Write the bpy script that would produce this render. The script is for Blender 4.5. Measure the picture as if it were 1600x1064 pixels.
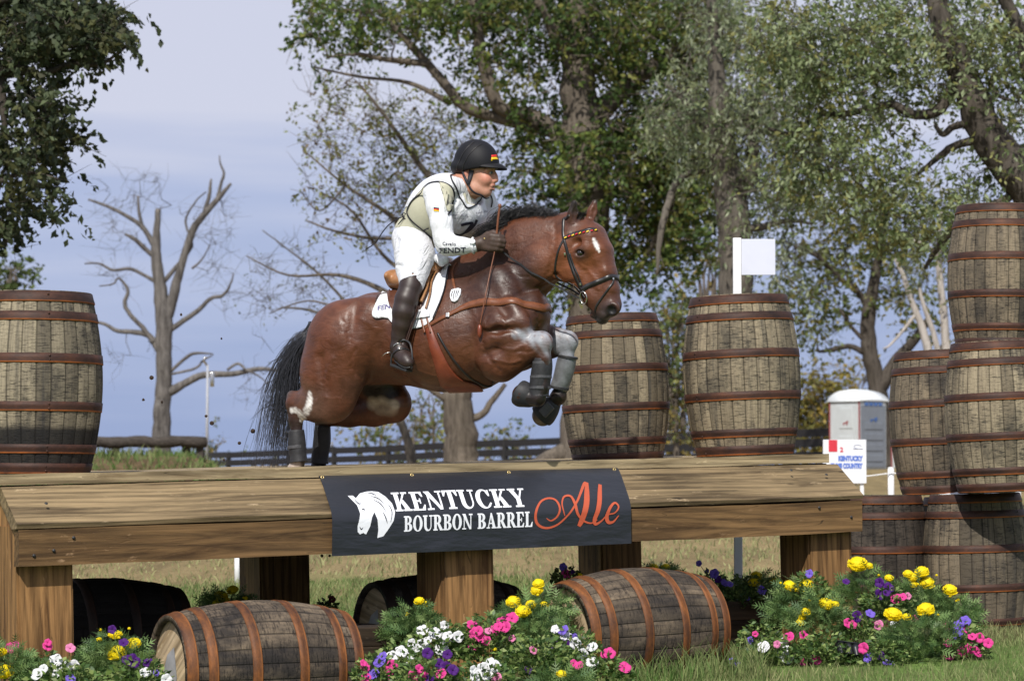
import bpy, bmesh, math, random
import numpy as np
from mathutils import Vector, Matrix, noise as mnoise
from mathutils.bvhtree import BVHTree
from math import sin, cos, pi, radians, sqrt, atan2, tan

for _o in list(bpy.data.objects): bpy.data.objects.remove(_o)
SC = bpy.context.scene
COL = SC.collection
random.seed(7); rng = np.random.default_rng(7)

# ---------------------------------------------------------------- camera
F = 4300.0                      # focal length in photograph pixels (1600 wide)
HORIZ = 740.0
CZ = 1.0
ALPHA = math.atan((HORIZ-532)/F)
cam_d = bpy.data.cameras.new('camera'); cam = bpy.data.objects.new('camera', cam_d); COL.objects.link(cam)
cam.location = (0, 0, CZ); cam.rotation_euler = (pi/2+ALPHA, 0, 0)
cam_d.sensor_width = 36; cam_d.lens = 36*F/1600; cam_d.clip_start = 0.5; cam_d.clip_end = 6000
cam_d.dof.use_dof = True; cam_d.dof.focus_distance = 14.7; cam_d.dof.aperture_fstop = 5.6
SC.camera = cam
# ---------------------------------------------------------------- sun and sky
SUN_EL, SUN_AZ = radians(46), radians(-13)     # azimuth: to the right of straight behind the camera
SD = Vector((sin(SUN_AZ)*cos(SUN_EL), -cos(SUN_AZ)*cos(SUN_EL), sin(SUN_EL)))   # towards the sun
sl = bpy.data.lights.new('sun', 'SUN'); sl.energy = 4.5; sl.angle = radians(0.6); sl.color = (1, .955, .88)
so = bpy.data.objects.new('sun', sl); COL.objects.link(so)
so.rotation_euler = SD.to_track_quat('Z', 'Y').to_euler(); so.location = (8, -10, 20)
world = bpy.data.worlds.new('World'); SC.world = world; world.use_nodes = True
def build_world():
    nt = world.node_tree; nt.nodes.clear(); N = nt.nodes.new; L = nt.links.new
    out = N('ShaderNodeOutputWorld')
    sky = N('ShaderNodeTexSky'); sky.sky_type = 'NISHITA'; sky.sun_disc = False
    sky.sun_elevation = SUN_EL; sky.sun_rotation = pi - SUN_AZ
    bg = N('ShaderNodeBackground'); bg.inputs[1].default_value = 0.075; L(sky.outputs[0], bg.inputs[0])
    tc = N('ShaderNodeTexCoord'); sep = N('ShaderNodeSeparateXYZ'); L(tc.outputs['Generated'], sep.inputs[0])
    mp = N('ShaderNodeMapping'); mp.inputs['Scale'].default_value = (1.6, 1.6, 19); L(tc.outputs['Generated'], mp.inputs[0])
    nz = N('ShaderNodeTexNoise'); nz.inputs['Scale'].default_value = 2.2; nz.inputs['Detail'].default_value = 5; nz.inputs['Roughness'].default_value = .5; L(mp.outputs[0], nz.inputs[0])
    # height of the haze/cloud banks
    mr = N('ShaderNodeMapRange'); mr.inputs[1].default_value = 0.02; mr.inputs[2].default_value = 0.145; mr.clamp = True; L(sep.outputs[2], mr.inputs[0])
    add = N('ShaderNodeMath'); add.operation = 'MULTIPLY_ADD'; add.inputs[1].default_value = 1.5; L(nz.outputs[0], add.inputs[0])
    sc = N('ShaderNodeMath'); sc.operation = 'MULTIPLY_ADD'; sc.inputs[1].default_value = .9; sc.inputs[2].default_value = -.70; L(mr.outputs[0], sc.inputs[0]); L(sc.outputs[0], add.inputs[2])
    cr = N('ShaderNodeValToRGB'); e = cr.color_ramp; e.elements[0].position = .06; e.elements[0].color = (.303, .382, .615, 1)
    e.elements[1].position = .95; e.elements[1].color = (.60, .622, .757, 1)
    k = e.elements.new(.5); k.color = (.42, .482, .69, 1)
    L(add.outputs[0], cr.inputs[0])
    bc = N('ShaderNodeBackground'); hi = N('ShaderNodeMapRange'); hi.inputs[1].default_value = .2; hi.inputs[2].default_value = .75; hi.inputs[3].default_value = 1.0; hi.inputs[4].default_value = 1.3; L(sep.outputs[2], hi.inputs[0]); L(hi.outputs[0], bc.inputs[1]); L(cr.outputs[0], bc.inputs[0])
    up = N('ShaderNodeMapRange'); up.inputs[1].default_value = .2; up.inputs[2].default_value = .9; up.inputs[3].default_value = .93; up.inputs[4].default_value = .45; L(sep.outputs[2], up.inputs[0])
    mx = N('ShaderNodeMixShader'); L(up.outputs[0], mx.inputs[0]); L(bg.outputs[0], mx.inputs[1]); L(bc.outputs[0], mx.inputs[2])
    L(mx.outputs[0], out.inputs[0])
build_world()
SC.view_settings.view_transform = 'Standard'; SC.view_settings.look = 'None'; SC.view_settings.gamma = 1; SC.view_settings.exposure = 0.12
SC.render.engine = 'CYCLES'
SC.cycles.transparent_max_bounces = 12; SC.cycles.max_bounces = 6

# ---------------------------------------------------------------- helpers
FW = Vector((0, cos(ALPHA), sin(ALPHA))); UPV = Vector((0, -sin(ALPHA), cos(ALPHA)))
CAMP = Vector((0, 0, CZ))
def ray(px, py): return FW + Vector((1, 0, 0))*((px-800)/F) + UPV*((532-py)/F)
def W(px, py, d):                       # world point seen at that pixel, d metres ahead
    r = ray(px, py); return CAMP + r*(d/r.y)
def interp(x, tab): return float(np.interp(x, [t[0] for t in tab], [t[1] for t in tab]))
PROF = [(0,-.35),(12,-.2),(13.2,-.12),(14.5,-.05),(16.8,.01),(20,.1),(30,.3),(60,.8),(80,1.1),(108,1.2),(130,1.0),(400,-8),(3000,-60)]
_PX = np.array([p[0] for p in PROF], float); _PZ = np.array([p[1] for p in PROF], float)
def G(x, y):
    z = np.interp(y, _PX, _PZ) + 0.028*np.clip(x, -6, 6)*np.clip((60-y)/45, 0, 1) + .02*np.clip(x,-20,30)*np.clip((y-40)/60,0,1)*np.clip((300-y)/100,0,1)*.5
    # grassy bank carrying the log rail
    z = z + .62*np.exp(-((y-60)/3.2)**4)*np.clip((-6.0-x)/.9, 0, 1)
    z = z + .012*np.sin(x*1.9+y*.7)+.01*np.sin(x*.8-y*1.3)
    return z
def tag(o, label=None, cat=None, group=None, kind=None):
    if label: o['label'] = label
    if cat: o['category'] = cat
    if group: o['group'] = group
    if kind: o['kind'] = kind
    return o
def empty(name, loc=(0,0,0), rot=(0,0,0), label=None, cat=None, group=None):
    o = bpy.data.objects.new(name, None); COL.objects.link(o); o.location = loc; o.rotation_euler = rot; o.empty_display_size = .1
    return tag(o, label, cat, group)
def link(name, me, parent=None, mat=None, smooth=True, loc=None):
    if mat is not None:
        if isinstance(mat, (list, tuple)):
            for m in mat: me.materials.append(m)
        else: me.materials.append(mat)
    if smooth and len(me.polygons): me.polygons.foreach_set('use_smooth', np.ones(len(me.polygons), bool))
    o = bpy.data.objects.new(name, me); COL.objects.link(o)
    if parent: o.parent = parent
    if loc is not None: o.location = loc
    return o
def copy_tree(o, parent=None):
    c = o.copy(); COL.objects.link(c); c.parent = parent
    for ch in o.children: copy_tree(ch, c)
    return c
class MB:
    """collects vertices/faces of one mesh"""
    def __init__(s): s.v = []; s.f = []; s.mi = []; s.c = None
    def add(s, vs, fs, m=0):
        b = len(s.v); s.v += [tuple(v) for v in vs]; s.f += [tuple(i+b for i in f) for f in fs]; s.mi += [m]*len(fs)
    def box(s, c, sz, R=None, bev=0, m=0):
        x, y, z = sz[0]/2, sz[1]/2, sz[2]/2
        if bev <= 0:
            vs = [(a*x, b*y, d*z) for a in (-1,1) for b in (-1,1) for d in (-1,1)]
            fs = [(0,1,3,2),(4,6,7,5),(0,4,5,1),(2,3,7,6),(0,2,6,4),(1,5,7,3)]
        else:
            bm = bmesh.new(); bmesh.ops.create_cube(bm, size=1)
            for v in bm.verts: v.co = Vector((v.co.x*sz[0], v.co.y*sz[1], v.co.z*sz[2]))
            bmesh.ops.bevel(bm, geom=bm.edges[:], offset=bev, segments=2, affect='EDGES', profile=.6)
            bm.verts.index_update(); vs = [v.co.copy() for v in bm.verts]; fs = [[v.index for v in f.verts] for f in bm.faces]; bm.free()
        c = Vector(c)
        s.add([(R @ Vector(v) if R else Vector(v)) + c for v in vs], fs, m)
    def tube(s, pts, rad, n=6, cap=True, flat=1.0, m=0):
        pts = [Vector(p) for p in pts]
        if isinstance(rad, (int, float)): rad = [rad]*len(pts)
        vs = []; fs = []; N = len(pts); u = None
        for i, p in enumerate(pts):
            t = (pts[min(i+1, N-1)]-pts[max(i-1, 0)])
            if t.length < 1e-9: t = Vector((0,0,1))
            t.normalize()
            if u is None: u = t.orthogonal().normalized()
            else:
                u = u - t*u.dot(t)
                u = u.normalized() if u.length > 1e-6 else t.orthogonal().normalized()
            w = t.cross(u)
            for k in range(n):
                a = 2*pi*k/n; vs.append(p + (u*cos(a)+w*sin(a)*flat)*rad[i])
        for i in range(N-1):
            for k in range(n):
                a = i*n+k; b = i*n+(k+1)%n; fs.append((a, b, b+n, a+n))
        if cap: fs.append(tuple(range(n-1, -1, -1))); fs.append(tuple((N-1)*n+k for k in range(n)))
        s.add(vs, fs, m)
    def lathe(s, prof, n=24, c=(0,0,0), R=None, m=0, closed=False):
        vs = []; fs = []; c = Vector(c)
        for r, z in prof:
            for k in range(n):
                a = 2*pi*k/n; v = Vector((r*cos(a), r*sin(a), z)); vs.append((R @ v if R else v)+c)
        M = len(prof)
        for i in range(M-1 + (1 if closed else 0)):
            for k in range(n):
                j = (i+1) % M; fs.append((i*n+k, i*n+(k+1)%n, j*n+(k+1)%n, j*n+k))
        s.add(vs, fs, m)
    def mesh(s, name):
        me = bpy.data.meshes.new(name); me.from_pydata([tuple(v) for v in s.v], [], s.f)
        if any(s.mi): me.polygons.foreach_set('material_index', s.mi)
        me.update(); return me
    def build(s, name, mat, parent=None, smooth=True, loc=None):
        return link(name, s.mesh(name), parent, mat, smooth, loc)
def np_mesh(name, V, Fq):
    me = bpy.data.meshes.new(name); V = np.asarray(V, np.float32); Fq = np.asarray(Fq, np.int32)
    me.vertices.add(len(V)); me.vertices.foreach_set('co', V.ravel())
    k = Fq.shape[1]; me.loops.add(Fq.size); me.loops.foreach_set('vertex_index', Fq.ravel())
    me.polygons.add(len(Fq)); me.polygons.foreach_set('loop_start', np.arange(0, Fq.size, k, dtype=np.int32))
    me.update(calc_edges=True); return me
def set_col(me, C, name='Col'):
    C = np.asarray(C, np.float32)
    if C.shape[1] == 3: C = np.hstack([C, np.ones((len(C), 1), np.float32)])
    a = me.color_attributes.new(name, 'FLOAT_COLOR', 'POINT'); a.data.foreach_set('color', C.ravel())
def smooth_pts(P, n=6):                 # Catmull-Rom through points (tuples of any length)
    P = [np.array(p, float) for p in P]; out = []
    for i in range(len(P)-1):
        p0 = P[max(i-1,0)]; p1 = P[i]; p2 = P[i+1]; p3 = P[min(i+2, len(P)-1)]
        for k in range(n):
            t = k/n; out.append(.5*((2*p1)+(-p0+p2)*t+(2*p0-5*p1+4*p2-p3)*t*t+(-p0+3*p1-3*p2+p3)*t**3))
    out.append(P[-1]); return out

# ---------------------------------------------------------------- materials
class NT:
    def __init__(s, name):
        s.m = bpy.data.materials.new(name); s.m.use_nodes = True; s.t = s.m.node_tree; s.t.nodes.clear()
        s.out = s.n('ShaderNodeOutputMaterial'); s.b = s.n('ShaderNodeBsdfPrincipled'); s.l(s.b.outputs[0], s.out.inputs[0])
    def n(s, t, **k):
        x = s.t.nodes.new(t)
        for a, v in k.items(): setattr(x, a, v)
        return x
    def l(s, a, b): s.t.links.new(a, b)
    def coord(s, scale=(1,1,1), kind='Object', rot=(0,0,0), rnd=False):
        tc = s.n('ShaderNodeTexCoord'); mp = s.n('ShaderNodeMapping'); mp.inputs['Scale'].default_value = scale; mp.inputs['Rotation'].default_value = rot
        src = tc.outputs[kind]
        if rnd:
            oi = s.n('ShaderNodeObjectInfo'); m = s.n('ShaderNodeMath', operation='MULTIPLY'); m.inputs[1].default_value = 37.0; s.l(oi.outputs['Random'], m.inputs[0])
            ad = s.n('ShaderNodeVectorMath', operation='ADD'); s.l(src, ad.inputs[0]); s.l(m.outputs[0], ad.inputs[1]); src = ad.outputs[0]
        s.l(src, mp.inputs[0]); return mp.outputs[0]
    def noise(s, vec, scale, det=4, rough=.55, dist=0):
        x = s.n('ShaderNodeTexNoise'); x.inputs['Scale'].default_value = scale; x.inputs['Detail'].default_value = det; x.inputs['Roughness'].default_value = rough; x.inputs['Distortion'].default_value = dist
        if vec is not None: s.l(vec, x.inputs[0])
        return x.outputs[0]
    def ramp(s, fac, stops):
        x = s.n('ShaderNodeValToRGB'); e = x.color_ramp.elements
        while len(e) < len(stops): e.new(.5)
        for q, (p, c) in zip(e, stops):
            q.position = p; q.color = (*c, 1) if not isinstance(c, (int, float)) else (c, c, c, 1)
        s.l(fac, x.inputs[0]); return x.outputs[0]
    def mix(s, fac, a, b, mode='MIX'):
        x = s.n('ShaderNodeMix', data_type='RGBA', blend_type=mode)
        for inp, v in ((x.inputs[0], fac), (x.inputs[6], a), (x.inputs[7], b)):
            if isinstance(v, (int, float)): inp.default_value = v
            elif isinstance(v, tuple): inp.default_value = (*v, 1)
            else: s.l(v, inp)
        return x.outputs[2]
    def math(s, op, a, b=0, c=0):
        x = s.n('ShaderNodeMath', operation=op)
        for i, v in enumerate((a, b, c)):
            if isinstance(v, (int, float)): x.inputs[i].default_value = v
            else: s.l(v, x.inputs[i])
        return x.outputs[0]
    def bump(s, h, strength=.3, dist=.01):
        x = s.n('ShaderNodeBump'); x.inputs['Strength'].default_value = strength; x.inputs['Distance'].default_value = dist; s.l(h, x.inputs['Height']); s.l(x.outputs[0], s.b.inputs['Normal'])
    def set(s, col=None, rough=.6, spec=None, metal=0, coat=0, sheen=0):
        if col is not None:
            if isinstance(col, tuple): s.b.inputs['Base Color'].default_value = (*col, 1)
            else: s.l(col, s.b.inputs['Base Color'])
        if isinstance(rough, (int, float)): s.b.inputs['Roughness'].default_value = rough
        else: s.l(rough, s.b.inputs['Roughness'])
        if spec is not None: s.b.inputs['Specular IOR Level'].default_value = spec
        s.b.inputs['Metallic'].default_value = metal; s.b.inputs['Coat Weight'].default_value = coat
        if sheen: s.b.inputs['Sheen Weight'].default_value = sheen
        return s.m
def simple(name, col, rough=.6, var=.18, scale=30, bump=.15, bd=.002, spec=.4, metal=0, sheen=0, coat=0):
    t = NT(name); v = t.coord(); nz = t.noise(v, scale, 5, .6)
    c = t.ramp(nz, [(.3, tuple(x*(1-var) for x in col)), (.7, tuple(min(1, x*(1+var)) for x in col))])
    t.set(c, rough, spec, metal, coat, sheen)
    if bump: t.bump(nz, bump, bd)
    return t.m
def attr_mat(name, rough=.6, spec=.4, scale=60, bump=.15, bd=.002, var=.12, translucent=0, sheen=0):
    t = NT(name); a = t.n('ShaderNodeAttribute', attribute_name='Col'); v = t.coord(); nz = t.noise(v, scale, 4, .6)
    g = t.ramp(nz, [(.3, 1-var), (.7, 1+var)])
    c = t.mix(1.0, a.outputs[0], g, 'MULTIPLY'); t.set(c, rough, spec, 0, 0, sheen)
    if bump: t.bump(nz, bump, bd)
    if translucent:
        tr = t.n('ShaderNodeBsdfTranslucent'); t.l(c, tr.inputs[0]); ms = t.n('ShaderNodeMixShader'); ms.inputs[0].default_value = translucent
        t.l(t.b.outputs[0], ms.inputs[1]); t.l(tr.outputs[0], ms.inputs[2]); t.l(ms.outputs[0], t.out.inputs[0])
    return t.m
M = {}
def timber(name, base, dark, scale=1.0, axis=0):
    t = NT(name); sc = [15, 15, 15]; sc[axis] = .9
    v = t.coord(tuple(s*scale for s in sc), rnd=True)
    g = t.noise(v, 1.0, 7, .68, 1.3)
    sc2 = [90, 90, 90]; sc2[axis] = 3
    fine = t.noise(t.coord(tuple(sc2), rnd=True), 1, 4, .7)
    big = t.noise(t.coord((1.2,)*3, rnd=True), 1.6, 3, .5)
    c = t.ramp(g, [(.36, dark), (.5, base), (.64, tuple(min(1, x*1.35) for x in base))])
    c = t.mix(.55, c, t.ramp(fine, [(.3, .55), (.6, 1.0)]), 'MULTIPLY')
    c = t.mix(.5, c, t.ramp(big, [(.3, .55), (.7, 1.15)]), 'MULTIPLY')
    wv = t.n('ShaderNodeTexWave', bands_direction='DIAGONAL'); wv.inputs['Scale'].default_value = 1.0; wv.inputs['Distortion'].default_value = 7.0; wv.inputs['Detail'].default_value = 4; wv.inputs['Detail Scale'].default_value = 1.3; sw = [11, 11, 11]; sw[axis] = .55; t.l(t.coord(tuple(sw), rnd=True), wv.inputs[0])
    c = t.mix(.75, c, t.ramp(wv.outputs['Fac'], [(.0, .62), (.35, .98), (1, 1.12)]), 'MULTIPLY')
    # knots
    vo = t.n('ShaderNodeTexVoronoi'); vo.inputs['Scale'].default_value = 1.0; sk = [6, 6, 6]; sk[axis] = 2.2
    t.l(t.coord(tuple(sk), rnd=True), vo.inputs[0]); kn = t.ramp(vo.outputs[0], [(.03, 1), (.09, 0)])
    c = t.mix(kn, c, tuple(x*.3 for x in dark))
    s3 = [26, 26, 26]; s3[axis] = 7; scuff = t.noise(t.coord(tuple(s3), rnd=True), 1, 5, .75); zone = t.noise(t.coord((1.6,)*3, rnd=True), 1.3, 3, .6)
    c = t.mix(t.math('MULTIPLY', t.ramp(scuff, [(.60, 0), (.68, .75)]), t.ramp(zone, [(.48, 0), (.6, 1)])), c, tuple(min(1, x*1.9+.05) for x in base))
    s4 = [16, 16, 16]; s4[axis] = .8; crack = t.noise(t.coord(tuple(s4), rnd=True), 1.0, 2, .4, .6); ck = t.ramp(crack, [(.497, 0), (.5, .9), (.503, 0)])
    c = t.mix(t.math('MULTIPLY', ck, t.ramp(zone, [(.40, 1), (.52, 0)])), c, (.012, .009, .006))
    t.set(c, .75, .25); t.bump(t.math('ADD', g, t.math('SUBTRACT', t.math('MULTIPLY', fine, .7), t.math('MULTIPLY', ck, .5))), .5, .006); return t.m
M['rail_wood'] = timber('rail_wood', (.36, .28, .165), (.20, .145, .08))
M['bevel_wood'] = timber('bevel_wood', (.215, .155, .083), (.085, .058, .030))
M['front_wood'] = timber('front_wood', (.165, .095, .040), (.065, .034, .014))
M['post_wood'] = timber('post_wood', (.27, .145, .055), (.11, .052, .018), axis=2)
M['dark_board'] = timber('dark_board', (.045, .03, .018), (.02, .013, .008))
M['log_wood'] = timber('log_wood', (.07, .058, .048), (.035, .028, .022))
M['fence_wood'] = simple('fence_wood', (.014, .013, .014), .7, .3, 8)
M['white_paint'] = simple('white_paint', (.74, .75, .76), .5, .05, 9, .05)
M['white_plastic'] = simple('white_plastic', (.72, .74, .78), .45, .03, 9, .0)
M['black_leather'] = simple('black_leather', (.014, .012, .012), .38, .3, 120, .25, .001, .6)
M['tan_leather'] = simple('tan_leather', (.165, .055, .023), .42, .22, 60, .25, .001, .5)
M['red_leather'] = simple('red_leather', (.175, .040, .018), .38, .25, 18, .2, .001, .5)
M['brown_leather'] = simple('brown_leather', (.045, .02, .013), .42, .25, 60, .25, .001, .5)
M['steel'] = simple('steel', (.62, .6, .56), .25, .05, 40, .0, metal=1)
M['brass'] = simple('brass', (.6, .45, .2), .35, .1, 40, .0, metal=.8)
def cloth(name, col, stretch=(9, 9, 5)):
    t = NT(name); w = t.noise(t.coord(stretch, rot=(0, .7, .3)), 1, 4, .55, 1.4); f = t.noise(t.coord(), 260, 3, .6)
    t.set(col, .8, .2, sheen=.1); t.bump(t.math('ADD', w, t.math('MULTIPLY', f, .04)), .8, .04); return t.m
M['white_cloth'] = cloth('white_cloth', (.72, .73, .76)); M['breeches_cloth'] = cloth('breeches_cloth', (.66, .67, .71), (7, 7, 7))
M['beige_cloth'] = simple('beige_cloth', (.50, .485, .37), .75, .06, 160, .25, .0015, .2)
M['black_trim'] = simple('black_trim', (.012, .012, .018), .6, .2, 90, .1)
M['rubber'] = simple('rubber', (.016, .016, .017), .5, .3, 50, .4, .002, .5)
# ---------------------------------------------------------------- implicit sculpting (smooth unions on a grid, meshed with surface nets)
class Sculpt:
    def __init__(s, lo, hi, h):
        s.lo = np.array(lo, float); s.h = h; s.n = np.ceil((np.array(hi)-s.lo)/h).astype(int)+1
        s.f = np.full(s.n, 9.0, np.float32)
    def _grid(s, lo, hi):
        a = np.clip(np.floor((np.array(lo)-s.lo)/s.h).astype(int), 0, s.n-1); b = np.clip(np.ceil((np.array(hi)-s.lo)/s.h).astype(int)+1, 1, s.n)
        if np.any(b <= a): return None, None
        sl = tuple(slice(a[i], b[i]) for i in range(3))
        X = np.meshgrid(*[(s.lo[i]+np.arange(a[i], b[i])*s.h).astype(np.float32) for i in range(3)], indexing='ij')
        return sl, X
    def _apply(s, sl, d, k, op):
        a = s.f[sl]
        if op == 'add':
            if k <= 0: s.f[sl] = np.minimum(a, d); return
            h = np.clip(.5+.5*(a-d)/k, 0, 1); s.f[sl] = a*(1-h)+d*h-k*h*(1-h)
        else:
            if k <= 0: s.f[sl] = np.maximum(a, -d); return
            h = np.clip(.5-.5*(a+d)/k, 0, 1); s.f[sl] = a*(1-h)+(-d)*h+k*h*(1-h)
    def cone(s, p0, p1, r0, r1, k=.02, sy=1.0, op='add'):
        """capsule between two points; sy squeezes it across the local y axis about its own centre line"""
        p0 = np.array(p0, float); p1 = np.array(p1, float); R = max(r0, r1)*max(1, sy)+k+2*s.h
        sl, X = s._grid(np.minimum(p0, p1)-R, np.maximum(p0, p1)+R)
        if sl is None: return
        sc = np.array([1, 1/sy, 1]); a = p0*sc; b = p1*sc; ab = b-a; L = max(1e-9, ab@ab)
        x, y, z = X[0]-a[0], X[1]*sc[1]-a[1], X[2]-a[2]
        t = np.clip((x*ab[0]+y*ab[1]+z*ab[2])/L, 0, 1)
        q = np.sqrt((x-t*ab[0])**2+(y-t*ab[1])**2+(z-t*ab[2])**2)
        d = (q-(r0+(r1-r0)*t))*(min(1, sy)*.5+.5 if sy < 1 else 1)
        s._apply(sl, d.astype(np.float32), k, op)
    def chain(s, pts, k=.02, sy=1.0, op='add'):
        for a, b in zip(pts[:-1], pts[1:]):
            s.cone(a[0], b[0], a[1], b[1], k, (sy if not isinstance(sy, (list, tuple)) else sy[0]), op)
    def ell(s, c, r, R=None, k=.02, op='add'):
        c = np.array(c, float); r = np.array(r, float); m = r.max()+k+2*s.h
        sl, X = s._grid(c-m, c+m)
        if sl is None: return
        P = np.stack([X[i]-c[i] for i in range(3)], -1)
        if R is not None: P = P @ np.array(R, np.float32)      # columns of R are the ellipsoid's axes
        k0 = np.sqrt(((P/r)**2).sum(-1)); k1 = np.sqrt(((P/(r*r))**2).sum(-1))+1e-6
        s._apply(sl, (k0*(k0-1)/k1).astype(np.float32), k, op)
    def cut(s, p, n, k=0):                                   # remove everything on the side n points to
        X = np.meshgrid(*[(s.lo[i]+np.arange(s.n[i])*s.h).astype(np.float32) for i in range(3)], indexing='ij', sparse=True)
        d = (X[0]-p[0])*n[0]+(X[1]-p[1])*n[1]+(X[2]-p[2])*n[2]
        if k <= 0: s.f = np.maximum(s.f, d.astype(np.float32))
        else:
            h = np.clip(.5-.5*(s.f-d)/k, 0, 1); s.f = (s.f*(1-h)+d*h+k*h*(1-h)).astype(np.float32)
    def mesh(s, relax=1):
        f = s.f; f[0] = f[-1] = 1; f[:, 0] = f[:, -1] = 1; f[:, :, 0] = f[:, :, -1] = 1
        S = f < 0; n = f.shape
        cs = [(i, j, k) for i in (0,1) for j in (0,1) for k in (0,1)]
        cnt = sum(S[i:n[0]-1+i, j:n[1]-1+j, k:n[2]-1+k].astype(np.int8) for i, j, k in cs)
        act = (cnt > 0) & (cnt < 8); I = np.argwhere(act); idx = np.full(act.shape, -1, np.int32); idx[act] = np.arange(len(I))
        acc = np.zeros((len(I), 3)); num = np.zeros(len(I))
        for ax in range(3):
            for u in (0,1):
                for v in (0,1):
                    o = [0,0,0]; o[(ax+1)%3] = u; o[(ax+2)%3] = v; A = I+o; o2 = list(o); o2[ax] = 1; B = I+o2
                    fa = f[A[:,0],A[:,1],A[:,2]]; fb = f[B[:,0],B[:,1],B[:,2]]; m = (fa < 0) != (fb < 0)
                    t = np.where(m, fa/np.where(m, fa-fb, 1), 0); P = A.astype(float); P[:, ax] += t
                    acc += P*m[:, None]; num += m
        V = acc/num[:, None]
        Q = []
        for ax in range(3):
            sl0 = [slice(1, None)]*3; sl1 = [slice(1, None)]*3; sl0[ax] = slice(0, n[ax]-1); sl1[ax] = slice(1, n[ax])
            a = S[tuple(sl0)]; b = S[tuple(sl1)]
            E = np.argwhere(a != b); inv = a[E[:,0],E[:,1],E[:,2]]
            o = np.array([1,1,1]); o[ax] = 0; E = E+o
            u = (ax+1)%3; v = (ax+2)%3; keep = (E[:, u] < n[u]-1) & (E[:, v] < n[v]-1); E = E[keep]; inv = inv[keep]
            def c(du, dv):
                X = E.copy(); X[:, u] -= du; X[:, v] -= dv; return idx[X[:,0],X[:,1],X[:,2]]
            q = np.stack([c(1,1), c(0,1), c(0,0), c(1,0)], 1)
            q[~inv] = q[~inv][:, ::-1]; Q.append(q)
        Q = np.vstack(Q); Q = Q[(Q >= 0).all(1)]
        for _ in range(relax):                               # light Laplacian relaxation
            A = np.zeros_like(V); N = np.zeros(len(V))
            for k in range(4):
                np.add.at(A, Q[:, k], V[Q[:, (k+1)%4]]); np.add.at(N, Q[:, k], 1)
                np.add.at(A, Q[:, k], V[Q[:, (k-1)%4]]); np.add.at(N, Q[:, k], 1)
            V = V*.5+.5*A/np.maximum(N, 1)[:, None]
        return V*s.h+s.lo, Q
# ---------------------------------------------------------------- ground
def ground():
    xs = np.concatenate([np.linspace(-900, -60, 14)[:-1], np.linspace(-60, -14, 60)[:-1], np.linspace(-14, 14, 230)[:-1], np.linspace(14, 60, 40)[:-1], np.linspace(60, 900, 14)])
    ys = np.concatenate([np.linspace(-60, 8, 12)[:-1], np.linspace(8, 24, 180)[:-1], np.linspace(24, 70, 130)[:-1], np.linspace(70, 140, 60)[:-1], np.geomspace(140, 3000, 24)])
    X, Y = np.meshgrid(xs, ys, indexing='ij'); Z = G(X, Y)
    V = np.stack([X, Y, Z], -1).reshape(-1, 3); nx, ny = len(xs), len(ys)
    i = np.arange(nx-1)[:, None]*ny+np.arange(ny-1)[None]; Q = np.stack([i, i+ny, i+ny+1, i+1], -1).reshape(-1, 4)
    t = NT('ground_turf'); v = t.coord((1,1,1)); v2 = t.coord((1, .35, 1))
    patch = t.noise(v2, .55, 4, .6); fine = t.noise(v, 38, 5, .75); mid = t.noise(v, 6, 4, .65)
    green = t.ramp(fine, [(.25, (.055,.095,.022)), (.5, (.115,.185,.045)), (.78, (.21,.28,.085))])
    straw = t.ramp(fine, [(.25, (.12,.085,.035)), (.55, (.26,.20,.10)), (.8, (.38,.31,.17))])
    sep = t.n('ShaderNodeSeparateXYZ'); t.l(v, sep.inputs[0])
    # turf dries out towards the far field
    far = t.n('ShaderNodeMapRange'); far.inputs[1].default_value = 18.5; far.inputs[2].default_value = 26; t.l(sep.outputs[1], far.inputs[0])
    fac = t.math('ADD', t.math('MULTIPLY', far.outputs[0], .62), t.math('MULTIPLY', patch, .75)); fac = t.ramp(fac, [(.42, 0), (.72, 1)])
    c = t.mix(fac, green, straw)
    c = t.mix(.8, c, t.ramp(t.noise(t.coord((1.2,.22,1)), 2.2, 6, .75), [(.32, .55), (.5, 1.0), (.68, 1.35)]), 'MULTIPLY')
    # bare red soil on the bank
    bank = t.n('ShaderNodeAttribute', attribute_name='Col'); soil = t.ramp(mid, [(.35, (.045,.030,.018)), (.6, (.11,.068,.042))])
    c = t.mix(bank.outputs[0], c, soil)
    t.set(c, .95, .1); t.bump(t.math('ADD', fine, mid), .6, .04)
    me = np_mesh('ground', V, Q)
    x, y = V[:,0], V[:,1]
    nb = np.exp(-((y-57)/2.2)**4)*np.clip((-5.9-x)/.5, 0, 1)*(.8+.2*np.sin(x*3.1+y*5)*np.sin(x*1.3))
    dirt = np.clip(1-np.abs(y-(14.9+.53*x))/1.15, 0, 1)**.7*np.clip((x+4)/1,0,1)*np.clip((3.7-x)/.8,0,1)   # trampled soil under the table
    # flower bed soil
    set_col(me, np.repeat(np.clip(nb+dirt, 0, 1)[:, None], 3, 1))
    tag(link('ground', me, None, t.m), kind='structure')
ground()

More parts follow.
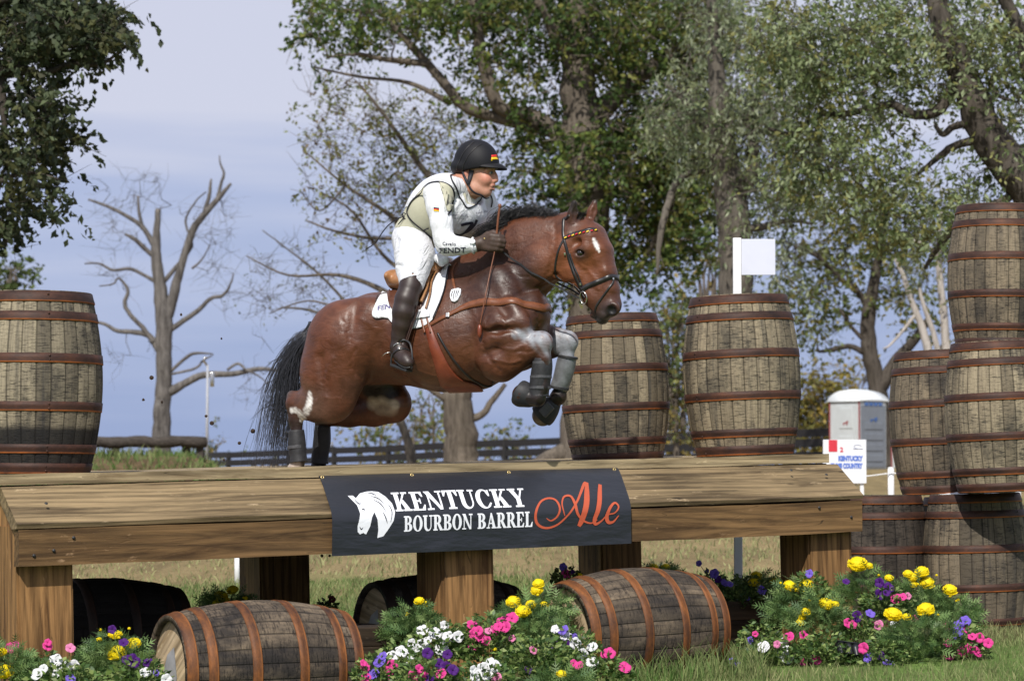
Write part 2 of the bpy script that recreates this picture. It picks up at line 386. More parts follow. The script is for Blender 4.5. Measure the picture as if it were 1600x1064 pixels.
def grass_blades():
    V = []; Q = []; C = []
    def add(n, x0, x1, y0, y1, h0, h1, w, tone):
        x = rng.uniform(x0, x1, n); y = rng.uniform(y0, y1, n)
        keepm = ((x-1.78)/.80)**2+((y-14.8)/.62)**2 > 1; x = x[keepm]; y = y[keepm]; n = len(x)
        f = np.sin(x*2.1+y*1.7)+np.sin(x*5.3-y*3.1)*.6+rng.normal(0, .7, n)
        h = rng.uniform(h0, h1, n)*(1+.35*np.clip(f, -1, 1.4)); z = G(x, y)
        a = rng.uniform(0, 2*pi, n); lean = rng.uniform(.1, .8, n)*h; b = rng.uniform(0, 2*pi, n)
        dx, dy = np.cos(a)*w, np.sin(a)*w; lx, ly = np.cos(b)*lean, np.sin(b)*lean
        base = np.stack([x, y, z-.01], -1)
        p = [base+np.stack([-dx, -dy, 0*x], -1), base+np.stack([dx, dy, 0*x], -1),
             base+np.stack([dx*.7+lx*.4, dy*.7+ly*.4, h*.6], -1), base+np.stack([-dx*.7+lx*.4, -dy*.7+ly*.4, h*.6], -1),
             base+np.stack([lx+dx*.1, ly, h], -1), base+np.stack([lx-dx*.1, ly, h*.99], -1)]
        o = len(V)*0 + sum(len(v) for v in V); P = np.stack(p, 1).reshape(-1, 3); V.append(P)
        k = o+np.arange(n)[:, None]*6; Q.append(np.concatenate([k+np.array([0,1,2,3]), k+np.array([3,2,4,5])]))
        t = np.clip(rng.uniform(0, 1, n)*.6+.25*f*.5+tone, 0, 1)[:, None]
        c = (1-t)*np.array([.080,.165,.035])+t*np.array([.30,.30,.14]); c = c*rng.uniform(.7, 1.3, (n,1)); C.append(np.repeat(c, 6, 0))
    add(34000, -1.0, 4.2, 12.4, 16.6, .025, .055, .0028, .30)
    add(900, .5, 1.3, 13.9, 14.6, .07, .15, .0035, .02)
    add(22000, -4, 2.0, 16.6, 22.5, .03, .065, .005, .10)
    add(8000, 1.2, 4.8, 16.8, 22.5, .03, .06, .005, .6)
    add(24000, -8, 8, 22.5, 46, .03, .07, .010, .98)
    add(2600, -11, -5.6, 55.5, 61, .05, .20, .016, .0)
    me = np_mesh('grass', np.vstack(V), np.vstack(Q)); set_col(me, np.vstack(C))
    M['blade'] = attr_mat('blade', .7, .2, 8, 0, 0, .1, .35)
    tag(link('grass', me, None, M['blade'], False), 'short green and straw grass around the foot of the jump', 'grass', kind='stuff')
grass_blades()

# ---------------------------------------------------------------- frame of the jump table
TH = atan2(.55, 1); TD = Vector((cos(TH), sin(TH), 0)); TN = Vector((sin(TH), -cos(TH), 0))   # along the table / out of its front
def front_depth(px):                     # depth of the table's upper front edge at that pixel column
    a = (px-800)/F; return (13.5+2.34*.55)/(1-.55*a)
def on_front(px, py, off=0):             # ray meets the vertical plane `off` metres in front of the top edge line
    r = ray(px, py); P0 = W(55, 740, 13.5) + TN*off; t = (P0-CAMP).dot(TN)/r.dot(TN); return CAMP+r*t
TOP_L = on_front(0, 742); TOP_R = on_front(1302, 709)
SL = (TOP_R.z-TOP_L.z)/((TOP_R-TOP_L).to_2d().length)
E1 = (TD+Vector((0,0,SL))).normalized()
LEN = (TOP_R-TOP_L).length
def TP(u, out, dz):                      # point in table coordinates: u metres along, out in front of edge, dz above the top edge
    return TOP_L + E1*u + TN*out + Vector((0,0,dz))
TROT = Matrix((E1, -TN, E1.cross(-TN))).transposed()     # columns: along, into the table, up
def top_z(x, y): return TOP_L.z + SL*((Vector((x, y, 0))-TOP_L.to_2d().to_3d()).dot(TD))
def table():
    root = empty('jump_table', TP(LEN/2, -1, -1.05), TROT.to_euler(), 'long timber table jump with sloping front planks, square posts, barrels and banner on it', 'jump')
    inv = root.matrix_world.inverted() if False else (Matrix.Translation(root.location) @ TROT.to_4x4()).inverted()
    def prism(name, prof, u0, u1, mat, r0=0, r1=0, wob=.004, nseg=40):
        # closed profile [(out, dz)] swept along the table with slightly uneven edges
        m = MB(); n = len(prof); vs = []
        ph = random.random()*9
        for i in range(nseg+1):
            f = i/nseg; 
            for k, (o, z) in enumerate(prof):
                u = u0+(u1-u0)*f + (r0*(1-f)+r1*f)*0
                w = wob*mnoise.noise(Vector((u*1.7+k*.13, ph, k*.5)))*1.5+wob*.5*mnoise.noise(Vector((u*9, ph+5, k*.5)))
                vs.append(inv @ TP(u, o+w*.5, z+w))
        fs = [(i*n+k, i*n+(k+1)%n, (i+1)*n+(k+1)%n, (i+1)*n+k) for i in range(nseg) for k in range(n)]
        fs += [tuple(range(n-1, -1, -1)), tuple(nseg*n+k for k in range(n))]
        m.add(vs, fs); me = m.mesh(name)
        bm = bmesh.new(); bm.from_mesh(me); bmesh.ops.recalc_face_normals(bm, faces=bm.faces); bm.to_mesh(me); bm.free()
        return link(name, me, root, mat, False)
    # top deck (thick planks side by side), front plank edge is the pale strip
    for j in range(5):
        o1 = -.004-j*.41; o0 = o1-.40
        prism('top_plank', [(o1, -.006 if j else 0), (o1, -.052), (o0, -.052), (o0, -.006)], -.12, LEN-.02+random.uniform(-.02,.02), M['rail_wood'])
    prism('bevel_plank', [(.012, -.060), (.262, -.236), (.255, -.256), (.18, -.256), (-.07, -.078), (-.02, -.060)], .0, LEN+.02, M['bevel_wood'])
    prism('dark_gap_filler', [(-.026,-.0535),(-.026,-.078),(-.09,-.09),(-.09,-.0535)], .01, LEN-.03, M['dark_board'], nseg=6, wob=0)  # dark filler added so nothing bright shows through the gap
    prism('light_block_filler', [(-.03,-.056),(.16,-.25),(.16,-.41),(-.05,-.41)], .36, LEN-.30, M['dark_board'], nseg=6, wob=0)  # unseen dark filler added behind the planks to block light
    prism('front_board', [(.262, -.265), (.262, -.440), (.194, -.440), (.194, -.265)], .01, LEN+.01, M['front_wood'])
    prism('underside_board', [(.16,-.30),(.16,-.40),(-2.05,-.40),(-2.05,-.30)], .4, LEN-.35, M['front_wood'], nseg=8)
    prism('end_block', [(.0,-.10),(.186,-.262),(-.2,-.262),(-.2,-.10)], .03, .34, M['post_wood'], wob=0, nseg=4)
    # rounded shadow gap filler between planks and five square posts
    def post(px, w, out, x_right, deep):
        # px: left edge of the front face, x_right: right edge in photo
        # front face lies in plane out metres in front
        A = on_front(px, 900, out); B = on_front(x_right, 900, out); u0 = (A-TOP_L).dot(E1); u1 = (B-TOP_L).dot(E1); w = u1-u0
        m = MB(); c = (u0+u1)/2
        p = TP(c, out-w/2, -.27); hh = 1.2
        bm = bmesh.new(); bmesh.ops.create_cube(bm, size=1)
        for v in bm.verts: v.co = Vector((v.co.x*w, v.co.y*w, v.co.z*hh))
        bmesh.ops.bevel(bm, geom=[e for e in bm.edges if abs((e.verts[0].co-e.verts[1].co).z) > .5], offset=.012, segments=2, affect='EDGES')
        me = bpy.data.meshes.new('post'); bm.to_mesh(me); bm.free()
        o = link('post', me, root, M['post_wood'], False); q = inv @ Vector((p.x, p.y, p.z-hh/2+.02)); o.location = q
    post(33, 0, .19, 121, 0); post(697, 0, .19, 778, 0); post(1270, 0, .19, 1338, 0)
    post(412, 0, -1.62, 490, 0); post(945, 0, -1.62, 1009, 0)
    # bolts in the front boards
    for px, py, out in ((84,860,.264),(115,840,.264),(53,868,.264),(72,787,.18),(1280,793,.264),(1330,808,.264),(1291,742,.13),(1236,735,.12)):
        P = on_front(px, py, out); n = TN if out > .2 else (TN*.576+Vector((0,0,.817)))
        R = Vector(n).to_track_quat('Z','Y').to_matrix(); m = MB(); m.lathe([(0,.004),(.007,.004),(.009,0)], 10, inv @ (P+n*.002) , (TROT.transposed() @ R))
        m.build('screw_head', M['rubber'], root)
    return root
JT = table()

# ---------------------------------------------------------------- lettering
def arc_pts(cx, cy, rx, ry, a0, a1, n=18): return [(cx+rx*cos(radians(a0+(a1-a0)*i/n)), cy+ry*sin(radians(a0+(a1-a0)*i/n))) for i in range(n+1)]
def band(outer, inner): return outer+inner[::-1]
def serif_glyph(ch):
    """bold slab-serif capital, cap height 1; returns (polygons, width)"""
    P = []; R = lambda x0, y0, x1, y1: P.append([(x0,y0),(x1,y0),(x1,y1),(x0,y1)])
    def sf(x0, x1, y): R(x0, y, x1, y+.085)
    s = .2
    if ch == 'K':
        R(.09,.05,.09+s,.95); sf(0,.38,0); sf(0,.38,.915)
        P.append([(.27,.40),(.52,.92),(.62,.92),(.30,.32)]); sf(.45,.74,.915)
        P.append([(.34,.50),(.48,.60),(.74,.06),(.50,.06)]); sf(.42,.82,0); w = .82
    elif ch == 'E':
        R(.08,.05,.08+s,.95); R(0,0,.60,.085); R(0,.915,.58,1); R(.25,.46,.44,.54); R(.40,.36,.46,.64)
        P.append([(.60,0),(.64,.30),(.58,.30),(.46,.08),(.46,0)]); P.append([(.58,1),(.61,.72),(.55,.72),(.44,.92),(.44,1)]); w = .66
    elif ch == 'N':
        R(.12,.05,.19,.95); sf(0,.32,0); P.append([(0,1),(.26,1),(.72,.0),(.60,.0)]); P.append([(.60,0),(.74,0),(.74,.2),(.60,.2)])
        R(.66,.02,.74,.95); sf(.54,.84,.915); w = .84
    elif ch == 'T':
        R(.24,.05,.24+s,.95); sf(.14,.54,0); R(0,.915,.68,1); P.append([(0,1),(0,.68),(.06,.68),(.16,.92),(.16,1)]); P.append([(.68,1),(.68,.68),(.62,.68),(.52,.92),(.52,1)]); w = .68
    elif ch == 'U':
        R(.08,.33,.08+s,.95); sf(0,.36,.915); R(.60,.33,.67,.95); sf(.50,.78,.915)
        P.append(band(arc_pts(.375,.34,.295,.36,180,360), arc_pts(.44,.34,.16,.26,180,360))); w = .78
    elif ch == 'C':
        P.append(band(arc_pts(.38,.5,.38,.52,50,310,30), arc_pts(.43,.5,.21,.44,55,305,30)))
        P.append([(.62,.98),(.68,.98),(.68,.64),(.62,.64),(.52,.86)]); P.append([(.62,.10),(.70,.26),(.64,.30),(.5,.1)]); w = .72
    elif ch == 'Y':
        R(.28,.05,.28+s,.45); sf(.18,.58,0); P.append([(.03,.95),(.25,.95),(.48,.42),(.28,.42)]); P.append([(.58,.95),(.66,.95),(.46,.42),(.38,.42)]); sf(-.02,.34,.915); sf(.48,.76,.915); w = .74
    elif ch == 'B':
        R(.08,.05,.08+s,.95); R(0,0,.36,.085); R(0,.915,.34,1); R(.25,.46,.36,.55)
        P.append(band(arc_pts(.34,.745,.29,.255,-90,90,14), arc_pts(.33,.745,.09,.17,-90,90,14)))
        P.append(band(arc_pts(.36,.27,.32,.27,-90,90,14), arc_pts(.34,.27,.10,.185,-90,90,14))); w = .70
    elif ch == 'O':
        P.append(band(arc_pts(.39,.5,.39,.52,90,270,22), arc_pts(.39,.5,.17,.45,90,270,22))); P.append(band(arc_pts(.39,.5,.39,.52,-90,90,22), arc_pts(.39,.5,.17,.45,-90,90,22))); w = .78
    elif ch == 'R':
        R(.08,.05,.08+s,.95); sf(0,.36,0); R(0,.915,.36,1); R(.25,.44,.36,.52)
        P.append(band(arc_pts(.34,.72,.30,.28,-90,90,14), arc_pts(.33,.72,.09,.20,-90,90,14)))
        P.append([(.30,.47),(.50,.50),(.76,.05),(.55,.0)]); R(.54,0,.78,.075); w = .76
    elif ch == 'A':
        P.append([(.10,.05),(.18,.05),(.38,.78),(.34,1.0)]); P.append([(.32,1.0),(.44,1.0),(.74,.05),(.50,.05)]); R(.18,.30,.56,.37); sf(.0,.28,0); sf(.42,.82,0); w = .80
    elif ch == 'L':
        R(.08,.05,.08+s,.95); R(0,0,.58,.085); sf(0,.38,.915); P.append([(.58,0),(.62,.34),(.56,.34),(.44,.08),(.44,0)]); w = .64
    else: w = .3
    return P, w
def layout(text, x0, x1, y0, y1, gap=.05, slant=0):
    gl = [serif_glyph(c) for c in text]; tw = sum(g[1] for g in gl)+gap*(len(gl)-1); k = (x1-x0)/tw; x = 0; out = []
    for P, w in gl:
        for p in P: out.append([(x0+(x+a)*k, y0+(y1-y0)*b) for a, b in p])
        x += w+gap
    return out
def ribbon2d(pts, wid):
    """closed outline of a stroke of varying width"""
    pts = smooth_pts([(*p, w) for p, w in zip(pts, wid)], 8); L = []; Rr = []
    for i, p in enumerate(pts):
        a = pts[max(i-1,0)]; b = pts[min(i+1, len(pts)-1)]; t = np.array([b[0]-a[0], b[1]-a[1]]); t /= max(1e-9, np.hypot(*t)); n = np.array([-t[1], t[0]])
        L.append(tuple(p[:2]+n*p[2]/2)); Rr.append(tuple(p[:2]-n*p[2]/2))
    quads = [[L[i], L[i+1], Rr[i+1], Rr[i]] for i in range(len(L)-1)]
    return quads
from mathutils.geometry import tessellate_polygon
def fill_polys(polys, mapper, lift0, dl, cuts=()):
    """triangulate 2D outlines, slice at v = cuts, map to 3D on a curved surface with small per-piece lift"""
    out = MB()
    for i, poly in enumerate(polys):
        bm = bmesh.new(); vs = [bm.verts.new((x, y, 0)) for x, y in poly]
        for tri in tessellate_polygon([[Vector((x, y, 0)) for x, y in poly]]):
            try: bm.faces.new([vs[k] for k in tri])
            except Exception: pass
        for c in cuts:
            bmesh.ops.bisect_plane(bm, geom=bm.verts[:]+bm.edges[:]+bm.faces[:], plane_co=(0, c, 0), plane_no=(0,1,0))
        bm.verts.index_update()
        out.add([mapper(v.co.x, v.co.y, lift0+dl*i) for v in bm.verts], [[v.index for v in f.verts] for f in bm.faces]); bm.free()
    return out

# ---------------------------------------------------------------- banner: u 0..1 left to right, v 0 (top) .. 1 (bottom), draped over bevel and front board
def banner():
    UL = (on_front(500, 757, .014)-TOP_L).dot(E1); UR = (on_front(967, 740, .014)-TOP_L).dot(E1); UL2 = (on_front(521, 863, .28)-TOP_L).dot(E1); UR2 = (on_front(988, 835, .28)-TOP_L).dot(E1)
    dzt, dzb = -.046, -.450
    def prof(v):
        # height-driven profile, rounded over the edge of the bevel, with a little bulge
        z = dzt+(dzb-dzt)*v
        if z > -.056: return -.004, z
        a = .016+(z+.060)/(-.176)*.25+.012; b = .280; k = .06; h = max(0, min(1, .5+.5*(a-b)/k)); o = a*(1-h)+b*h-k*h*(1-h)
        if z > -.09: o = min(o, .016+(z+.060)/(-.176)*.25+.012*min(1, (-.056-z)/.034))
        return o, z
    root = empty('banner', TP((UL+UR)/2, .27, -.25), (0,0,0), 'black vinyl banner with white horse head and KENTUCKY BOURBON BARREL Ale lettering on the jump', 'banner')
    rl = root.location
    def mp(u, v, lift=0):
        o, z = prof(v); fo = max(0, (o-.014)/.266); ua = UL+(UL2-UL)*fo; ub = UR+(UR2-UR)*fo; un = u/(u+(1-u)*1.10); uu = ua+(ub-ua)*un; o2, z2 = prof(min(1, v+.01)); o1, z1 = prof(max(0, v-.01))
        t = Vector((0, o2-o1, z2-z1)).normalized(); n = TN*(-t.z) + Vector((0,0,t.y)) 
        wr = .0035*sin(u*17+v*2)+.005*sin(u*41+v*5)*max(0, v-.75)*2
        return TP(uu, o, z) + n*(lift+.004+max(0, wr)) - rl
    m = MB(); nu, nv = 80, 40
    for s, l in ((0, 0.0), (1, -.0015)):
        m.add([mp(i/nu, j/nv, l) for i in range(nu+1) for j in range(nv+1)], [((i*(nv+1)+j), (i*(nv+1)+j+1), ((i+1)*(nv+1)+j+1), ((i+1)*(nv+1)+j)) for i in range(nu) for j in range(nv)])
    t = NT('vinyl'); t.set((.018,.020,.026), .36, .5); nz = t.noise(t.coord((2,2,7)), 2.5, 3, .5); t.bump(nz, .25, .03)
    m.build('vinyl_sheet', t.m, root)
    white = simple('print_white', (.78,.80,.84), .45, .03, 30, 0); red = simple('print_orange', (.46,.085,.036), .45, .05, 30, 0)
    mpv = lambda x, y, l: mp(x, y, l)
    cuts = [i/24 for i in range(1, 24)]
    # white words; v grows downwards so y0 is the baseline
    top = layout('KENTUCKY', .222, .665, .475, .245, .04); fill_polys(top, mpv, .0012, .00004, cuts).build('word', white, root, False)
    b1 = layout('BOURBON', .247, .478, .728, .535, .04)+layout('BARREL', .495, .678, .728, .535, .04); fill_polys(b1, mpv, .0012, .00004, cuts).build('word', white, root, False)
    q = lambda x, y: ((x-85-(y-310)*.15-((6+(x-178)*.04) if x < 396 else 0))/1365, (y-(163-x*.035)+10)/(315+0))      # crop-7 pixels to banner coordinates
    def stroke(pts, wid): return [[q(*p) for p in quad] for quad in ribbon2d(pts, wid)]
    al = stroke([(1128,275),(1122,305),(1095,322),(1072,312)][::1], [5,7,5,3])
    al = stroke([(1072,312),(1094,322),(1118,306),(1128,275),(1112,243),(1078,236),(1042,252),(1022,292),(1034,334),(1075,352),(1125,338),(1170,295),(1215,235),(1250,180),(1262,172)], [3,6,8,9,8,7,8,11,11,9,8,8,9,12,10])
    al += stroke([(1266,170),(1256,215),(1244,270),(1232,320),(1222,345)], [12,22,25,24,16])
    al += stroke([(1152,302),(1138,262),(1150,232),(1180,228),(1195,255),(1208,292),(1240,322),(1275,332),(1300,318)], [4,6,7,9,12,11,8,6,4])
    al += stroke([(1322,178),(1310,225),(1298,280),(1288,318),(1296,336),(1320,322),(1342,298),(1372,290),(1388,268),(1372,252),(1350,272),(1340,305),(1350,328),(1372,326),(1392,300)], [14,19,20,17,12,7,6,6,7,8,12,16,14,9,4])
    fill_polys(al, mpv, .0012, .000012, cuts).build('script_word', red, root, False)
    # horse head emblem
    hp = [(178,233),(203,232),(215,242),(240,222),(275,214),(300,212),(330,214),(360,232),(385,258),(395,290),(390,325),(372,355),(350,385),(322,392),(322,360),(312,320),(295,292),(284,312),(280,345),(265,378),(250,372),(235,378),(222,368),(218,345),(226,300),(214,268)]
    hd = fill_polys([[q(*p) for p in hp]], mpv, .0012, 0, cuts); hd.build('horse_emblem', white, root, False)
    for pl in ([(290,232),(322,240),(348,262)], [(300,246),(330,262),(352,292)], [(335,290),(350,312),(362,335)], [(205,245),(222,262),(236,262)], [(228,348),(238,358),(246,350)], [(234,285),(244,282),(252,290)], [(276,222),(300,222),(320,232)],[(366,262),(380,290),(376,330)]): fill_polys(stroke(pl, [1.5,4.5,1]), mpv, .0024, .00001, cuts).build('emblem_line', M['black_trim'], root, False)
    for u in (.008, .315, .64, .985):
        p = mp(u, .035, .002); g = MB(); R = (TN*.9+Vector((0,0,.4))).to_track_quat('Z','Y').to_matrix()
        g.lathe([(.004,0),(.005,.003),(.009,.003),(.011,0)], 14, p, R, closed=True); g.build('grommet', M['brass'], root)
banner()

# ---------------------------------------------------------------- barrels
def stave_mat(name, light, tone, dark, char=False, bl=.47):
    t = NT(name); tc = t.n('ShaderNodeTexCoord'); sep = t.n('ShaderNodeSeparateXYZ'); t.l(tc.outputs['Object'], sep.inputs[0])
    oi = t.n('ShaderNodeObjectInfo')
    ang = t.math('ARCTAN2', sep.outputs[1], sep.outputs[0]); st = t.math('MULTIPLY', t.math('ADD', ang, pi), 28/(2*pi))
    cell = t.math('FLOOR', t.math('ADD', st, .0001)); fr = t.math('FRACT', t.math('ADD', st, .0001))
    wn = t.n('ShaderNodeTexWhiteNoise', noise_dimensions='2D'); cb = t.n('ShaderNodeCombineXYZ'); t.l(cell, cb.inputs[0]); t.l(t.math('MULTIPLY', oi.outputs['Random'], 91), cb.inputs[1]); t.l(cb.outputs[0], wn.inputs[0])
    cb2 = t.n('ShaderNodeCombineXYZ'); t.l(t.math('MULTIPLY', st, 1.0), cb2.inputs[0]); t.l(sep.outputs[2], cb2.inputs[1]); t.l(t.math('MULTIPLY', oi.outputs['Random'], 53), cb2.inputs[2])
    def mp(sx, sz):
        m = t.n('ShaderNodeMapping'); m.inputs['Scale'].default_value = (sx, sz, 1); t.l(cb2.outputs[0], m.inputs[0]); return m.outputs[0]
    grain = t.noise(mp(4.5, 5), 1, 5, .7); scratch = t.noise(mp(1.3, 120), 1, 3, .8); blot = t.noise(mp(.30, 2.6), 1, 6, .72); run = t.noise(mp(2.2, 1.1), 1, 4, .6)
    c = t.ramp(grain, [(.25, tone), (.6, light)])
    c = t.mix(t.ramp(wn.outputs[0], [(0, .0), (.5, .3), (1, .95)]), c, tuple(x*.62 for x in tone))
    c = t.mix(t.ramp(blot, [(bl, 0), (bl+.13, .55), (bl+.25, .93)]), c, dark)
    c = t.mix(t.ramp(run, [(.55, 0), (.72, .8)]), c, tuple(x*1.4 for x in dark))
    c = t.mix(t.math('MULTIPLY', t.ramp(scratch, [(.53, 0), (.62, .8)]), t.ramp(blot, [(.35, .0), (.52, 1)])), c, tuple(x*.7 for x in dark))
    if char: c = t.mix(t.math('MULTIPLY', t.ramp(t.math('ADD', sep.outputs[2], t.math('MULTIPLY', blot, .12)), [(.0, 1), (.001, 0)]), 1) if False else t.ramp(t.math('MULTIPLY_ADD', sep.outputs[2], -1, 0), [(.205, 0), (.235, .93)]), c, (.013,.013,.014))
    edge = t.math('SUBTRACT', .5, t.math('ABSOLUTE', t.math('SUBTRACT', fr, .5))); seam = t.ramp(edge, [(.0, 1), (.025, .8), (.07, 0)])
    c = t.mix(t.math('MULTIPLY', seam, .62), c, (.008,.007,.006)); t.set(c, .8, .2)
    hgt = t.math('SUBTRACT', t.math('MULTIPLY', grain, .5), seam); hgt = t.math('SUBTRACT', hgt, t.math('MULTIPLY', t.ramp(scratch, [(.52, 0), (.63, 1)]), .5)); t.bump(hgt, .7, .005); return t.m
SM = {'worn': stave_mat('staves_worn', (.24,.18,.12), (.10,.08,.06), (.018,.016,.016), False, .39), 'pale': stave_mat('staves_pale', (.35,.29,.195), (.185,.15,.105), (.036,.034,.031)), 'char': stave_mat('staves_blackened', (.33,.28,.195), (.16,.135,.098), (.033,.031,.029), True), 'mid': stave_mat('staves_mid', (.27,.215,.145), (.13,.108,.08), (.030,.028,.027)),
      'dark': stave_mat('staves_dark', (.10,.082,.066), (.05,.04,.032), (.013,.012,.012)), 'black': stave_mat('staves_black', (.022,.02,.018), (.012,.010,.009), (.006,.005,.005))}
def rust(name, a, b, c, e=None):
    t = NT(name); v = t.coord((1,1,2.5), rnd=True); n1 = t.noise(v, 7, 5, .65); n2 = t.noise(v, 60, 3, .7)
    col = t.ramp(n1, [(.3, a), (.55, b), (.75, c)]); col = t.mix(.5, col, t.ramp(n2, [(.3, .5), (.7, 1.2)]), 'MULTIPLY'); at = t.n('ShaderNodeAttribute', attribute_name='Col'); col = t.mix(t.math('MULTIPLY', at.outputs[0], t.ramp(n1, [(.35, .3), (.6, 1)])), col, e or c); t.set(col, .62, .35, .2); t.bump(n2, .3, .002); return t.m
M['hoop'] = rust('hoop', (.022,.012,.010), (.060,.026,.017), (.105,.040,.020), (.34,.10,.02))
M['hoop_orange'] = rust('hoop_orange', (.045,.022,.015), (.16,.058,.018), (.30,.105,.025), (.30,.11,.03))
M['hoop_black'] = rust('hoop_black', (.012,.010,.009), (.03,.018,.013), (.05,.025,.015))
M['head_wood'] = timber('head_wood', (.58,.44,.28), (.38,.27,.15), 1.0)
M['head_dark'] = timber('head_dark', (.15,.11,.07), (.08,.055,.035), 1.0)
def rad(z, H=.9, R0=.268, R1=.33): t = abs(z/(H/2)); return R1-(R1-R0)*t**1.9
BM = {}
def barrel_meshes():
    H = .9; nz = 26; n = 28*6; vs = []; fs = []
    zs = [(-H/2+H*i/nz) for i in range(nz+1)]
    for z in zs:
        for k in range(n):
            a = -pi+2*pi*k/n; r = rad(z)-(.0028 if k % 6 == 0 else 0)+(.0012 if k % 6 == 3 else 0); vs.append((r*cos(a), r*sin(a), z))
    for i in range(nz): fs += [(i*n+k, i*n+(k+1)%n, (i+1)*n+(k+1)%n, (i+1)*n+k) for k in range(n)]
    m = MB(); m.add(vs, fs)
    for sg in (1, -1):                                     # chime: the staves' ends and the croze
        pr = [(rad(H/2)-.001, sg*H/2), (rad(H/2)-.024, sg*(H/2-.002)), (rad(H/2)-.026, sg*(H/2-.035))]
        m.lathe(pr, 56)
    BM['staves'] = m.mesh('staves')
    for key, z0, w in (('h0', .4205, .052), ('h1', .325, .045), ('h2', .118, .047)):
        for sg, kk in ((1, key), (-1, key+'n')):
            m = MB(); za, zb = sg*z0-w/2, sg*z0+w/2; g = .0045
            pr = [(rad(za)-.004, za), (rad(za)+g, za), (rad(za)+g, za+.005), (rad(za)+g, za+.009), (rad((za+zb)/2)+g, (za+zb)/2), (rad(zb)+g, zb), (rad(zb)-.004, zb)]; m.lathe(pr, 56, closed=True)
            # rivet
            zr = (za+zb)/2; 
            for dz in (-.011, .011): m.lathe([(0,.004),(.004,.003),(.006,0)], 8, Vector((-(rad(zr)+g+.0), .01, zr+dz)), Vector((-1,0,0)).to_track_quat('Z','Y').to_matrix())
            BM[kk] = m.mesh('hoop'); cc = np.zeros((len(m.v), 3)); cc[:56*3] = 1; set_col(BM[kk], cc)
    for sg in (1, -1):
        m = MB(); r = rad(H/2)-.0255; z = sg*(H/2-.03)
        m.lathe([(0, z), (r*.5, z), (r, z)] if sg > 0 else [(r, z), (r*.5, z), (0, z)], 56); BM['head%d' % sg] = m.mesh('barrel_head')
barrel_meshes()
NB = 0
def barrel(centre, axis, spin, kind, label, group, hoop='hoop', head='head_wood', lid=False, patch=0, scale=1.0):
    """axis: direction of the barrel's +z"""
    q = Vector(axis).normalized().to_track_quat('Z', 'Y').to_matrix() @ Matrix.Rotation(spin, 3, 'Z')
    base = Vector(centre) - (q @ Vector((0,0,.45*scale)))
    root = empty('whiskey_barrel', base, q.to_euler(), label, 'barrel', group); root.scale = (scale,)*3
    off = Vector((0,0,.45))
    def sub(name, me, mat):
        global NB; me = me.copy(); o = link(name, me, root, mat); o.location = off; return o
    st = sub('staves', BM['staves'], SM[kind])
    for k in ('h0','h1','h2','h0n','h1n','h2n'): sub('hoop', BM[k], M[hoop])
    sub('barrel_head', BM['head1'], M[head]); sub('barrel_head', BM['head-1'], M[head])
    if patch:
        m = MB(); pts = [(-.10,-.13),(.02,-.16),(.06,-.02),(.02,.12),(-.07,.08),(-.12,0)]
        z = .45-.028 if patch > 0 else -.45+.028; m.add([(x, y, z) for x, y in pts]+[(x, y, z-.001*patch) for x, y in pts], [tuple(range(6)), tuple(range(11,5,-1))]); 
        o = m.build('paint_patch', simple('patch_grey%d' % len(bpy.data.objects), (.34,.34,.36), .7, .3, 9), root, False); o.location = off
        o.rotation_euler = (0, 0, -spin)
    return root
def upright(pxc, pytop, pybot, wid, kind, label, group, lean=0, spin=0, hoop='hoop', size=1.0, **k):
    """place from the photo: size fixes the distance (barrel 0.66 m wide, 0.9 m tall)"""
    s = (pybot-pytop)/(.9*size); d = F/s
    c = W(pxc, (pytop+pybot)/2, d); a = radians(lean)
    return barrel(c, (sin(a), 0, cos(a)), spin, kind, label, group, hoop, scale=size, **k)
GB = 'whiskey barrels standing on the table jump'; GS = 'whiskey barrels stacked at the right end'; GL = 'whiskey barrels lying under the jump'
upright(56, 458, 741, 0, 'char', 'upright whiskey barrel with blackened bottom staves at the left end of the jump', GB, 0.3, .4, size=1.04)
upright(961, 492, 722, 0, 'pale', 'upright whiskey barrel on the jump just behind the front hooves of the horse', GB, -2.4, 1.3, size=.965)
upright(1159, 463, 712, 0, 'pale', 'upright whiskey barrel on the jump with the white flag post rising behind it', GB, -2.2, 2.2, size=1.035)
upright(1472, 548, 771, 0, 'mid', 'left barrel of the middle layer in the stack at the right', GS, -2.6, .3)
upright(1563, 534, 768, 0, 'pale', 'right barrel of the middle layer in the stack, below the topmost one', GS, -2.4, 1.0)
upright(1563, 322, 545, 0, 'mid', 'topmost barrel of the stack at the right', GS, .6, 2.9)
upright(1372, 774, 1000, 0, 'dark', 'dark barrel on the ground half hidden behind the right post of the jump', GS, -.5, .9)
upright(1527, 771, 1000, 0, 'mid', 'barrel with white powder on its top in the bottom layer of the stack', GS, -1.6, 4.0)
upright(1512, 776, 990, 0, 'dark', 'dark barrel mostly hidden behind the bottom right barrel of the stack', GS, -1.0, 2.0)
def lying(px, py, d, yaw, pitch, spin, *a, **k):
    c = W(px, py, d); y = radians(yaw); p = radians(pitch)
    return barrel(c, (-cos(y)*cos(p), -sin(y)*cos(p), -sin(p)), spin, *a, **k)     # +z head points left, towards the camera
lying(400, 1046, 13.2, 27, 0, .6, 'worn', 'large weathered barrel lying in front of the left posts, grey patch on its head', GL, 'hoop_orange', patch=1)
lying(988, 985, 14.6, 33, 1.5, 2.0, 'worn', 'weathered barrel lying beside the right flower bed with orange rusty hoops', GL, 'hoop_orange', patch=1, head='head_wood')
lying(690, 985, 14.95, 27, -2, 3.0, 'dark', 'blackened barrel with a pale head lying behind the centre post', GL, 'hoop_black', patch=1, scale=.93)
lying(150, 1002, 14.4, 27, 0, 1.4, 'black', 'blackened barrel in the shade behind the left front post', GL, 'hoop_black', head='head_dark')
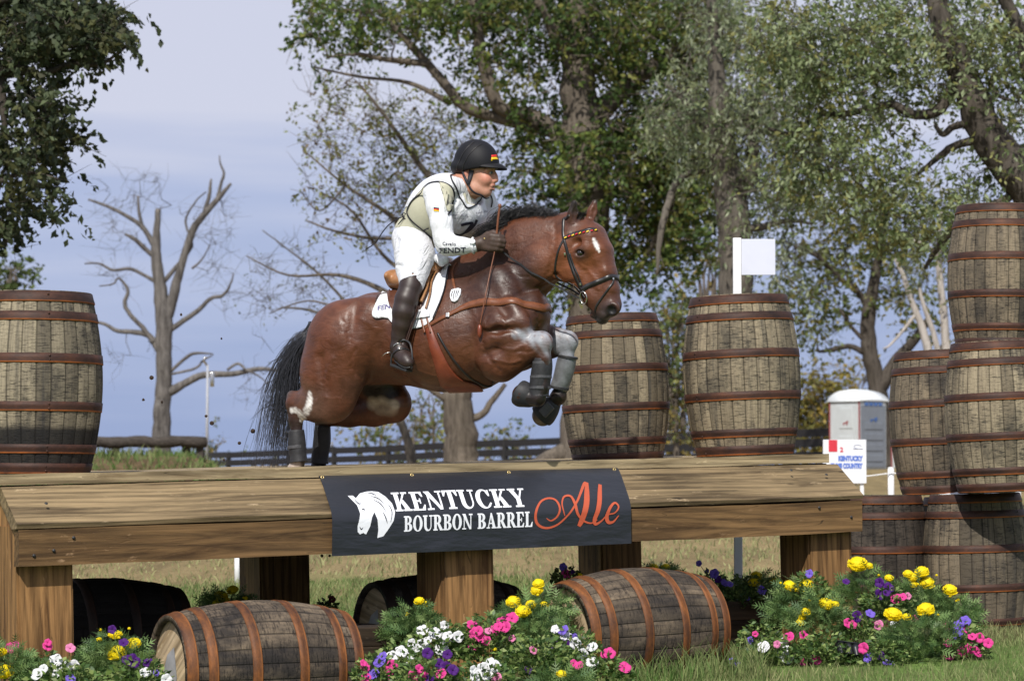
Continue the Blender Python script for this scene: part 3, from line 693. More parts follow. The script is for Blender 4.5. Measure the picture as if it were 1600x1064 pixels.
# white powder on top of one barrel: a heap resting on the lid
def powder():
    P = W(1522, 771, 16.9); m = MB(); vs = []
    for i in range(7):
        for k in range(24): a = 2*pi*k/24; r = .24*i/6*(1+.12*sin(3*a+1)); vs.append((r*cos(a), r*sin(a), .022*(1-(i/6)**2)+.004*sin(5*a+i)))
    m.add(vs, [(i*24+k, i*24+(k+1)%24, (i+1)*24+(k+1)%24, (i+1)*24+k) for i in range(6) for k in range(24)])
    o = m.build('powder_heap', M['white_cloth']); o.location = (P.x, P.y, P.z-.012); tag(o, 'white powdery heap on the lid of the bottom right barrel', 'powder')
powder()

# ---------------------------------------------------------------- smaller structures
def flag_post():
    r = empty('flag_post', W(1151, 925, 15.5), (0,0,0), 'white post with a white flag board rising behind the right barrel on the jump', 'flag post'); inv = -r.location
    a = W(1151.5, 372, 16.6); z0 = G(a.x, a.y)-.1
    m = MB(); m.box((a.x, a.y, (a.z+z0)/2), (.05, .035, a.z-z0), bev=.004); o = m.build('post', M['white_paint'], r, False); o.location = -r.location
    p0 = W(1158, 375, 16.6); p1 = W(1211, 431, 16.6)
    m = MB(); m.box(((p0.x+p1.x)/2, a.y-.022, (p0.z+p1.z)/2+.003), (p1.x-p0.x, .008, p0.z-p1.z), bev=.002); o = m.build('flag_board', simple('flag_white', (.60,.62,.72), .6, .03, 9, 0), r, False); o.location = -r.location
flag_post()
def timber_bed(name, px0, px1, py0, py1, d, label, yaw=28):
    A = W(px0, py0, d); w = (px1-px0)*d/F/cos(radians(yaw)); h = (py1-py0)*d/F
    r = empty(name, (A.x, A.y, A.z-h), (0, 0, radians(yaw)), label, 'planter')
    for j in range(2):
        m = MB(); m.box((w/2, .03, h*(.25+.5*j)), (w, .05, h*.49), bev=.006); m.build('side_board', M['dark_board'], r, False)
        m = MB(); m.box((.03, .30, h*(.25+.5*j)), (.05, .48, h*.488), bev=.006); m.build('end_board', M['dark_board'], r, False)
    m = MB(); m.box((w/2, .3, h*.9), (w-.07, .47, .02)); m.build('soil', simple('soil'+str(px0), (.03,.02,.014), .95, .4, 14, .6, .02), r, False)
timber_bed('wooden_planter', 1122, 1222, 940, 1000, 15.6, 'dark board planter between the lying barrel and the right flower bed')
timber_bed('wooden_planter', 552, 652, 981, 1040, 13.9, 'dark board planter in front of the pale-headed lying barrel')

def fence():
    r = empty('board_fence', W(700, 733, 110), (0,0,0), 'long dark four-board paddock fence along the crest', 'fence')
    off = -r.location
    # (px, py top of posts, d)
    line = [(300, 707, 128), (357, 706, 122), (452, 702, 118), (522, 698, 115), (607, 695, 112), (698, 690, 109), (790, 686, 106), (884, 682, 103), (980, 679, 100), (1060, 676, 97.5), (1148, 673, 95), (1236, 670, 92.5), (1330, 667, 90), (1425, 664, 88), (1520, 660, 86), (1620, 656, 84)]
    P = []
    for px, py, d in line:
        t = W(px, py, d); P.append(t); z0 = G(t.x, t.y)-.3
        m = MB(); m.box((t.x, t.y, (t.z+z0)/2), (.22, .2, t.z-z0), bev=.02); m.build('fence_post', M['fence_wood'], r, False).location = off
    for a, b in zip(P[:-1], P[1:]):
        for k, fz in enumerate((.12, .5, .88)):
            za = a.z-fz*1.0-.02; zb = b.z-fz*1.0-.02; m = MB(); sag = random.uniform(-.03,.03)
            A = Vector((a.x, a.y-.12, za+sag)); B = Vector((b.x, b.y-.12, zb+sag)); D = (B-A); R = D.to_track_quat('X','Z').to_matrix()
            m.box((A+B)/2, (D.length+.02, .04, .27), R, .005); m.build('fence_rail', M['fence_wood'], r, False).location = off
fence()
def log_rail():
    a = W(128, 691, 59); b = W(322, 690, 60); m = MB(); n = 14
    pts = [a.lerp(b, i/n)+Vector((0,0,.015*sin(i*1.3))) for i in range(n+1)]
    m.tube([p-a for p in pts], [.125+.012*sin(i*2.1) for i in range(n+1)], 16)
    r = empty('log_rail', a, (0,0,0), 'round dark log laid along the grassy bank at the left', 'log rail'); m.build('log', M['log_wood'], r)
    for px in (180, 290, 312):
        p = W(px, 702, 60)-a; m = MB(); m.box((p.x, p.y+.05, p.z-.1), (.16, .2, .5), bev=.02); m.build('support_block', M['log_wood'], r, False)
log_rail()
def mast():
    b = W(323, 716, 66); t = W(325, 570, 66); r = empty('lamp_mast', (b.x, b.y, G(b.x,b.y)), (0,0,0), 'thin pale pole with a small head standing behind the log rail', 'pole')
    m = MB(); m.tube([(0,0,0), (0.01,0,t.z-r.location.z)], [.04,.028], 8); m.build('pole', simple('pole_grey', (.36,.37,.40), .5, .05, 9, 0), r)
    m = MB(); m.tube([(0,0,t.z-r.location.z-.02), (-.1,0,t.z-r.location.z+.12),(-.02,0,t.z-r.location.z+.2)], [.03,.03,.02], 6); m.box((.12,0,t.z-r.location.z-.35),(.1,.1,.35),bev=.02); m.build('lamp_head', M['steel'], r)
mast()
def stake_line():
    pts = [(1392, 731, 800, 33), (371, 850, 893, 22.5), (1590, 726, 790, 33), (1210, 736, 800, 33)]
    tops = []
    lab = ['short white stake holding the string right of the jump, left of the barrel stack', 'short white stake in the grass under the left half of the jump', 'short white string stake hidden behind the barrel stack', 'short white string stake hidden behind the right end of the jump']
    for (px, pt, pb, d), l in zip(pts, lab):
        t = W(px, pt, d); z0 = G(t.x, t.y)-.05; m = MB(); m.tube([(0,0,0),(0,0,t.z-z0)], .038 if d > 30 else .024, 10); m.lathe([(0,.012),(.03,.008),(.04 if d>30 else .026,0)], 10, (0,0,t.z-z0)); 
        o = m.build('marker_stake', M['white_paint']); o.location = (t.x, t.y, z0); tag(o, l, 'stake', 'short white marker stakes'); tops.append(t)
    a, b, c = tops[3], tops[0], tops[2]; m = MB()
    P = [a.lerp(b, i/8)+Vector((0,-.05,-.06-.05*sin(pi*i/8))) for i in range(9)]+[b.lerp(c, i/8)+Vector((0,-.05,-.06-.05*sin(pi*i/8))) for i in range(1, 9)]
    m.tube(P, .008, 5); tag(m.build('string', M['white_paint']), 'thin white string running between the short stakes', 'string')
stake_line()
def text_mesh(s, size, mat, parent, name='lettering', bold=.0, loc=(0,0,0), rot=(pi/2,0,0), align='CENTER', ext=.001):
    cu = bpy.data.curves.new(name, 'FONT'); cu.body = s; cu.size = size; cu.align_x = align; cu.extrude = ext; cu.offset = bold; cu.resolution_u = 3
    o = bpy.data.objects.new('tmp', cu); COL.objects.link(o); dg = bpy.context.evaluated_depsgraph_get(); me = bpy.data.meshes.new_from_object(o.evaluated_get(dg)); bpy.data.objects.remove(o)
    me.name = name; me.materials.clear(); ob = link(name, me, parent, mat, False); ob.location = loc; ob.rotation_euler = rot; return ob
def course_sign():
    d = 31; s = d/F; p = W(1320, 755, d); w = 67*s; h = 68*s
    r = empty('course_sign', (p.x, p.y, p.z), (0, 0, radians(-4)), 'white course sign with red corner and blue lettering behind the right end of the jump', 'sign')
    m = MB(); m.box((0,0,h/2), (w, .02, h), bev=.003); m.build('sign_board', M['white_plastic'], r, False)
    m = MB(); m.box((-w*.27,-.012,h*.86), (w*.20,.004,h*.27)); m.build('red_panel', simple('sign_red', (.55,.03,.05), .5, .05, 9, 0), r, False)
    blue = simple('sign_blue', (.10,.18,.55), .5, .05, 9, 0)
    text_mesh('KENTUCKY', h*.15, blue, r, bold=.006, loc=(w*.13, -.013, h*.52)).scale = (.70,1,1); text_mesh('CROSS COUNTRY', h*.15, blue, r, bold=.006, loc=(w*.03, -.013, h*.35)).scale = (.60,1,1)
    text_mesh('2', h*.15, simple('sign_red2', (.55,.03,.05), .5, .05, 9, 0), r, bold=.003, loc=(-w*.07, -.013, h*.72))
    for x in (-w*.4, w*.4):
        m = MB(); zz = p.z-G(p.x, p.y); m.box((x, .03, -zz/2), (.04,.03,zz+.1)); m.build('leg', M['white_paint'], r, False)
    m = MB(); m.tube([(w*.3+.04*cos(a), -.013, h*.84+.022*sin(a)) for a in [i*.6 for i in range(9)]], .003, 4); m.tube([(w*.3-.05,-.013,h*.79),(w*.3+.06,-.013,h*.79)], .003, 4); m.build('emblem', simple('sign_grey', (.25,.28,.4), .5, .05, 9, 0), r)
course_sign()
def loo(px0, pxm, px1, pyt, pyb, d, label):
    """portable toilet: px0..pxm front side face, pxm..px1 door side"""
    s = d/F; yaw = radians(-28); P = W(pxm, pyb, d)
    H = (pyb-pyt)*s; wa = (pxm-px0)*s/cos(yaw); wb = (px1-pxm)*s/abs(sin(yaw))*.85
    z0 = G(P.x, P.y); r = empty('portable_toilet', (P.x, P.y, z0), (0,0,radians(-50)), label, 'portable toilet', 'portable toilets behind the jump')
    dz = P.z-z0; W1 = 1.12; D1 = 1.12; hb = H*.86+dz
    grey = simple('loo_light', (.50,.53,.54), .45, .06, 4, .05); dark = simple('loo_dark', (.17,.19,.22), .45, .08, 4, .05); redm = simple('loo_red', (.28,.06,.06), .5, .1, 4, 0); blue = simple('loo_blue', (.06,.13,.33), .5, .1, 6, 0)
    # corner post is the origin; left face runs to -x, door face runs back along +y
    m = MB(); m.box((-W1/2, D1/2, hb/2), (W1, D1, hb), bev=.03); m.build('cabin', grey, r, False)
    m = MB(); m.box((.012, D1/2, hb*.48), (.03, D1*.9, hb*.9), bev=.01)
    for k in range(4): m.box((.03, D1/2, hb*(.16+.155*k)), (.03, D1*.66, hb*.1), bev=.014)
    m.build('dark_side', dark, r, False)
    m = MB()
    m.box((-W1*.42, -.018, hb*.5), (W1*.62, .03, hb*.86), bev=.012); m.box((-W1*.42, -.035, hb*.74), (W1*.44, .03, hb*.3), bev=.013); m.box((-W1*.42, -.035, hb*.3), (W1*.44, .03, hb*.36), bev=.013); m.build('door', grey, r, False)
    for k in range(4): m = MB(); m.box((.035, D1*(.24+.17*k), hb*.945), (.012, D1*.13, hb*.05)); m.build('vent', blue, r, False)
    for a, b in ((0.008, -.008), (-W1-.005, -.006)): m = MB(); m.box((a, b, hb/2), (.03,.03,hb*.99)); m.build('corner_strip', redm, r, False)
    for (x, y, rx) in ((-W1*.42, -.055, 0), (.042, D1*.5, pi/2)):
        m = MB()
        for q in ((0,0,.09,.03),(.06,.04,.04,.035),(-.07,-.035,.02,.05),(.05,-.04,.02,.045)):
            if rx == 0: m.box((x+q[0], y, hb*.67+q[1]), (q[2]*2, .004, q[3]), bev=0)
            else: m.box((x, y+q[0]*1.6, hb*.72+q[1]), (.006, q[2]*3, q[3]), bev=0)
        m.build('emblem', redm if rx == 0 else blue, r, False)
    m = MB(); n = 18; vs = []
    for i in range(n+1):
        t = i/n; x = -W1-.06+(W1+.12)*t; zz = hb+.02+(.29*H/2.2)*(sin(pi*t)**.62)
        for y in (-.06, D1*.33, D1*.67, D1+.06): vs.append((x, y, zz-(.05 if y < 0 or y > D1 else 0)))
    fs = [(i*4+j, (i+1)*4+j, (i+1)*4+j+1, i*4+j+1) for i in range(n) for j in range(3)]+[tuple([i*4 for i in range(n, -1, -1)]), tuple(i*4+3 for i in range(n+1))]+[(n*4, n*4+3, 3, 0)][0:0]
    m.add(vs, fs); m.box((-W1/2, D1/2, hb+.0), (W1+.11, D1+.11, .05), bev=.015); m.build('roof', simple('loo_roof', (.66,.69,.70), .4, .04, 5, .05), r)
loo(1303, 1343, 1393, 607, 735, 77, 'grey portable toilet with white domed roof and dark ribbed side')
loo(1396, 1440, 1490, 611, 735, 78, 'second portable toilet mostly hidden behind the barrel stack')
# ---------------------------------------------------------------- the horse and rider share one heading
PSI = radians(25)
HO = W(660, 733, 15.15)                              # origin on the table top under the belly
HF = Vector((cos(PSI), -sin(PSI), 0)); HL = Vector((sin(PSI), cos(PSI), 0))
def to_local(P): D = P-HO; return Vector((D.dot(HF), D.dot(HL), D.z))
CAML = to_local(CAMP)
def rayl(px, py): r = ray(px, py); return Vector((r.dot(HF), r.dot(HL), r.z))
def H(px, py, s=0.0):                                # local point seen at a pixel, s metres from the median plane towards the camera
    r = rayl(px, py); t = (-s-CAML.y)/r.y; return CAML+r*t
K = 287.0
def Hc(pts, k=K): return [(H(p[0], p[1], p[2]), p[3]/k) for p in pts]
def paint(V, C, blobs):
    """coat colour and painted shade patches: (px, py, s, radius px, colour, strength[, min y/max y side])"""
    for b in blobs:
        p = np.array(H(b[0], b[1], b[2])); r = b[3]/K; d = np.sqrt(((V-p)**2).sum(1)); w = (np.clip(1.4-d/r, 0, 1)**1.2*b[5])[:, None]; w = np.clip(w, 0, 1)
        C[:] = C*(1-w)+np.array(b[4])*w
def bvh_of(V, Q): return BVHTree.FromPolygons([tuple(v) for v in V], [tuple(int(i) for i in q) for q in Q])
def hit(bvh, px, py, off=0.0):
    r = rayl(px, py).normalized(); h = bvh.ray_cast(CAML, r)
    if h[0] is None:
        # slide to the nearest surface point beside the sight line
        h = bvh.find_nearest(H(px, py, .1))
    n = h[1]
    if n.dot(r) > 0: n = -n
    return h[0]+n*off, n
def strap(bvh, pts, width, thick, name, mat, parent, n=8, off=.001, extra=None):
    """a flat band that follows the body's surface. pts: (px,py) seen points or Vectors (snapped to the surface)"""
    Pn = []
    raw = []
    for p in pts:
        if isinstance(p, Vector): q = bvh.find_nearest(p); raw.append((q[0], q[1]))
        else: raw.append(hit(bvh, p[0], p[1]))
    P = smooth_pts([tuple(p[0])+tuple(p[1]) for p in raw], n); W_ = [] 
    if not isinstance(width, (list, tuple)): width = [width]*len(pts)
    ws = smooth_pts([(w,) for w in width], n)
    out = MB(); pos = []; nor = []
    for q in P:
        v = Vector(q[:3]); nn = Vector(q[3:]).normalized(); near = bvh.find_nearest(v)
        if near[0] is not None and (near[0]-v).length < .03: v = near[0]
        pos.append(v); nor.append(nn)
    # smooth the path a little
    for _ in range(2): pos = [pos[0]]+[(pos[i-1]+pos[i]*2+pos[i+1])/4 for i in range(1, len(pos)-1)]+[pos[-1]]
    vs = []
    for i, v in enumerate(pos):
        t = (pos[min(i+1, len(pos)-1)]-pos[max(i-1, 0)]).normalized(); nn = (nor[i]-t*nor[i].dot(t)).normalized(); sd = t.cross(nn)
        w = ws[i][0]/2
        for a, b in ((-1, 0), (-.9, thick), (.9, thick), (1, 0)):
            edge = v+sd*w*a; e = bvh.find_nearest(edge)
            lift = 0
            if e[0] is not None:
                lift = max(0, min(.02, (e[0]-edge).dot(nn)))
            vs.append(edge+nn*(off+b+lift))
    fs = []
    for i in range(len(pos)-1):
        for k in range(4): fs.append((i*4+k, i*4+(k+1)%4, (i+1)*4+(k+1)%4, (i+1)*4+k))
    fs += [(3,2,1,0), tuple((len(pos)-1)*4+k for k in range(4))]
    out.add(vs, fs); return out.build(name, mat, parent)

def sculpt_horse():
    S = Sculpt((-1.05, -.52, -.12), (1.25, .52, 1.58), .0075)
    c = lambda pts, k=.03, sy=1.0: S.chain(Hc(pts), k, sy)
    # trunk
    c([(540,543,0,66),(590,529,0,70),(640,528,0,72),(690,526,0,84),(733,516,0,92),(775,500,0,82)], .05, .86)
    c([(775,500,0,80),(806,492,0,54)], .05, .80)
    c([(690,470,0,44),(740,448,0,50),(772,440,0,52)], .05, .62)       # withers
    for s in (1, -1):
        c([(540,520,.13*s,52),(525,570,.15*s,52),(520,615,.17*s,38)], .05, .8)   # buttock
        S.ell(H(575,500,.17*s), (.17,.10,.13), None, .06)
        S.ell(H(690,535,.16*s), (.30,.155,.235), None, .06)              # rib cage
        S.ell(H(775,478,.16*s), (.15,.085,.22), None, .06)               # shoulder blade
        S.ell(H(806,500,.16*s), (.10,.085,.12), None, .045)
        S.ell(H(835,488,.09*s), (.07,.09,.11), None, .05)               # breast
    # neck
    c([(775,450,0,66),(800,415,0,62),(826,398,0,57),(856,388,0,49),(876,380,0,42),(893,366,0,31)], .04, .50)
    c([(795,378,0,22),(830,358,0,17),(872,351,0,13)], .02, .8)            # crest
    c([(845,440,0,20),(852,420,0,18)], .03, .8)
    for s in (1,-1):
        c([(800,440,.085*s,34),(840,415,.07*s,30),(872,392,.065*s,24)], .04, .6)
    # head
    c([(893,362,0,28),(912,378,0,33),(925,403,0,31),(934,430,0,25.5),(943,455,0,22),(952,476,0,20)], .03, .80)
    for s in (1,-1):
        S.ell(H(888,412,.058*s), (.105,.038,.105), None, .03)             # cheek
        c([(905,430,.045*s,17),(925,465,.035*s,13),(936,483,.03*s,11)], .03, .75)   # jaw bars
        c([(918,374,.062*s,16),(917,388,.072*s,13),(908,398,.070*s,12)], .025, .9)    # brow and orbit
        c([(914,405,.066*s,8),(928,430,.052*s,7),(936,448,.045*s,6)], .02, 1)          # facial crest
        S.ell(H(957,482,.043*s), (.042,.026,.040), None, .018)            # nostril wing
        S.ell(H(944,493,.028*s), (.03,.028,.022), None, .018)
        c([(890,372,.06*s,15),(878,392,.07*s,15)], .03, .8)
    c([(931,366,0,14),(945,390,0,10),(952,425,0,9),(958,452,0,8)], .02, 2.0)     # flat face bone
    S.ell(H(941,500,0), (.034,.034,.024), None, .018)                    # lower lip, chin
    S.ell(H(930,492,0), (.03,.03,.022), None, .018)
    for s in (1,-1):
        S.ell(H(907,395,.104*s), (.025,.014,.018), None, .010, 'sub')
        S.chain([(H(899,391,.105*s), .0045), (H(907,388,.112*s), .006), (H(914,394,.105*s), .0045)], .008)   # upper lid
        S.chain([(H(900,400,.100*s), .003), (H(907,402,.105*s), .004), (H(914,399,.102*s), .003)], .007)
        S.ell(H(955.5,485,.072*s), (.032,.028,.030), None, .012, 'sub'); S.ell(H(903,379,.098*s), (.022,.014,.016), None, .025, 'sub'); S.ell(H(922,424,.098*s), (.03,.018,.04), None, .03, 'sub')
        S.chain([(H(962,500,.035*s), .0035), (H(945,497,.062*s), .0035), (H(930,488,.058*s), .0035)], .006, 1, 'sub')
        S.chain([(H(898,441,.085*s), .006), (H(882,443,.085*s), .006), (H(868,428,.085*s), .006)], .02, 1, 'sub')
    # ears
    for s, b, t in ((.065, (893,348), (898,312)), (-.05, (921,346), (931,311))):
        B = H(*b, s); T = H(*t, s*1.25); mid = B.lerp(T, .45)
        S.chain([(B, .027), (mid, .028), (B.lerp(T, .8), .014), (T, .004)], .014, .62)
        o = Vector((.022, -.012 if s > 0 else .008, 0)) if s > 0 else Vector((.024,-.014,0))
        S.chain([(B.lerp(T,.18)+o, .014), (mid+o, .019), (B.lerp(T,.82)+o*.6, .007)], .006, .7, 'sub')
    # fore legs
    def fore(s, elbow, fa, knee, can, fet, pas, hoof):
        S.chain(Hc([(785,520,s,46), (*elbow, s, 38), (*fa[0], s, fa[0+0] and 27), (*fa[1], s, 21), (*knee, s, 16.5)]), .035, .74)
        S.ell(H(*knee, s), (.062,.046,.056), None, .02)
        S.chain(Hc([(*knee, s, 15), (*can[0], s, 10.5), (*can[1], s, 9.5), (*fet, s, 12.5)]), .015, .85)
        S.chain(Hc([(*fet, s, 12), (*pas, s, 10.5)]), .015, .95)
        S.chain(Hc([(*pas, s, 11), (*hoof, s, 17)]), .012, .95)
    fore(.205, (783,556), ((806,550),(828,542)), (846,535), ((850,560),(847,606)), (840,622), (829,622), (817,617))
    fore(-.16, (812,540), ((846,536),(868,534)), (886,534), ((886,556),(877,604)), (872,620), (862,632), (848,649))
    # muscles of the near forearm and shoulder
    c([(772,545,.25,16),(800,540,.24,12),(826,532,.22,8)], .02, .6); c([(780,572,.23,15),(806,566,.22,11),(828,556,.21,7)], .02, .6)
    c([(795,480,.24,14),(810,506,.24,15),(790,535,.25,16)], .04, .6)
    S.chain([(H(757,440,.26), .008), (H(790,490,.285), .004)], .06, 1, 'sub')
    S.chain([(H(778,545,.30), .012), (H(735,560,.31), .010)], .05, 1, 'sub')
    S.chain([(H(752,520,.30), .004), (H(778,516,.30), .006), (H(806,514,.285), .004)], .05, 1, 'sub')
    # hind legs
    def hind(s, T):
        S.chain(Hc([(p[0], p[1], s, p[2]) for p in T[0]]), .045, .62)
        S.chain(Hc([(p[0], p[1], s, p[2]) for p in T[1]]), .025, .72)
        S.chain(Hc([(p[0], p[1], s, p[2]) for p in T[2]]), .015, .85)
    hind(.19, ([(535,535,62),(518,590,50),(512,622,40)], [(520,620,38),(495,628,32),(476,632,22),(462,632,16)], [(460,630,14),(462,655,11.5),(464,680,9.5),(465,708,9.5),(466,716,12),(465,725,10),(461,733,13)]))
    S.chain(Hc([(478,628,.19,14),(456,618,.19,8.5)]), .015, .8)
    hind(-.17, ([(560,560,50),(596,606,34),(617,628,28)], [(615,634,28),(585,642,24),(545,645,22),(508,650,17)], [(504,655,14),(502,680,10),(500,710,10),(499,717,12),(498,726,11),(496,733,13)]))
    # flank and stifle modelling
    S.chain([(H(547,560,.33), .012), (H(556,600,.32), .012), (H(548,640,.30), .012)], .05, 1, 'sub')
    S.chain([(H(560,588,.30), .03), (H(600,598,.20), .035), (H(640,606,.14), .03)], .06, .8, 'sub')
    S.chain([(H(500,560,.315), .004), (H(505,610,.315), .004)], .06, 1, 'sub')
    S.chain([(H(556,470,.26), .010), (H(545,540,.33), .012)], .05, 1, 'sub')
    return S.mesh(1)
HV, HQ = sculpt_horse()
HB = bvh_of(HV, HQ)
def relief():
    global HV, HB
    L = [([(905,412),(918,421),(930,437),(934,452)],.0032,.008),([(897,402),(900,420),(908,436)],.002,.007),([(862,436),(840,450),(810,460),(795,470)],-.006,.014),([(770,478),(785,497),(790,512)],.0035,.008),
         ([(610,562),(650,578),(690,590),(715,600)],.0035,.008),([(776,540),(800,546),(820,540)],.004,.009),([(772,562),(795,567),(815,563)],.004,.009),([(566,592),(552,578),(548,560),(556,545)],-.006,.012),
         ([(536,500),(546,530),(546,560)],-.004,.014),([(560,496),(585,512),(598,535)],.003,.016),([(476,640),(496,626),(503,603)],.004,.010),([(762,496),(752,526),(762,556),(780,580)],-.006,.013),
         ([(790,435),(800,444),(812,448)],-.003,.006),([(786,443),(797,453),(812,457)],-.003,.006),([(800,425),(812,432),(826,433)],-.003,.006),([(640,590),(648,600),(660,606)],-.002,.008),
         ([(866,350),(868,372),(864,400),(858,425)],-.004,.012),([(730,470),(742,490),(745,510)],.003,.012),([(588,480),(610,500),(622,530)],-.003,.016),([(808,548),(826,550),(836,545)],-.004,.008),
         ([(700,520),(702,550),(708,575)],-.0022,.012),([(683,520),(684,552),(690,580)],-.0022,.012),([(666,540),(668,560),(674,585)],-.002,.012),([(884,352),(893,346),(904,345)],-.002,.006),
         ([(940,440),(948,458),(956,468)],.0025,.007),([(520,560),(510,590),(508,620)],.005,.016),([(836,478),(842,498),(840,512)],-.005,.012)]
    off = np.zeros(len(HV)); 
    for pts, h, w in L:
        for p in smooth_pts(pts, 10):
            q = np.array(hit(HB, p[0]+1.2*sin(p[1]*.6), p[1])[0]); near = np.abs(HV-q).max(1) < w*2.6; d2 = ((HV[near]-q)**2).sum(1); v = h*np.exp(-d2/(w*w)*1.3)
            o = off[near]; off[near] = np.where(np.abs(v) > np.abs(o), v, o)
    idx = np.nonzero(np.abs(off) > 1e-5)[0]
    a = HV[HQ]; fn = np.cross(a[:,2]-a[:,0], a[:,3]-a[:,1]); vn = np.zeros_like(HV)
    for k in range(4): np.add.at(vn, HQ[:, k], fn)
    vn /= np.linalg.norm(vn, axis=1)[:, None]+1e-12
    c0 = HV.mean(0); sgn = 1 if ((vn*(HV-c0)).sum(1)).mean() > 0 else -1
    HV = HV+vn*off[:, None]*sgn; HB = bvh_of(HV, HQ)
relief()
horse = empty('horse', HO, (0,0,-PSI), 'glossy bay horse with black mane jumping over the table, white star on its forehead', 'horse')
def horse_coat():
    n = len(HV); C = np.tile(np.array([.095,.031,.0135]), (n, 1))
    dk = (.036,.015,.010); bk = (.010,.008,.008); red = (.25,.085,.030); wh = (.62,.60,.60); gy = (.30,.29,.30)
    P = []
    for s in (.2, -.2):
        P += [(520,500,s,60,(.115,.036,.015),.6),(610,500,s,60,(.088,.029,.013),.5),(640,575,s,80,(.098,.035,.016),.8),(700,590,s,60,(.11,.040,.017),.7),
              (790,430,s,50,dk,.9),(770,450,s,62,dk,.85),(745,440,s,55,dk,.8),(835,460,s,40,dk,.8),(815,470,s,38,dk,.65),(800,500,s,52,(.075,.028,.015),.75),(735,500,s,50,(.085,.030,.015),.7),(760,545,s,34,(.10,.04,.02),.6),
              (800,552,s,36,(.115,.040,.018),.7),(855,375,s,36,(.125,.040,.017),.7),(820,375,s,22,(.11,.038,.017),.6),(868,430,s,24,dk,.7)]
        P += [(500,630,s,36,(.13,.085,.065),.75),(480,600,s,24,(.17,.065,.03),.5),(560,610,s,30,(.07,.03,.02),.7)]
    P += [(895,410,0,52,(.185,.058,.020),.9),(925,420,0,36,(.165,.052,.019),.9),(940,380,0,30,(.16,.05,.02),.8),(948,455,0,20,(.11,.04,.02),.8),
          (953,487,0,24,(.028,.022,.022),1.3),(956,485,.055,9.5,(.004,.003,.003),1.4),(956,485,-.055,9.5,(.004,.003,.003),1.4),(940,500,0,17,(.05,.045,.045),1.2),(907,396,.11,12,(.045,.022,.015),1.0),(907,396,-.11,12,(.045,.022,.015),1.0)]
    P += [(570,606,-.02,24,(.018,.011,.009),1.1),(592,604,-.05,18,(.018,.011,.009),1.0),(548,600,.0,14,(.03,.014,.01),.8),(600,635,-.2,36,(.080,.030,.016),.7),(560,645,-.2,30,(.070,.028,.015),.7)]  # shade of the flank hollow and far thigh, painted into the coat
    for s in (.2, -.2): P += [(890,350,s*.35,18,(.05,.02,.013),.6)]
    for x, y, r in ((460,640,15),(463,660,20),(464,690,26),(465,720,26),(503,672,22),(500,700,26),(498,725,22),(848,545,10),(848,575,24),(846,605,24),(840,622,26),(832,621,24),(820,618,24),(884,560,24),(876,600,28),(868,622,22),(850,645,26),(868,545,12)):
        for s in (.18, -.17): P.append((x, y, s, r, bk, 1.2))
    P += [(450,612,.19,14,(.07,.05,.045),1.0)]
    P += [(899,316,.075,11,(.012,.008,.007),1.2),(897,328,.072,13,(.022,.013,.010),1.1),(895,340,.068,10,(.05,.02,.013),.8),(931,313,-.06,7,(.02,.012,.01),.9)]
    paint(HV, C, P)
    # streaky white grease on the knees, pale hoof, white foam on the hock, star
    def streak(px, py, s, r, colr, stg, fx, fz, th=0.0):
        p = np.array(hit(HB, px, py)[0] if s is None else H(px, py, s)); d = np.sqrt((((HV-p)*np.array([1, .8, 1]))**2).sum(1)); w = np.clip(1.5-d/(r/K), 0, 1)
        nz = .5+.5*np.sin(HV[:,0]*fx+HV[:,2]*fz+np.sin(HV[:,1]*60)*1.5)*.7+.3*np.sin(HV[:,1]*210+HV[:,2]*80)
        w = np.clip(w*(nz+th), 0, 1)[:, None]*stg; C[:] = C*(1-w)+np.array(colr)*w
    for x, y, s, r in ((808,522,None,7),(822,524,None,9),(838,526,None,13),(880,526,None,12),(893,542,None,13),(838,526,.20,14),(849,532,.20,16),(856,548,.19,11),(818,524,.2,9),(884,528,-.14,19),(892,545,-.14,17),(880,540,-.12,14),(855,564,.19,7)):
        streak(x, y, s, r, (.27,.28,.31), 1.0, 160, 60, .42)
    for x, y, r in ((474,650,4),(478,643,4.5),(481,636,4.5),(483,629,4.5),(484,622,4),(484,615,3),(468,645,4),(462,641,3.6),(456,641,3.2),(473,656,3),(470,650,4)): streak(x, y, None, r*1.25, (.80,.78,.75), 1.0, 200, 260, .55)
    for x, y in ((574,603),(582,606),(594,607),(606,609),(618,612),(574,612),(582,616),(594,618),(606,618)): streak(x, y, None, 8, (.012,.008,.007), .95, 10, 10, 1.0)  # near-black shade of the hollow, painted over the upper far thigh
    for x, y, r in ((582,630,9),(596,634,12),(608,638,11),(616,632,7)): streak(x, y, None, r, (.50,.42,.32), .8, 30, 40, .6)
    streak(461,727,None,7,(.50,.42,.36),.9,40,20,.6); streak(463,726,.20,8,(.55,.45,.36),.9,40,20,.6); streak(455,731,.19,9,(.45,.38,.32),.9,40,20,.6)
    for x, y, r in ((928,374,2.6),(930,379,3.6),(932,384,3.6),(934,389,2.8),(936,393,2.0)): streak(x, y, None, r*.85, (.78,.74,.72), 1, 10, 10, .9)
    streak(848,662,-.16,14,(.17,.13,.09),.9,30,20,.6); streak(856,655,-.16,10,(.17,.13,.09),.6,30,20,.6)
    return C
me = np_mesh('body', HV, HQ); set_col(me, horse_coat())
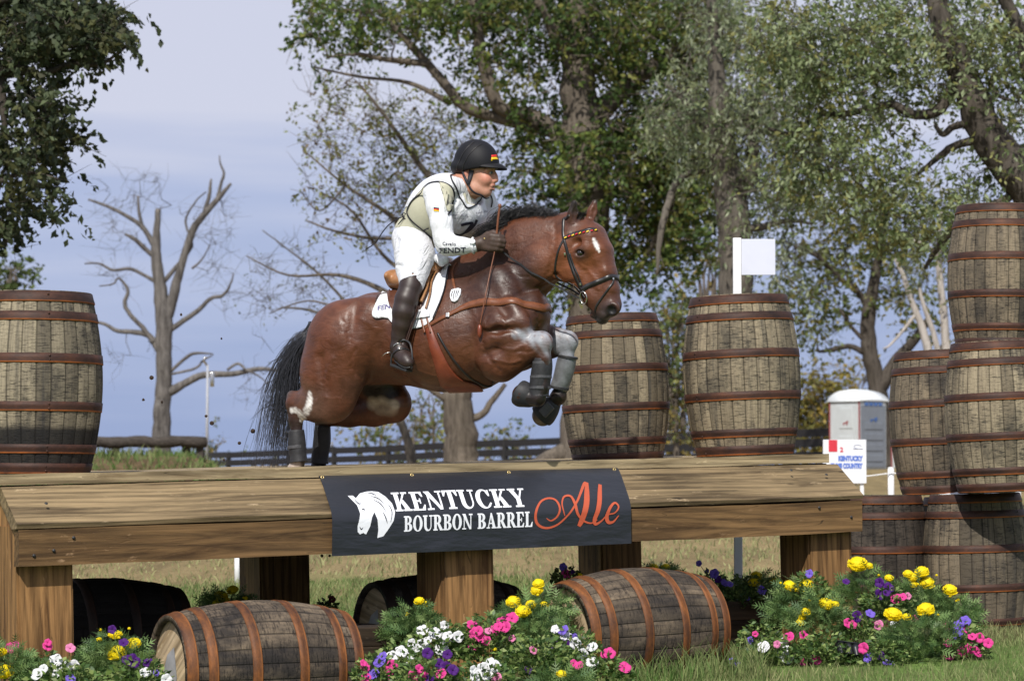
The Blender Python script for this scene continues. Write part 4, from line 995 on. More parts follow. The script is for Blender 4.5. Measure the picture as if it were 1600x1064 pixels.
def coat_mat():
    t = NT('horse_coat'); a = t.n('ShaderNodeAttribute', attribute_name='Col'); v = t.coord((1,1,1))
    hair = t.noise(t.coord((140, 60, 45), rot=(0,.5,0)), 1, 3, .6); n2 = t.noise(v, 9, 4, .6); n3 = t.noise(t.coord((14,10,26), rot=(0,.6,0)), 1, 5, .6, 1.2)
    c = t.mix(1, a.outputs[0], t.ramp(n2, [(.3, .72), (.7, 1.2)]), 'MULTIPLY'); c = t.mix(1, c, t.ramp(n3, [(.35, .8), (.65, 1.12)]), 'MULTIPLY')
    t.set(c, t.ramp(n3, [(.35, .34), (.65, .55)]), .38, coat=.12); t.b.inputs['Coat Roughness'].default_value = .32
    t.bump(t.math('ADD', t.math('MULTIPLY', hair, .35), t.math('ADD', n3, t.math('MULTIPLY', n2, .6))), .55, .007); return t.m
M['coat'] = coat_mat()
body = link('body', me, horse, M['coat'])

def horse_details():
    # eye
    eye = NT('eye_dark'); eye.set((.012,.007,.005), .06, .8, coat=.6)
    for s in (1, -1):
        m = MB(); p = H(907, 395.5, .093*s); m.lathe([(max(0.0001, .0205*cos(a)), .0205*sin(a)) for a in np.linspace(-pi/2, pi/2, 12)], 18, p); m.build('eye', eye.m, horse)
    # mane: strands of hair from the crest, falling to the near side and swept back
    hairm = NT('black_hair'); hairm.set((.010,.009,.010), .38, .5)
    nz = hairm.noise(hairm.coord((30,30,30)), 1, 2); M['hair'] = hairm.m
    def strands(name, roots, mat, parent, r=.0016, n=3):
        m = MB()
        for pts, r0 in roots: m.tube(pts, [r0*(1-.75*(i/(len(pts)-1))**1.5) for i in range(len(pts))], n, cap=False)
        return m.build(name, mat, parent)
    crest = [(772,372),(785,357),(800,346),(826,341),(850,340),(872,342),(884,346)]
    cp = smooth_pts(crest, 12); roots = []; R = random.Random(3)
    top_h = [(772,.03),(785,.12),(800,.15),(826,.13),(850,.115),(872,.06),(886,.03)]
    for i in range(1500):
        t = R.random(); q = cp[min(len(cp)-1, int(t*len(cp)))]; px = q[0]+R.uniform(-3,3); py = q[1]+R.uniform(-1,7)
        s = R.uniform(-.02, .028); p = H(px, py, s); L = .7*interp(px, top_h)*R.uniform(.55, 1.15)+.02
        back = R.uniform(-.25, -1.0)*L*interp(px,[(772,.35),(800,1),(884,1)]); up = R.uniform(.30,.75)*L; side = R.choice((-1, 1, -1))*R.uniform(.1,.5)*L
        P = [p, p+Vector((back*.15, side*.2, up*.75)), p+Vector((back*.5, side*.6, up*1.0)), p+Vector((back*.85, side*.9, up*.75)), p+Vector((back*1.15, side*1.1, up*.45+R.uniform(-.03,.02)))]
        roots.append((P, R.uniform(.0014,.0028)))
    for i in range(420):      # base of the mane lying over the near side and round the gloves
        px = R.uniform(764, 800); py = R.uniform(350, 378)+max(0, 780-px)*.45; p = H(px, py, R.uniform(-.03,.06)); L = R.uniform(.05,.11)
        P = [p, p+Vector((-.1*L, -.12*L, .3*L)), p+Vector((-.55*L, -.3*L, .12*L)), p+Vector((-1.0*L, -.4*L, -.15*L*R.uniform(0,2)))]
        roots.append((P, R.uniform(.0014,.003)))
    strands('mane', roots, M['hair'], horse)
    # forelock
    roots = []
    for i in range(260):
        p = H(902+R.uniform(-6,8), 338+R.uniform(-3,6), R.uniform(-.03,.035)); d = R.uniform(.03,.075)
        roots.append(([p, p+Vector((.3*d,-.1*d,.15*d)), p+Vector((-.05*d,-.5*d,-.55*d)), p+Vector((-.3*d,-.7*d,-1.1*d))], .0016))
    strands('forelock', roots, M['hair'], horse)
    # tail
    roots = []
    for i in range(600):
        a = R.random(); r0 = H(488+R.uniform(-6,5), 512+R.uniform(-10,16), R.uniform(-.03,.03))
        w = R.gauss(0, 1); e = R.uniform(.35, 1)**.7
        path = [(478,528),(462,555),(452,585),(447,620),(443,660),(440,700),(436,738)]
        wild = R.random() < .16
        P = [r0]; s = R.uniform(-.07,.05); 
        for j, (x, y) in enumerate(path):
            f = (j+1)/7; sp = (4+22*f)*w*.85+(R.uniform(-14, 2)*f if wild else 0)+4*sin(i*.7+j*1.1)
            if f > e+.15: break
            P.append(H(x+sp*.95-3*f*f, y+abs(w)*-6*f+R.uniform(-4,4), s*(1+f)))
        P = [Vector(q) for q in smooth_pts([tuple(q) for q in P], 3)]
        roots.append((P, R.uniform(.0011,.0025)*(1.0 if not wild else .6)))
    for i in range(45):           # fly-away hairs
        x, y = R.choice(((480,525),(465,555),(455,590),(448,630))); p = H(x, y, .0); L = R.uniform(.08,.22)
        roots.append(([p, p+Vector((-.4*L,0,.0)), p+Vector((-.8*L,0,-.15*L)), p+Vector((-1.15*L,0,-.45*L))], .0011))
    th = NT('tail_hair'); th.set((.030,.031,.038), .33, .6)
    strands('tail', roots, th.m, horse)
horse_details()

# ---------------------------------------------------------------- boots on the legs
def shell(name, pts, s, mat, parent, flat=.9, n=18, thick=0, close=True):
    """a sleeve round a leg: pts = (px, py, radius px)"""
    P = smooth_pts([tuple(H(a, b, s))+(r/K,) for a, b, r in pts], 5); m = MB()
    m.tube([Vector(p[:3]) for p in P], [p[3] for p in P], n, True); return m.build(name, mat, parent)
def boots():
    neo = simple('neoprene', (.022,.022,.024), .6, .35, 40, .4, .003); shiny = simple('boot_shell', (.13,.135,.145), .3, .35, 26, .3, .003, .7); white = simple('grease', (.5,.5,.5), .6, .4, 60, .5, .003)
    b = shell('tendon_boot', [(848,560,14.5),(847,575,16),(844,596,16),(842,613,15.5),(842,620,16)], .19, neo, horse)
    strapm = simple('boot_strap', (.06,.06,.065), .5, .3, 60, .2)
    for k, y in enumerate((567, 589, 606)): shell('boot_strap', [(848-(y-560)*.1,y-2.2,16.8 if k else 15.6),(848-(y-560)*.1,y+2.2,16.8 if k else 15.6)], .19, strapm, b)
    b = shell('tendon_boot', [(887,555,14),(884,570,15.5),(879,590,15),(873,607,14.5)], -.16, shiny, horse)
    for x, y in ((887,558),(873,606)): shell('boot_strap', [(x+.6,y-2,15.8),(x,y+2,15.8)], -.16, neo, b)
    shell('bell_boot', [(834,622,13),(829,621,16),(820,617,20),(812,614,20.5),(810,613,17)], .19, neo, horse)
    shell('bell_boot', [(866,627,12.5),(859,636,17),(851,645,20),(846,650,20)], -.16, neo, horse)
    m = MB(); P = H(854, 640, .0-.16+.075); R = Matrix.Rotation(-.75, 3, 'Y'); m.box(P, (.075,.02,.055), R, .006); m.build('boot_flap', strapm, horse, False)
    b = shell('hind_boot', [(463,672,12.5),(464,690,14),(466,712,13.5),(467,722,14.5)], .19, neo, horse)
    shell('boot_strap', [(463.5,696,14.9),(463.8,701,14.9)], .19, strapm, b)
    b = shell('hind_boot', [(504,665,13),(503,690,14.5),(500,712,14),(499,724,15)], -.17, simple('hind_neoprene', (.018,.018,.02), .6, .3, 40, .4, .003), horse)
    for s, x, y in ((.19, 461, 733), (-.17, 496, 733), (-.16, 846, 653), (.19, 811, 613)): pass
boots()

# ---------------------------------------------------------------- tack
def tack():
    br = empty('bridle', (0,0,0)); br.parent = horse; bl = M['black_leather']
    def st(pts, w, nm, mat=bl, th=.003, par=br, off=.001): return strap(HB, pts, w, th, nm, mat, par, off=off)
    st([(881,342),(880,352),(880,368),(885,388),(890,408),(897,428),(905,446),(910,458)], .017, 'cheekpiece')
    st([(881,342),(889,337),H(905,334,-.02),H(915,336,-.07)], .018, 'headpiece')
    st([(882,372),(873,390),(868,412),(868,430),(873,443)], .011, 'throat_latch')
    bb = st([(881,373),(895,366),(912,361),(925,358),(933,360)], .018, 'browband', th=.004)
    ge = {c: simple('stud_'+c, v, .4, .05, 30, 0) for c, v in (('yellow', (.75,.52,.03)), ('red', (.5,.015,.03)))}
    for i in range(9):
        f = i/8; x = 884+(930-884)*f; y = 371.5-11.5*f**.8; p, n = hit(HB, x, y, .0055)
        R = n.to_track_quat('Z','Y').to_matrix(); m = MB(); t = (H(x+2, y-1.2, .1)-H(x, y, .1)).normalized(); u = (t-n*t.dot(n)).normalized(); Rm = Matrix((u, n.cross(u), n)).transposed()
        m.box(p, (.015,.007,.004), Rm, .0015); m.build('stud', ge['yellow' if i % 2 == 0 else 'red'], bb, False)
    st([(909,453),(918,447),(930,442),(945,436),(956,432),H(966,436,-.03)], .027, 'noseband', th=.005)
    st([(955,433),(958,440),(950,452),(940,466),(932,478),(930,488)], .011, 'flash_strap')
    st([(890,396),(896,414),(903,430),(910,448)], .010, 'cheek_strap')
    st([(881,452),(893,456),(903,462),(908,467)], .014, 'chin_strap')
    # bit ring
    p, n = hit(HB, 913, 465, .008); m = MB(); u = Vector((0,0,1)); u = (u-n*u.dot(n)).normalized(); w = n.cross(u); r = .029
    m.tube([p+u*cos(a)*r*1.12+w*sin(a)*r*.8 for a in np.linspace(0, 2*pi, 25)], .0035, 8, False); m.build('bit_ring', M['steel'], br)
    for x, y in ((882.5,397),(907.5,444),(898,445),(957,436)):
        p, n = hit(HB, x, y, .007); R = n.to_track_quat('Z','Y').to_matrix(); m = MB(); m.box(p, (.010,.013,.004), R, .0015); m.build('buckle', M['steel'], br, False)
    # reins: from the hands to the bit ring
    rein = M['black_leather']
    for s, a in ((1, (778,389)), (-1, (783,386))):
        A = H(*a, .17*s); B = (hit(HB, 910, 466, .014)[0] if s > 0 else H(925,470,-.08)); m = MB()
        P = [A.lerp(B, i/14)+Vector((0,0,-.012*sin(pi*i/14)+.003*sin(i*1.9))) for i in range(15)]
        for i in range(1, 14):                       # lie against the neck rather than run through it
            o = Vector((P[i].x, P[i].y-s*1.0, P[i].z)); h = HB.ray_cast(o, Vector((0, s, 0)), 1.2)
            if h[0] is not None and (h[0].y-P[i].y)*s < .008: P[i] = Vector((P[i].x, h[0].y-s*.008, P[i].z))
        for q in range(len(P)-1):
            mid = (P[q]+P[q+1])/2; D = P[q+1]-P[q]; R = D.to_track_quat('X','Z').to_matrix(); m.box(mid, (D.length+.002, .004, .009), R)
        m.build('rein', rein, br, False)
    # breastplate
    bp = empty('breastplate', (0,0,0)); bp.parent = horse; tn = M['tan_leather']
    st([(664,513),(684,501),(706,490),(728,479),(756,472),(790,471),(825,477),(850,482),(856,480),H(858,484,-.05),H(852,480,-.15)], [.018,.02,.022,.036,.044,.044,.044,.044,.042,.04,.04], 'chest_strap', tn, .007, bp)
    p, n = hit(HB, 700, 493, .010); m = MB(); R = n.to_track_quat('Z','Y').to_matrix(); m.box(p, (.02,.026,.006), R, .003); m.build('buckle', M['steel'], bp, False)
    st([(709,405),(707,425),(711,452)], .014, 'shoulder_strap', tn, .004, bp)
    p, n = hit(HB, 712, 463, .008); u = Vector((0,0,1)); u = (u-n*u.dot(n)).normalized(); w = n.cross(u); 
    pts = [(-.026,.035),(.010,.044),(.027,.038),(.030,.005),(.020,-.030),(.004,-.042),(-.014,-.036),(-.026,-.012),(-.030,.012)]
    sgn = 1 if w.x > 0 else -1
    m = MB(); vs = [p+w*sgn*a+u*b+n*.006 for a, b in pts]+[p+w*sgn*a+u*b-n*.006 for a, b in pts]; k = len(pts)
    m.add(vs, [tuple(range(k)), tuple(range(2*k-1, k-1, -1))]+[(i, k+i, k+(i+1)%k, (i+1)%k) for i in range(k)]); md = m.build('medallion', M['white_plastic'], bp, False)
    m = MB()
    for a, b, c2, d in ((-.016,.022,-.016,-.012),(-.004,.030,-.002,-.026),(.008,.030,.010,-.020),(.019,.026,.019,-.008)):
        m.tube([p+w*sgn*a+u*b+n*.0075, p+w*sgn*(a+c2)/2+u*(b+d)/2+n*.0075+w*.004, p+w*sgn*c2+u*d+n*.0075], .0022, 5)
    m.build('medallion_marks', M['black_trim'], md)
    # girth with stud guard
    gi = empty('girth', (0,0,0)); gi.parent = horse
    st([(665,500),(672,520),(680,545),(692,575),(708,600),(722,612),H(728,622,.0)], [.036,.046,.062,.088,.15,.20,.20], 'stud_guard', M['red_leather'], .007, gi)
    st([(684,520),(702,552),(722,578),(745,597),(766,603),H(772,600,.05)], .011, 'girth_edge', bl, .006, gi)
    for x in (659, 668): st([(x,494),(x+3,508),(x+6,520)], .011, 'billet', tn, .005, gi, .009)
tack()
# ---------------------------------------------------------------- patches that lie on a surface
def in_poly(x, y, poly):
    c = False; j = len(poly)-1
    for i in range(len(poly)):
        if (poly[i][1] > y) != (poly[j][1] > y) and x < (poly[j][0]-poly[i][0])*(y-poly[i][1])/(poly[j][1]-poly[i][1])+poly[i][0]: c = not c
        j = i
    return c
def patch(bvh, poly, name, mat, parent, off=.004, thick=.004, step=5, rnd=True, smax=None):
    if rnd: q = smooth_pts(poly+[poly[0]], 4)[:-1]; poly = [tuple(p) for p in q]
    bm = bmesh.new(); vs = [bm.verts.new((x, y, 0)) for x, y in poly]; bm.faces.new(vs); bmesh.ops.triangulate(bm, faces=bm.faces[:])
    for ax in (0, 1):
        lo = min(p[ax] for p in poly); hi = max(p[ax] for p in poly); c = lo+step
        while c < hi:
            co = [0,0,0]; co[ax] = c; no = [0,0,0]; no[ax] = 1; bmesh.ops.bisect_plane(bm, geom=bm.verts[:]+bm.edges[:]+bm.faces[:], plane_co=co, plane_no=no); c += step
    bmesh.ops.remove_doubles(bm, verts=bm.verts, dist=.01)
    hits = {}
    for v in bm.verts: hits[v] = hit(bvh, v.co.x, v.co.y)
    nr = {v: h[1] for v, h in hits.items()}
    for v, (p, n) in hits.items():
        a = Vector(n)
        for e in v.link_edges: a += nr[e.other_vert(v)]
        a.normalize(); v.co = p+a*off; hits[v] = (p, a)
    r = bmesh.ops.extrude_face_region(bm, geom=bm.faces[:]); new = [g for g in r['geom'] if isinstance(g, bmesh.types.BMVert)]
    for v in new: v.co += hit_n(bvh, v.co)*thick
    bmesh.ops.recalc_face_normals(bm, faces=bm.faces)
    me = bpy.data.meshes.new(name); bm.to_mesh(me); bm.free(); return link(name, me, parent, mat)
def hit_n(bvh, co):
    q = bvh.find_nearest(co); d = (co-q[0]); return d.normalized() if d.length > 1e-5 else q[1]
def surf_text(bvh, s, x, y, size, mat, parent, ang=0.0, sx=1.0, off=.003, name='lettering', bold=0.0, skew=0.0):
    """lettering whose outlines are laid on the surface; x, y = centre in photo pixels, size = cap height in pixels"""
    cu = bpy.data.curves.new('t', 'FONT'); cu.body = s; cu.size = 1; cu.align_x = 'CENTER'; cu.resolution_u = 2; cu.offset = bold
    o = bpy.data.objects.new('tmp', cu); COL.objects.link(o); me = bpy.data.meshes.new_from_object(o.evaluated_get(bpy.context.evaluated_depsgraph_get())); bpy.data.objects.remove(o)
    k = size/.7; ca, sa = cos(radians(ang)), sin(radians(ang)); vs = []
    for v in me.vertices:
        a = (v.co.x+skew*v.co.y)*k*sx; b = (v.co.y-.35)*k; p, n = hit(bvh, x+a*ca-b*sa*-1*-1, y-b*ca-a*sa); vs.append(p+n*off)
    m = MB(); m.add(vs, [tuple(p.vertices) for p in me.polygons]); return m.build(name, mat, parent, False)

# ---------------------------------------------------------------- saddle
def saddle():
    sd = empty('saddle', (0,0,0)); sd.parent = horse
    patch(HB, [(625,440),(606,450),(592,466),(582,488),(586,497),(600,497),(608,499),(615,505),(630,512),(646,514),(663,510),(677,499),(688,474),(696,448),(701,425),(699,408),(680,405),(650,425)], 'saddle_pad', M['white_cloth'], sd, .004, .007)
    strap(HB, [(622,442),(604,451),(594,463),(587,474)], .007, .004, 'pad_binding', M['brown_leather'], sd, off=.012)
    strap(HB, [(699,412),(701,428),(697,448),(689,473),(678,498)], .006, .004, 'pad_binding', M['black_trim'], sd, off=.011)
    patch(HB, [(622,444),(609,452),(605,466),(607,477),(614,486),(630,496),(646,496),(657,488),(668,466),(679,438),(687,408),(662,410),(640,425)], 'flap', simple('saddle_brown', (.085,.03,.016), .4, .2, 40, .2, .001, .5), sd, .014, .008)
    tan = simple('roll_tan', (.27,.125,.045), .42, .3, 40, .2, .001, .5); dkt = simple('roll_dark', (.12,.05,.022), .42, .3, 40, .2, .001, .5)
    for i, (a, mt) in enumerate(((0, dkt), (5, tan), (9.5, dkt), (14, tan))):
        strap(HB, [(660+a,412),(671+a*.8,415),(672+a*.6,432),(666+a*.5,456),(658+a*.4,478)], .018, .012, 'knee_roll', mt, sd, off=.024+.003*i)
    strap(HB, [(690,408),(684,432),(676,462),(669,486)], .010, .006, 'knee_roll', tan, sd, off=.024)
    patch(HB, [(654,487),(674,487),(674,496),(648,501)], 'girth_loop', M['white_cloth'], sd, .018, .004, rnd=False)
    # white tied cloth at the pommel
    S = Sculpt(tuple(H(600,470,.3)-Vector((.1,.1,.1))), tuple(H(720,390,-.3)+Vector((.1,.1,.1))), .008)
    S.chain(Hc([(622,440,0,15),(640,440,0,17),(668,428,0,18),(688,418,0,17)]), .03, 2.2); S.ell(H(621,433,0), (.035,.15,.042), None, .02); S.ell(H(690,412,0), (.05,.11,.045), None, .02)
    V, Q = S.mesh(1); link('seat', np_mesh('seat', V, Q), sd, simple('seat_tan', (.34,.16,.07), .4, .15, 40, .15, .001, .5))
    m = MB()
    for a in ((685,404,.12,10),(695,406,.12,9),(690,409,.13,9)):
        m2 = Sculpt(tuple(H(*a[:3])-Vector((.06,.06,.06))), tuple(H(*a[:3])+Vector((.06,.06,.06))), .006); m2.ell(H(*a[:3]), (.026,.024,.028), None, 0); V, Q = m2.mesh(1); m.add([tuple(v) for v in V], [tuple(int(i) for i in q) for q in Q])
    m.build('cloth_knot', M['white_cloth'], sd)
    surf_text(HB, 'FENDT', 607, 480.5, 6.6, simple('print_navy', (.07,.06,.20), .6, .1, 20, 0), sd, 9, 1.25, .0125, bold=.02, skew=.2)
saddle()

# ---------------------------------------------------------------- rider
person = empty('person', HO, (0,0,-PSI), 'rider in white with black helmet and numbered bib, leaning forward on the bay horse', 'person')
a_sp = Vector((.65,0,.76)).normalized(); n0 = Vector((.76,0,-.65)).normalized(); l0 = Vector((0,-1,0)); TW = radians(34)
n_ch = n0*cos(TW)+l0*sin(TW); l_ch = l0*cos(TW)-n0*sin(TW)
RT = np.array([list(n_ch), list(l_ch), list(a_sp)]).T           # columns: chest normal, lateral, spine
ARM_N = [(681,303,.195,20.5),(686,325,.225,18.2),(690,350,.245,16),(693,371,.25,14.6),(696,384,.25,13.6),(707,384.5,.245,13.8),(722,384.5,.235,12),(739,384,.215,10)]
ARM_F = [(752,310,-.17,22),(765,335,-.22,19),(776,356,-.24,15),(781,370,-.20,12),(783,379,-.14,9)]
LEG_N = [(645,384,.10,30),(648,400,.16,29.5),(645,420,.23,24.5),(644,437,.28,18.5),(643,448,.30,16.5),(637,468,.335,17),(632,488,.345,17),(628,508,.345,14.5),(625,526,.34,11),(624,542,.34,11)]
def torso(S, inf=0.0, parts=('chest','waist','pelvis')):
    q = inf
    if 'pelvis' in parts:
        S.ell(H(646,376,0), (.110+q,.155+q,.115+q), None, .05)
    if 'waist' in parts:
        S.cone(H(650,366,0), H(674,336,0), .096+q, .108+q, .05, 1.22)
    if 'chest' in parts:
        S.ell(H(694,326,0), (.125+q,.18+q,.18+q), RT, .05)
        S.ell(H(712,324,0)+n_ch*.015, (.108+q,.165+q,.11+q), RT, .05)
def body_sculpt():
    S = Sculpt((-.42,-.52,.28), (.62,.52,1.86), .0048)
    torso(S, -.012)
    for s in (1,-1):
        L = [(p[0], p[1], p[2]*s, p[3]-2.8) for p in LEG_N]; S.chain(Hc(L), .03)
        S.chain(Hc([(624,542,.34*s,10),(630,558,.36*s,10),(637,566,.38*s,8)]), .02)
    S.chain(Hc([(a,b,c,d-1.5) for a,b,c,d in ARM_N]), .03); S.chain(Hc([(a,b,c,d-1.5) for a,b,c,d in ARM_F]), .03)
    S.chain(Hc([(700,292,.15,18),(722,294,0,22),(746,300,-.13,18)]), .04)          # shoulders
    S.chain(Hc([(722,302,0,20),(730,286,0,17),(736,272,0,18)]), .03)                # neck
    # head
    S.ell(H(744,257,0), (.098,.077,.095), None, .02)
    S.ell(H(752,277,0), (.068,.064,.082), None, .03); S.ell(H(759,283,0), (.046,.048,.058), None, .03)
    S.ell(H(759,299,0), (.028,.030,.022), None, .02)
    for s in (1,-1):
        S.chain(Hc([(734,284,.055*s,8),(742,296,.045*s,8),(758,301,.018*s,8)]), .025)
        S.ell(H(759,281,.038*s), (.022,.018,.022), None, .03)                        # cheekbone
        S.chain(Hc([(769,264,.012*s,4.5),(767,263,.032*s,4.2),(761,266,.050*s,3.5)]), .012)   # brow
        S.ell(H(771.5,270,.030*s), (.010,.014,.008), None, .010, 'sub')
        S.ell(H(770.5,284.5,.012*s), (.009,.008,.007), None, .008)
        S.ell(H(727,273,.074*s), (.017,.010,.028), None, .006); S.ell(H(729,272,.088*s), (.008,.007,.015), None, .005, 'sub')
    S.chain(Hc([(770,266,0,3.2),(773,275,0,4),(774.5,281,0,4.6)]), .012)               # nose
    S.ell(H(774.5,282.5,0), (.010,.013,.008), None, .008)
    S.chain(Hc([(770.5,289.5,-.004,3.4),(768,290.5,.021,2.2)]), .006); S.chain(Hc([(770.5,289.5,.004,3.4),(768,290.5,-.021,2.2)]), .006)
    S.chain(Hc([(769.5,295.5,0,3.6),(767,295,.017,2.2)]), .006); S.chain(Hc([(769.5,295.5,0,3.6),(767,295,-.017,2.2)]), .006)
    S.ell(H(774,292.7,0), (.016,.015,.0040), None, .003, 'sub')                      # parted lips
    S.ell(H(770,299,0), (.007,.02,.004), None, .008, 'sub')
    hands(S, 0)
    return S.mesh(1)
def hands(S, q):
    for s0, ox, oy in ((.205, 0, 0), (-.135, 8, -4)):
        sg = 1 if s0 > 0 else -1
        A = lambda x, y, d, r: (H(x+ox, y+oy, s0-d*sg), r/K+q)
        S.chain([A(741,383,0,9.5), A(750,381,0,9.5)], .01)
        for i in range(4):
            y = 369.5+6.3*i; w = (4.2,4.4,4.2,3.7)[i]; x = (0, 1.5, .5, -2)[i]
            S.chain([A(749,376+3.2*i,0,5.5), A(768+x,y,-.004,5.2), A(779+x,y+.8,.001,w)], .009)     # back of the hand to the knuckle
            S.chain([A(779+x,y+.8,.001,w), A(785+x,y+2,.020,w*.95), A(781+x,y+3,.040,w*.9), A(773+x,y+3,.043,w*.85)], .003)   # finger bent round the rein
        S.chain([A(752,375,.012,5.5), A(762,367.5,.020,5), A(771,364.5,.024,4.5), A(779,366,.028,4)], .006)   # thumb on top
BV, BQ = body_sculpt(); BB = bvh_of(BV, BQ)
def skin_cols():
    C = np.tile(np.array([.50,.245,.165]), (len(BV), 1))
    for x, y, s, r, c, w in ((770,290,0,5,(.42,.13,.11),1.0),(769,296,0,5,(.42,.14,.12),.9),(771,292.7,0,2.6,(.10,.02,.02),1.2),(760,281,.05,11,(.55,.20,.14),.6),(778,280,0,7,(.55,.21,.15),.5),(750,290,.05,14,(.36,.19,.13),.5),(762,301,.01,10,(.36,.19,.13),.45),
                       (767,263.5,.035,5,(.22,.11,.06),.8),(728,270,.08,9,(.52,.19,.14),.7),(736,276,.07,7,(.20,.11,.06),.75)):
        p = np.array(H(x, y, s)); d = np.sqrt(((BV-p)**2).sum(1)); w_ = np.clip(np.clip(1.4-d/(r/K), 0, 1)*w, 0, 1)[:, None]; C = C*(1-w_)+np.array(c)*w_
    return C
me = np_mesh('body', BV, BQ); set_col(me, skin_cols()); M['skin'] = attr_mat('skin', .5, .4, 90, .15, .0015, .07); M['skin'].node_tree.nodes['Principled BSDF'].inputs['Subsurface Weight'].default_value = .08
link('body', me, person, M['skin'])

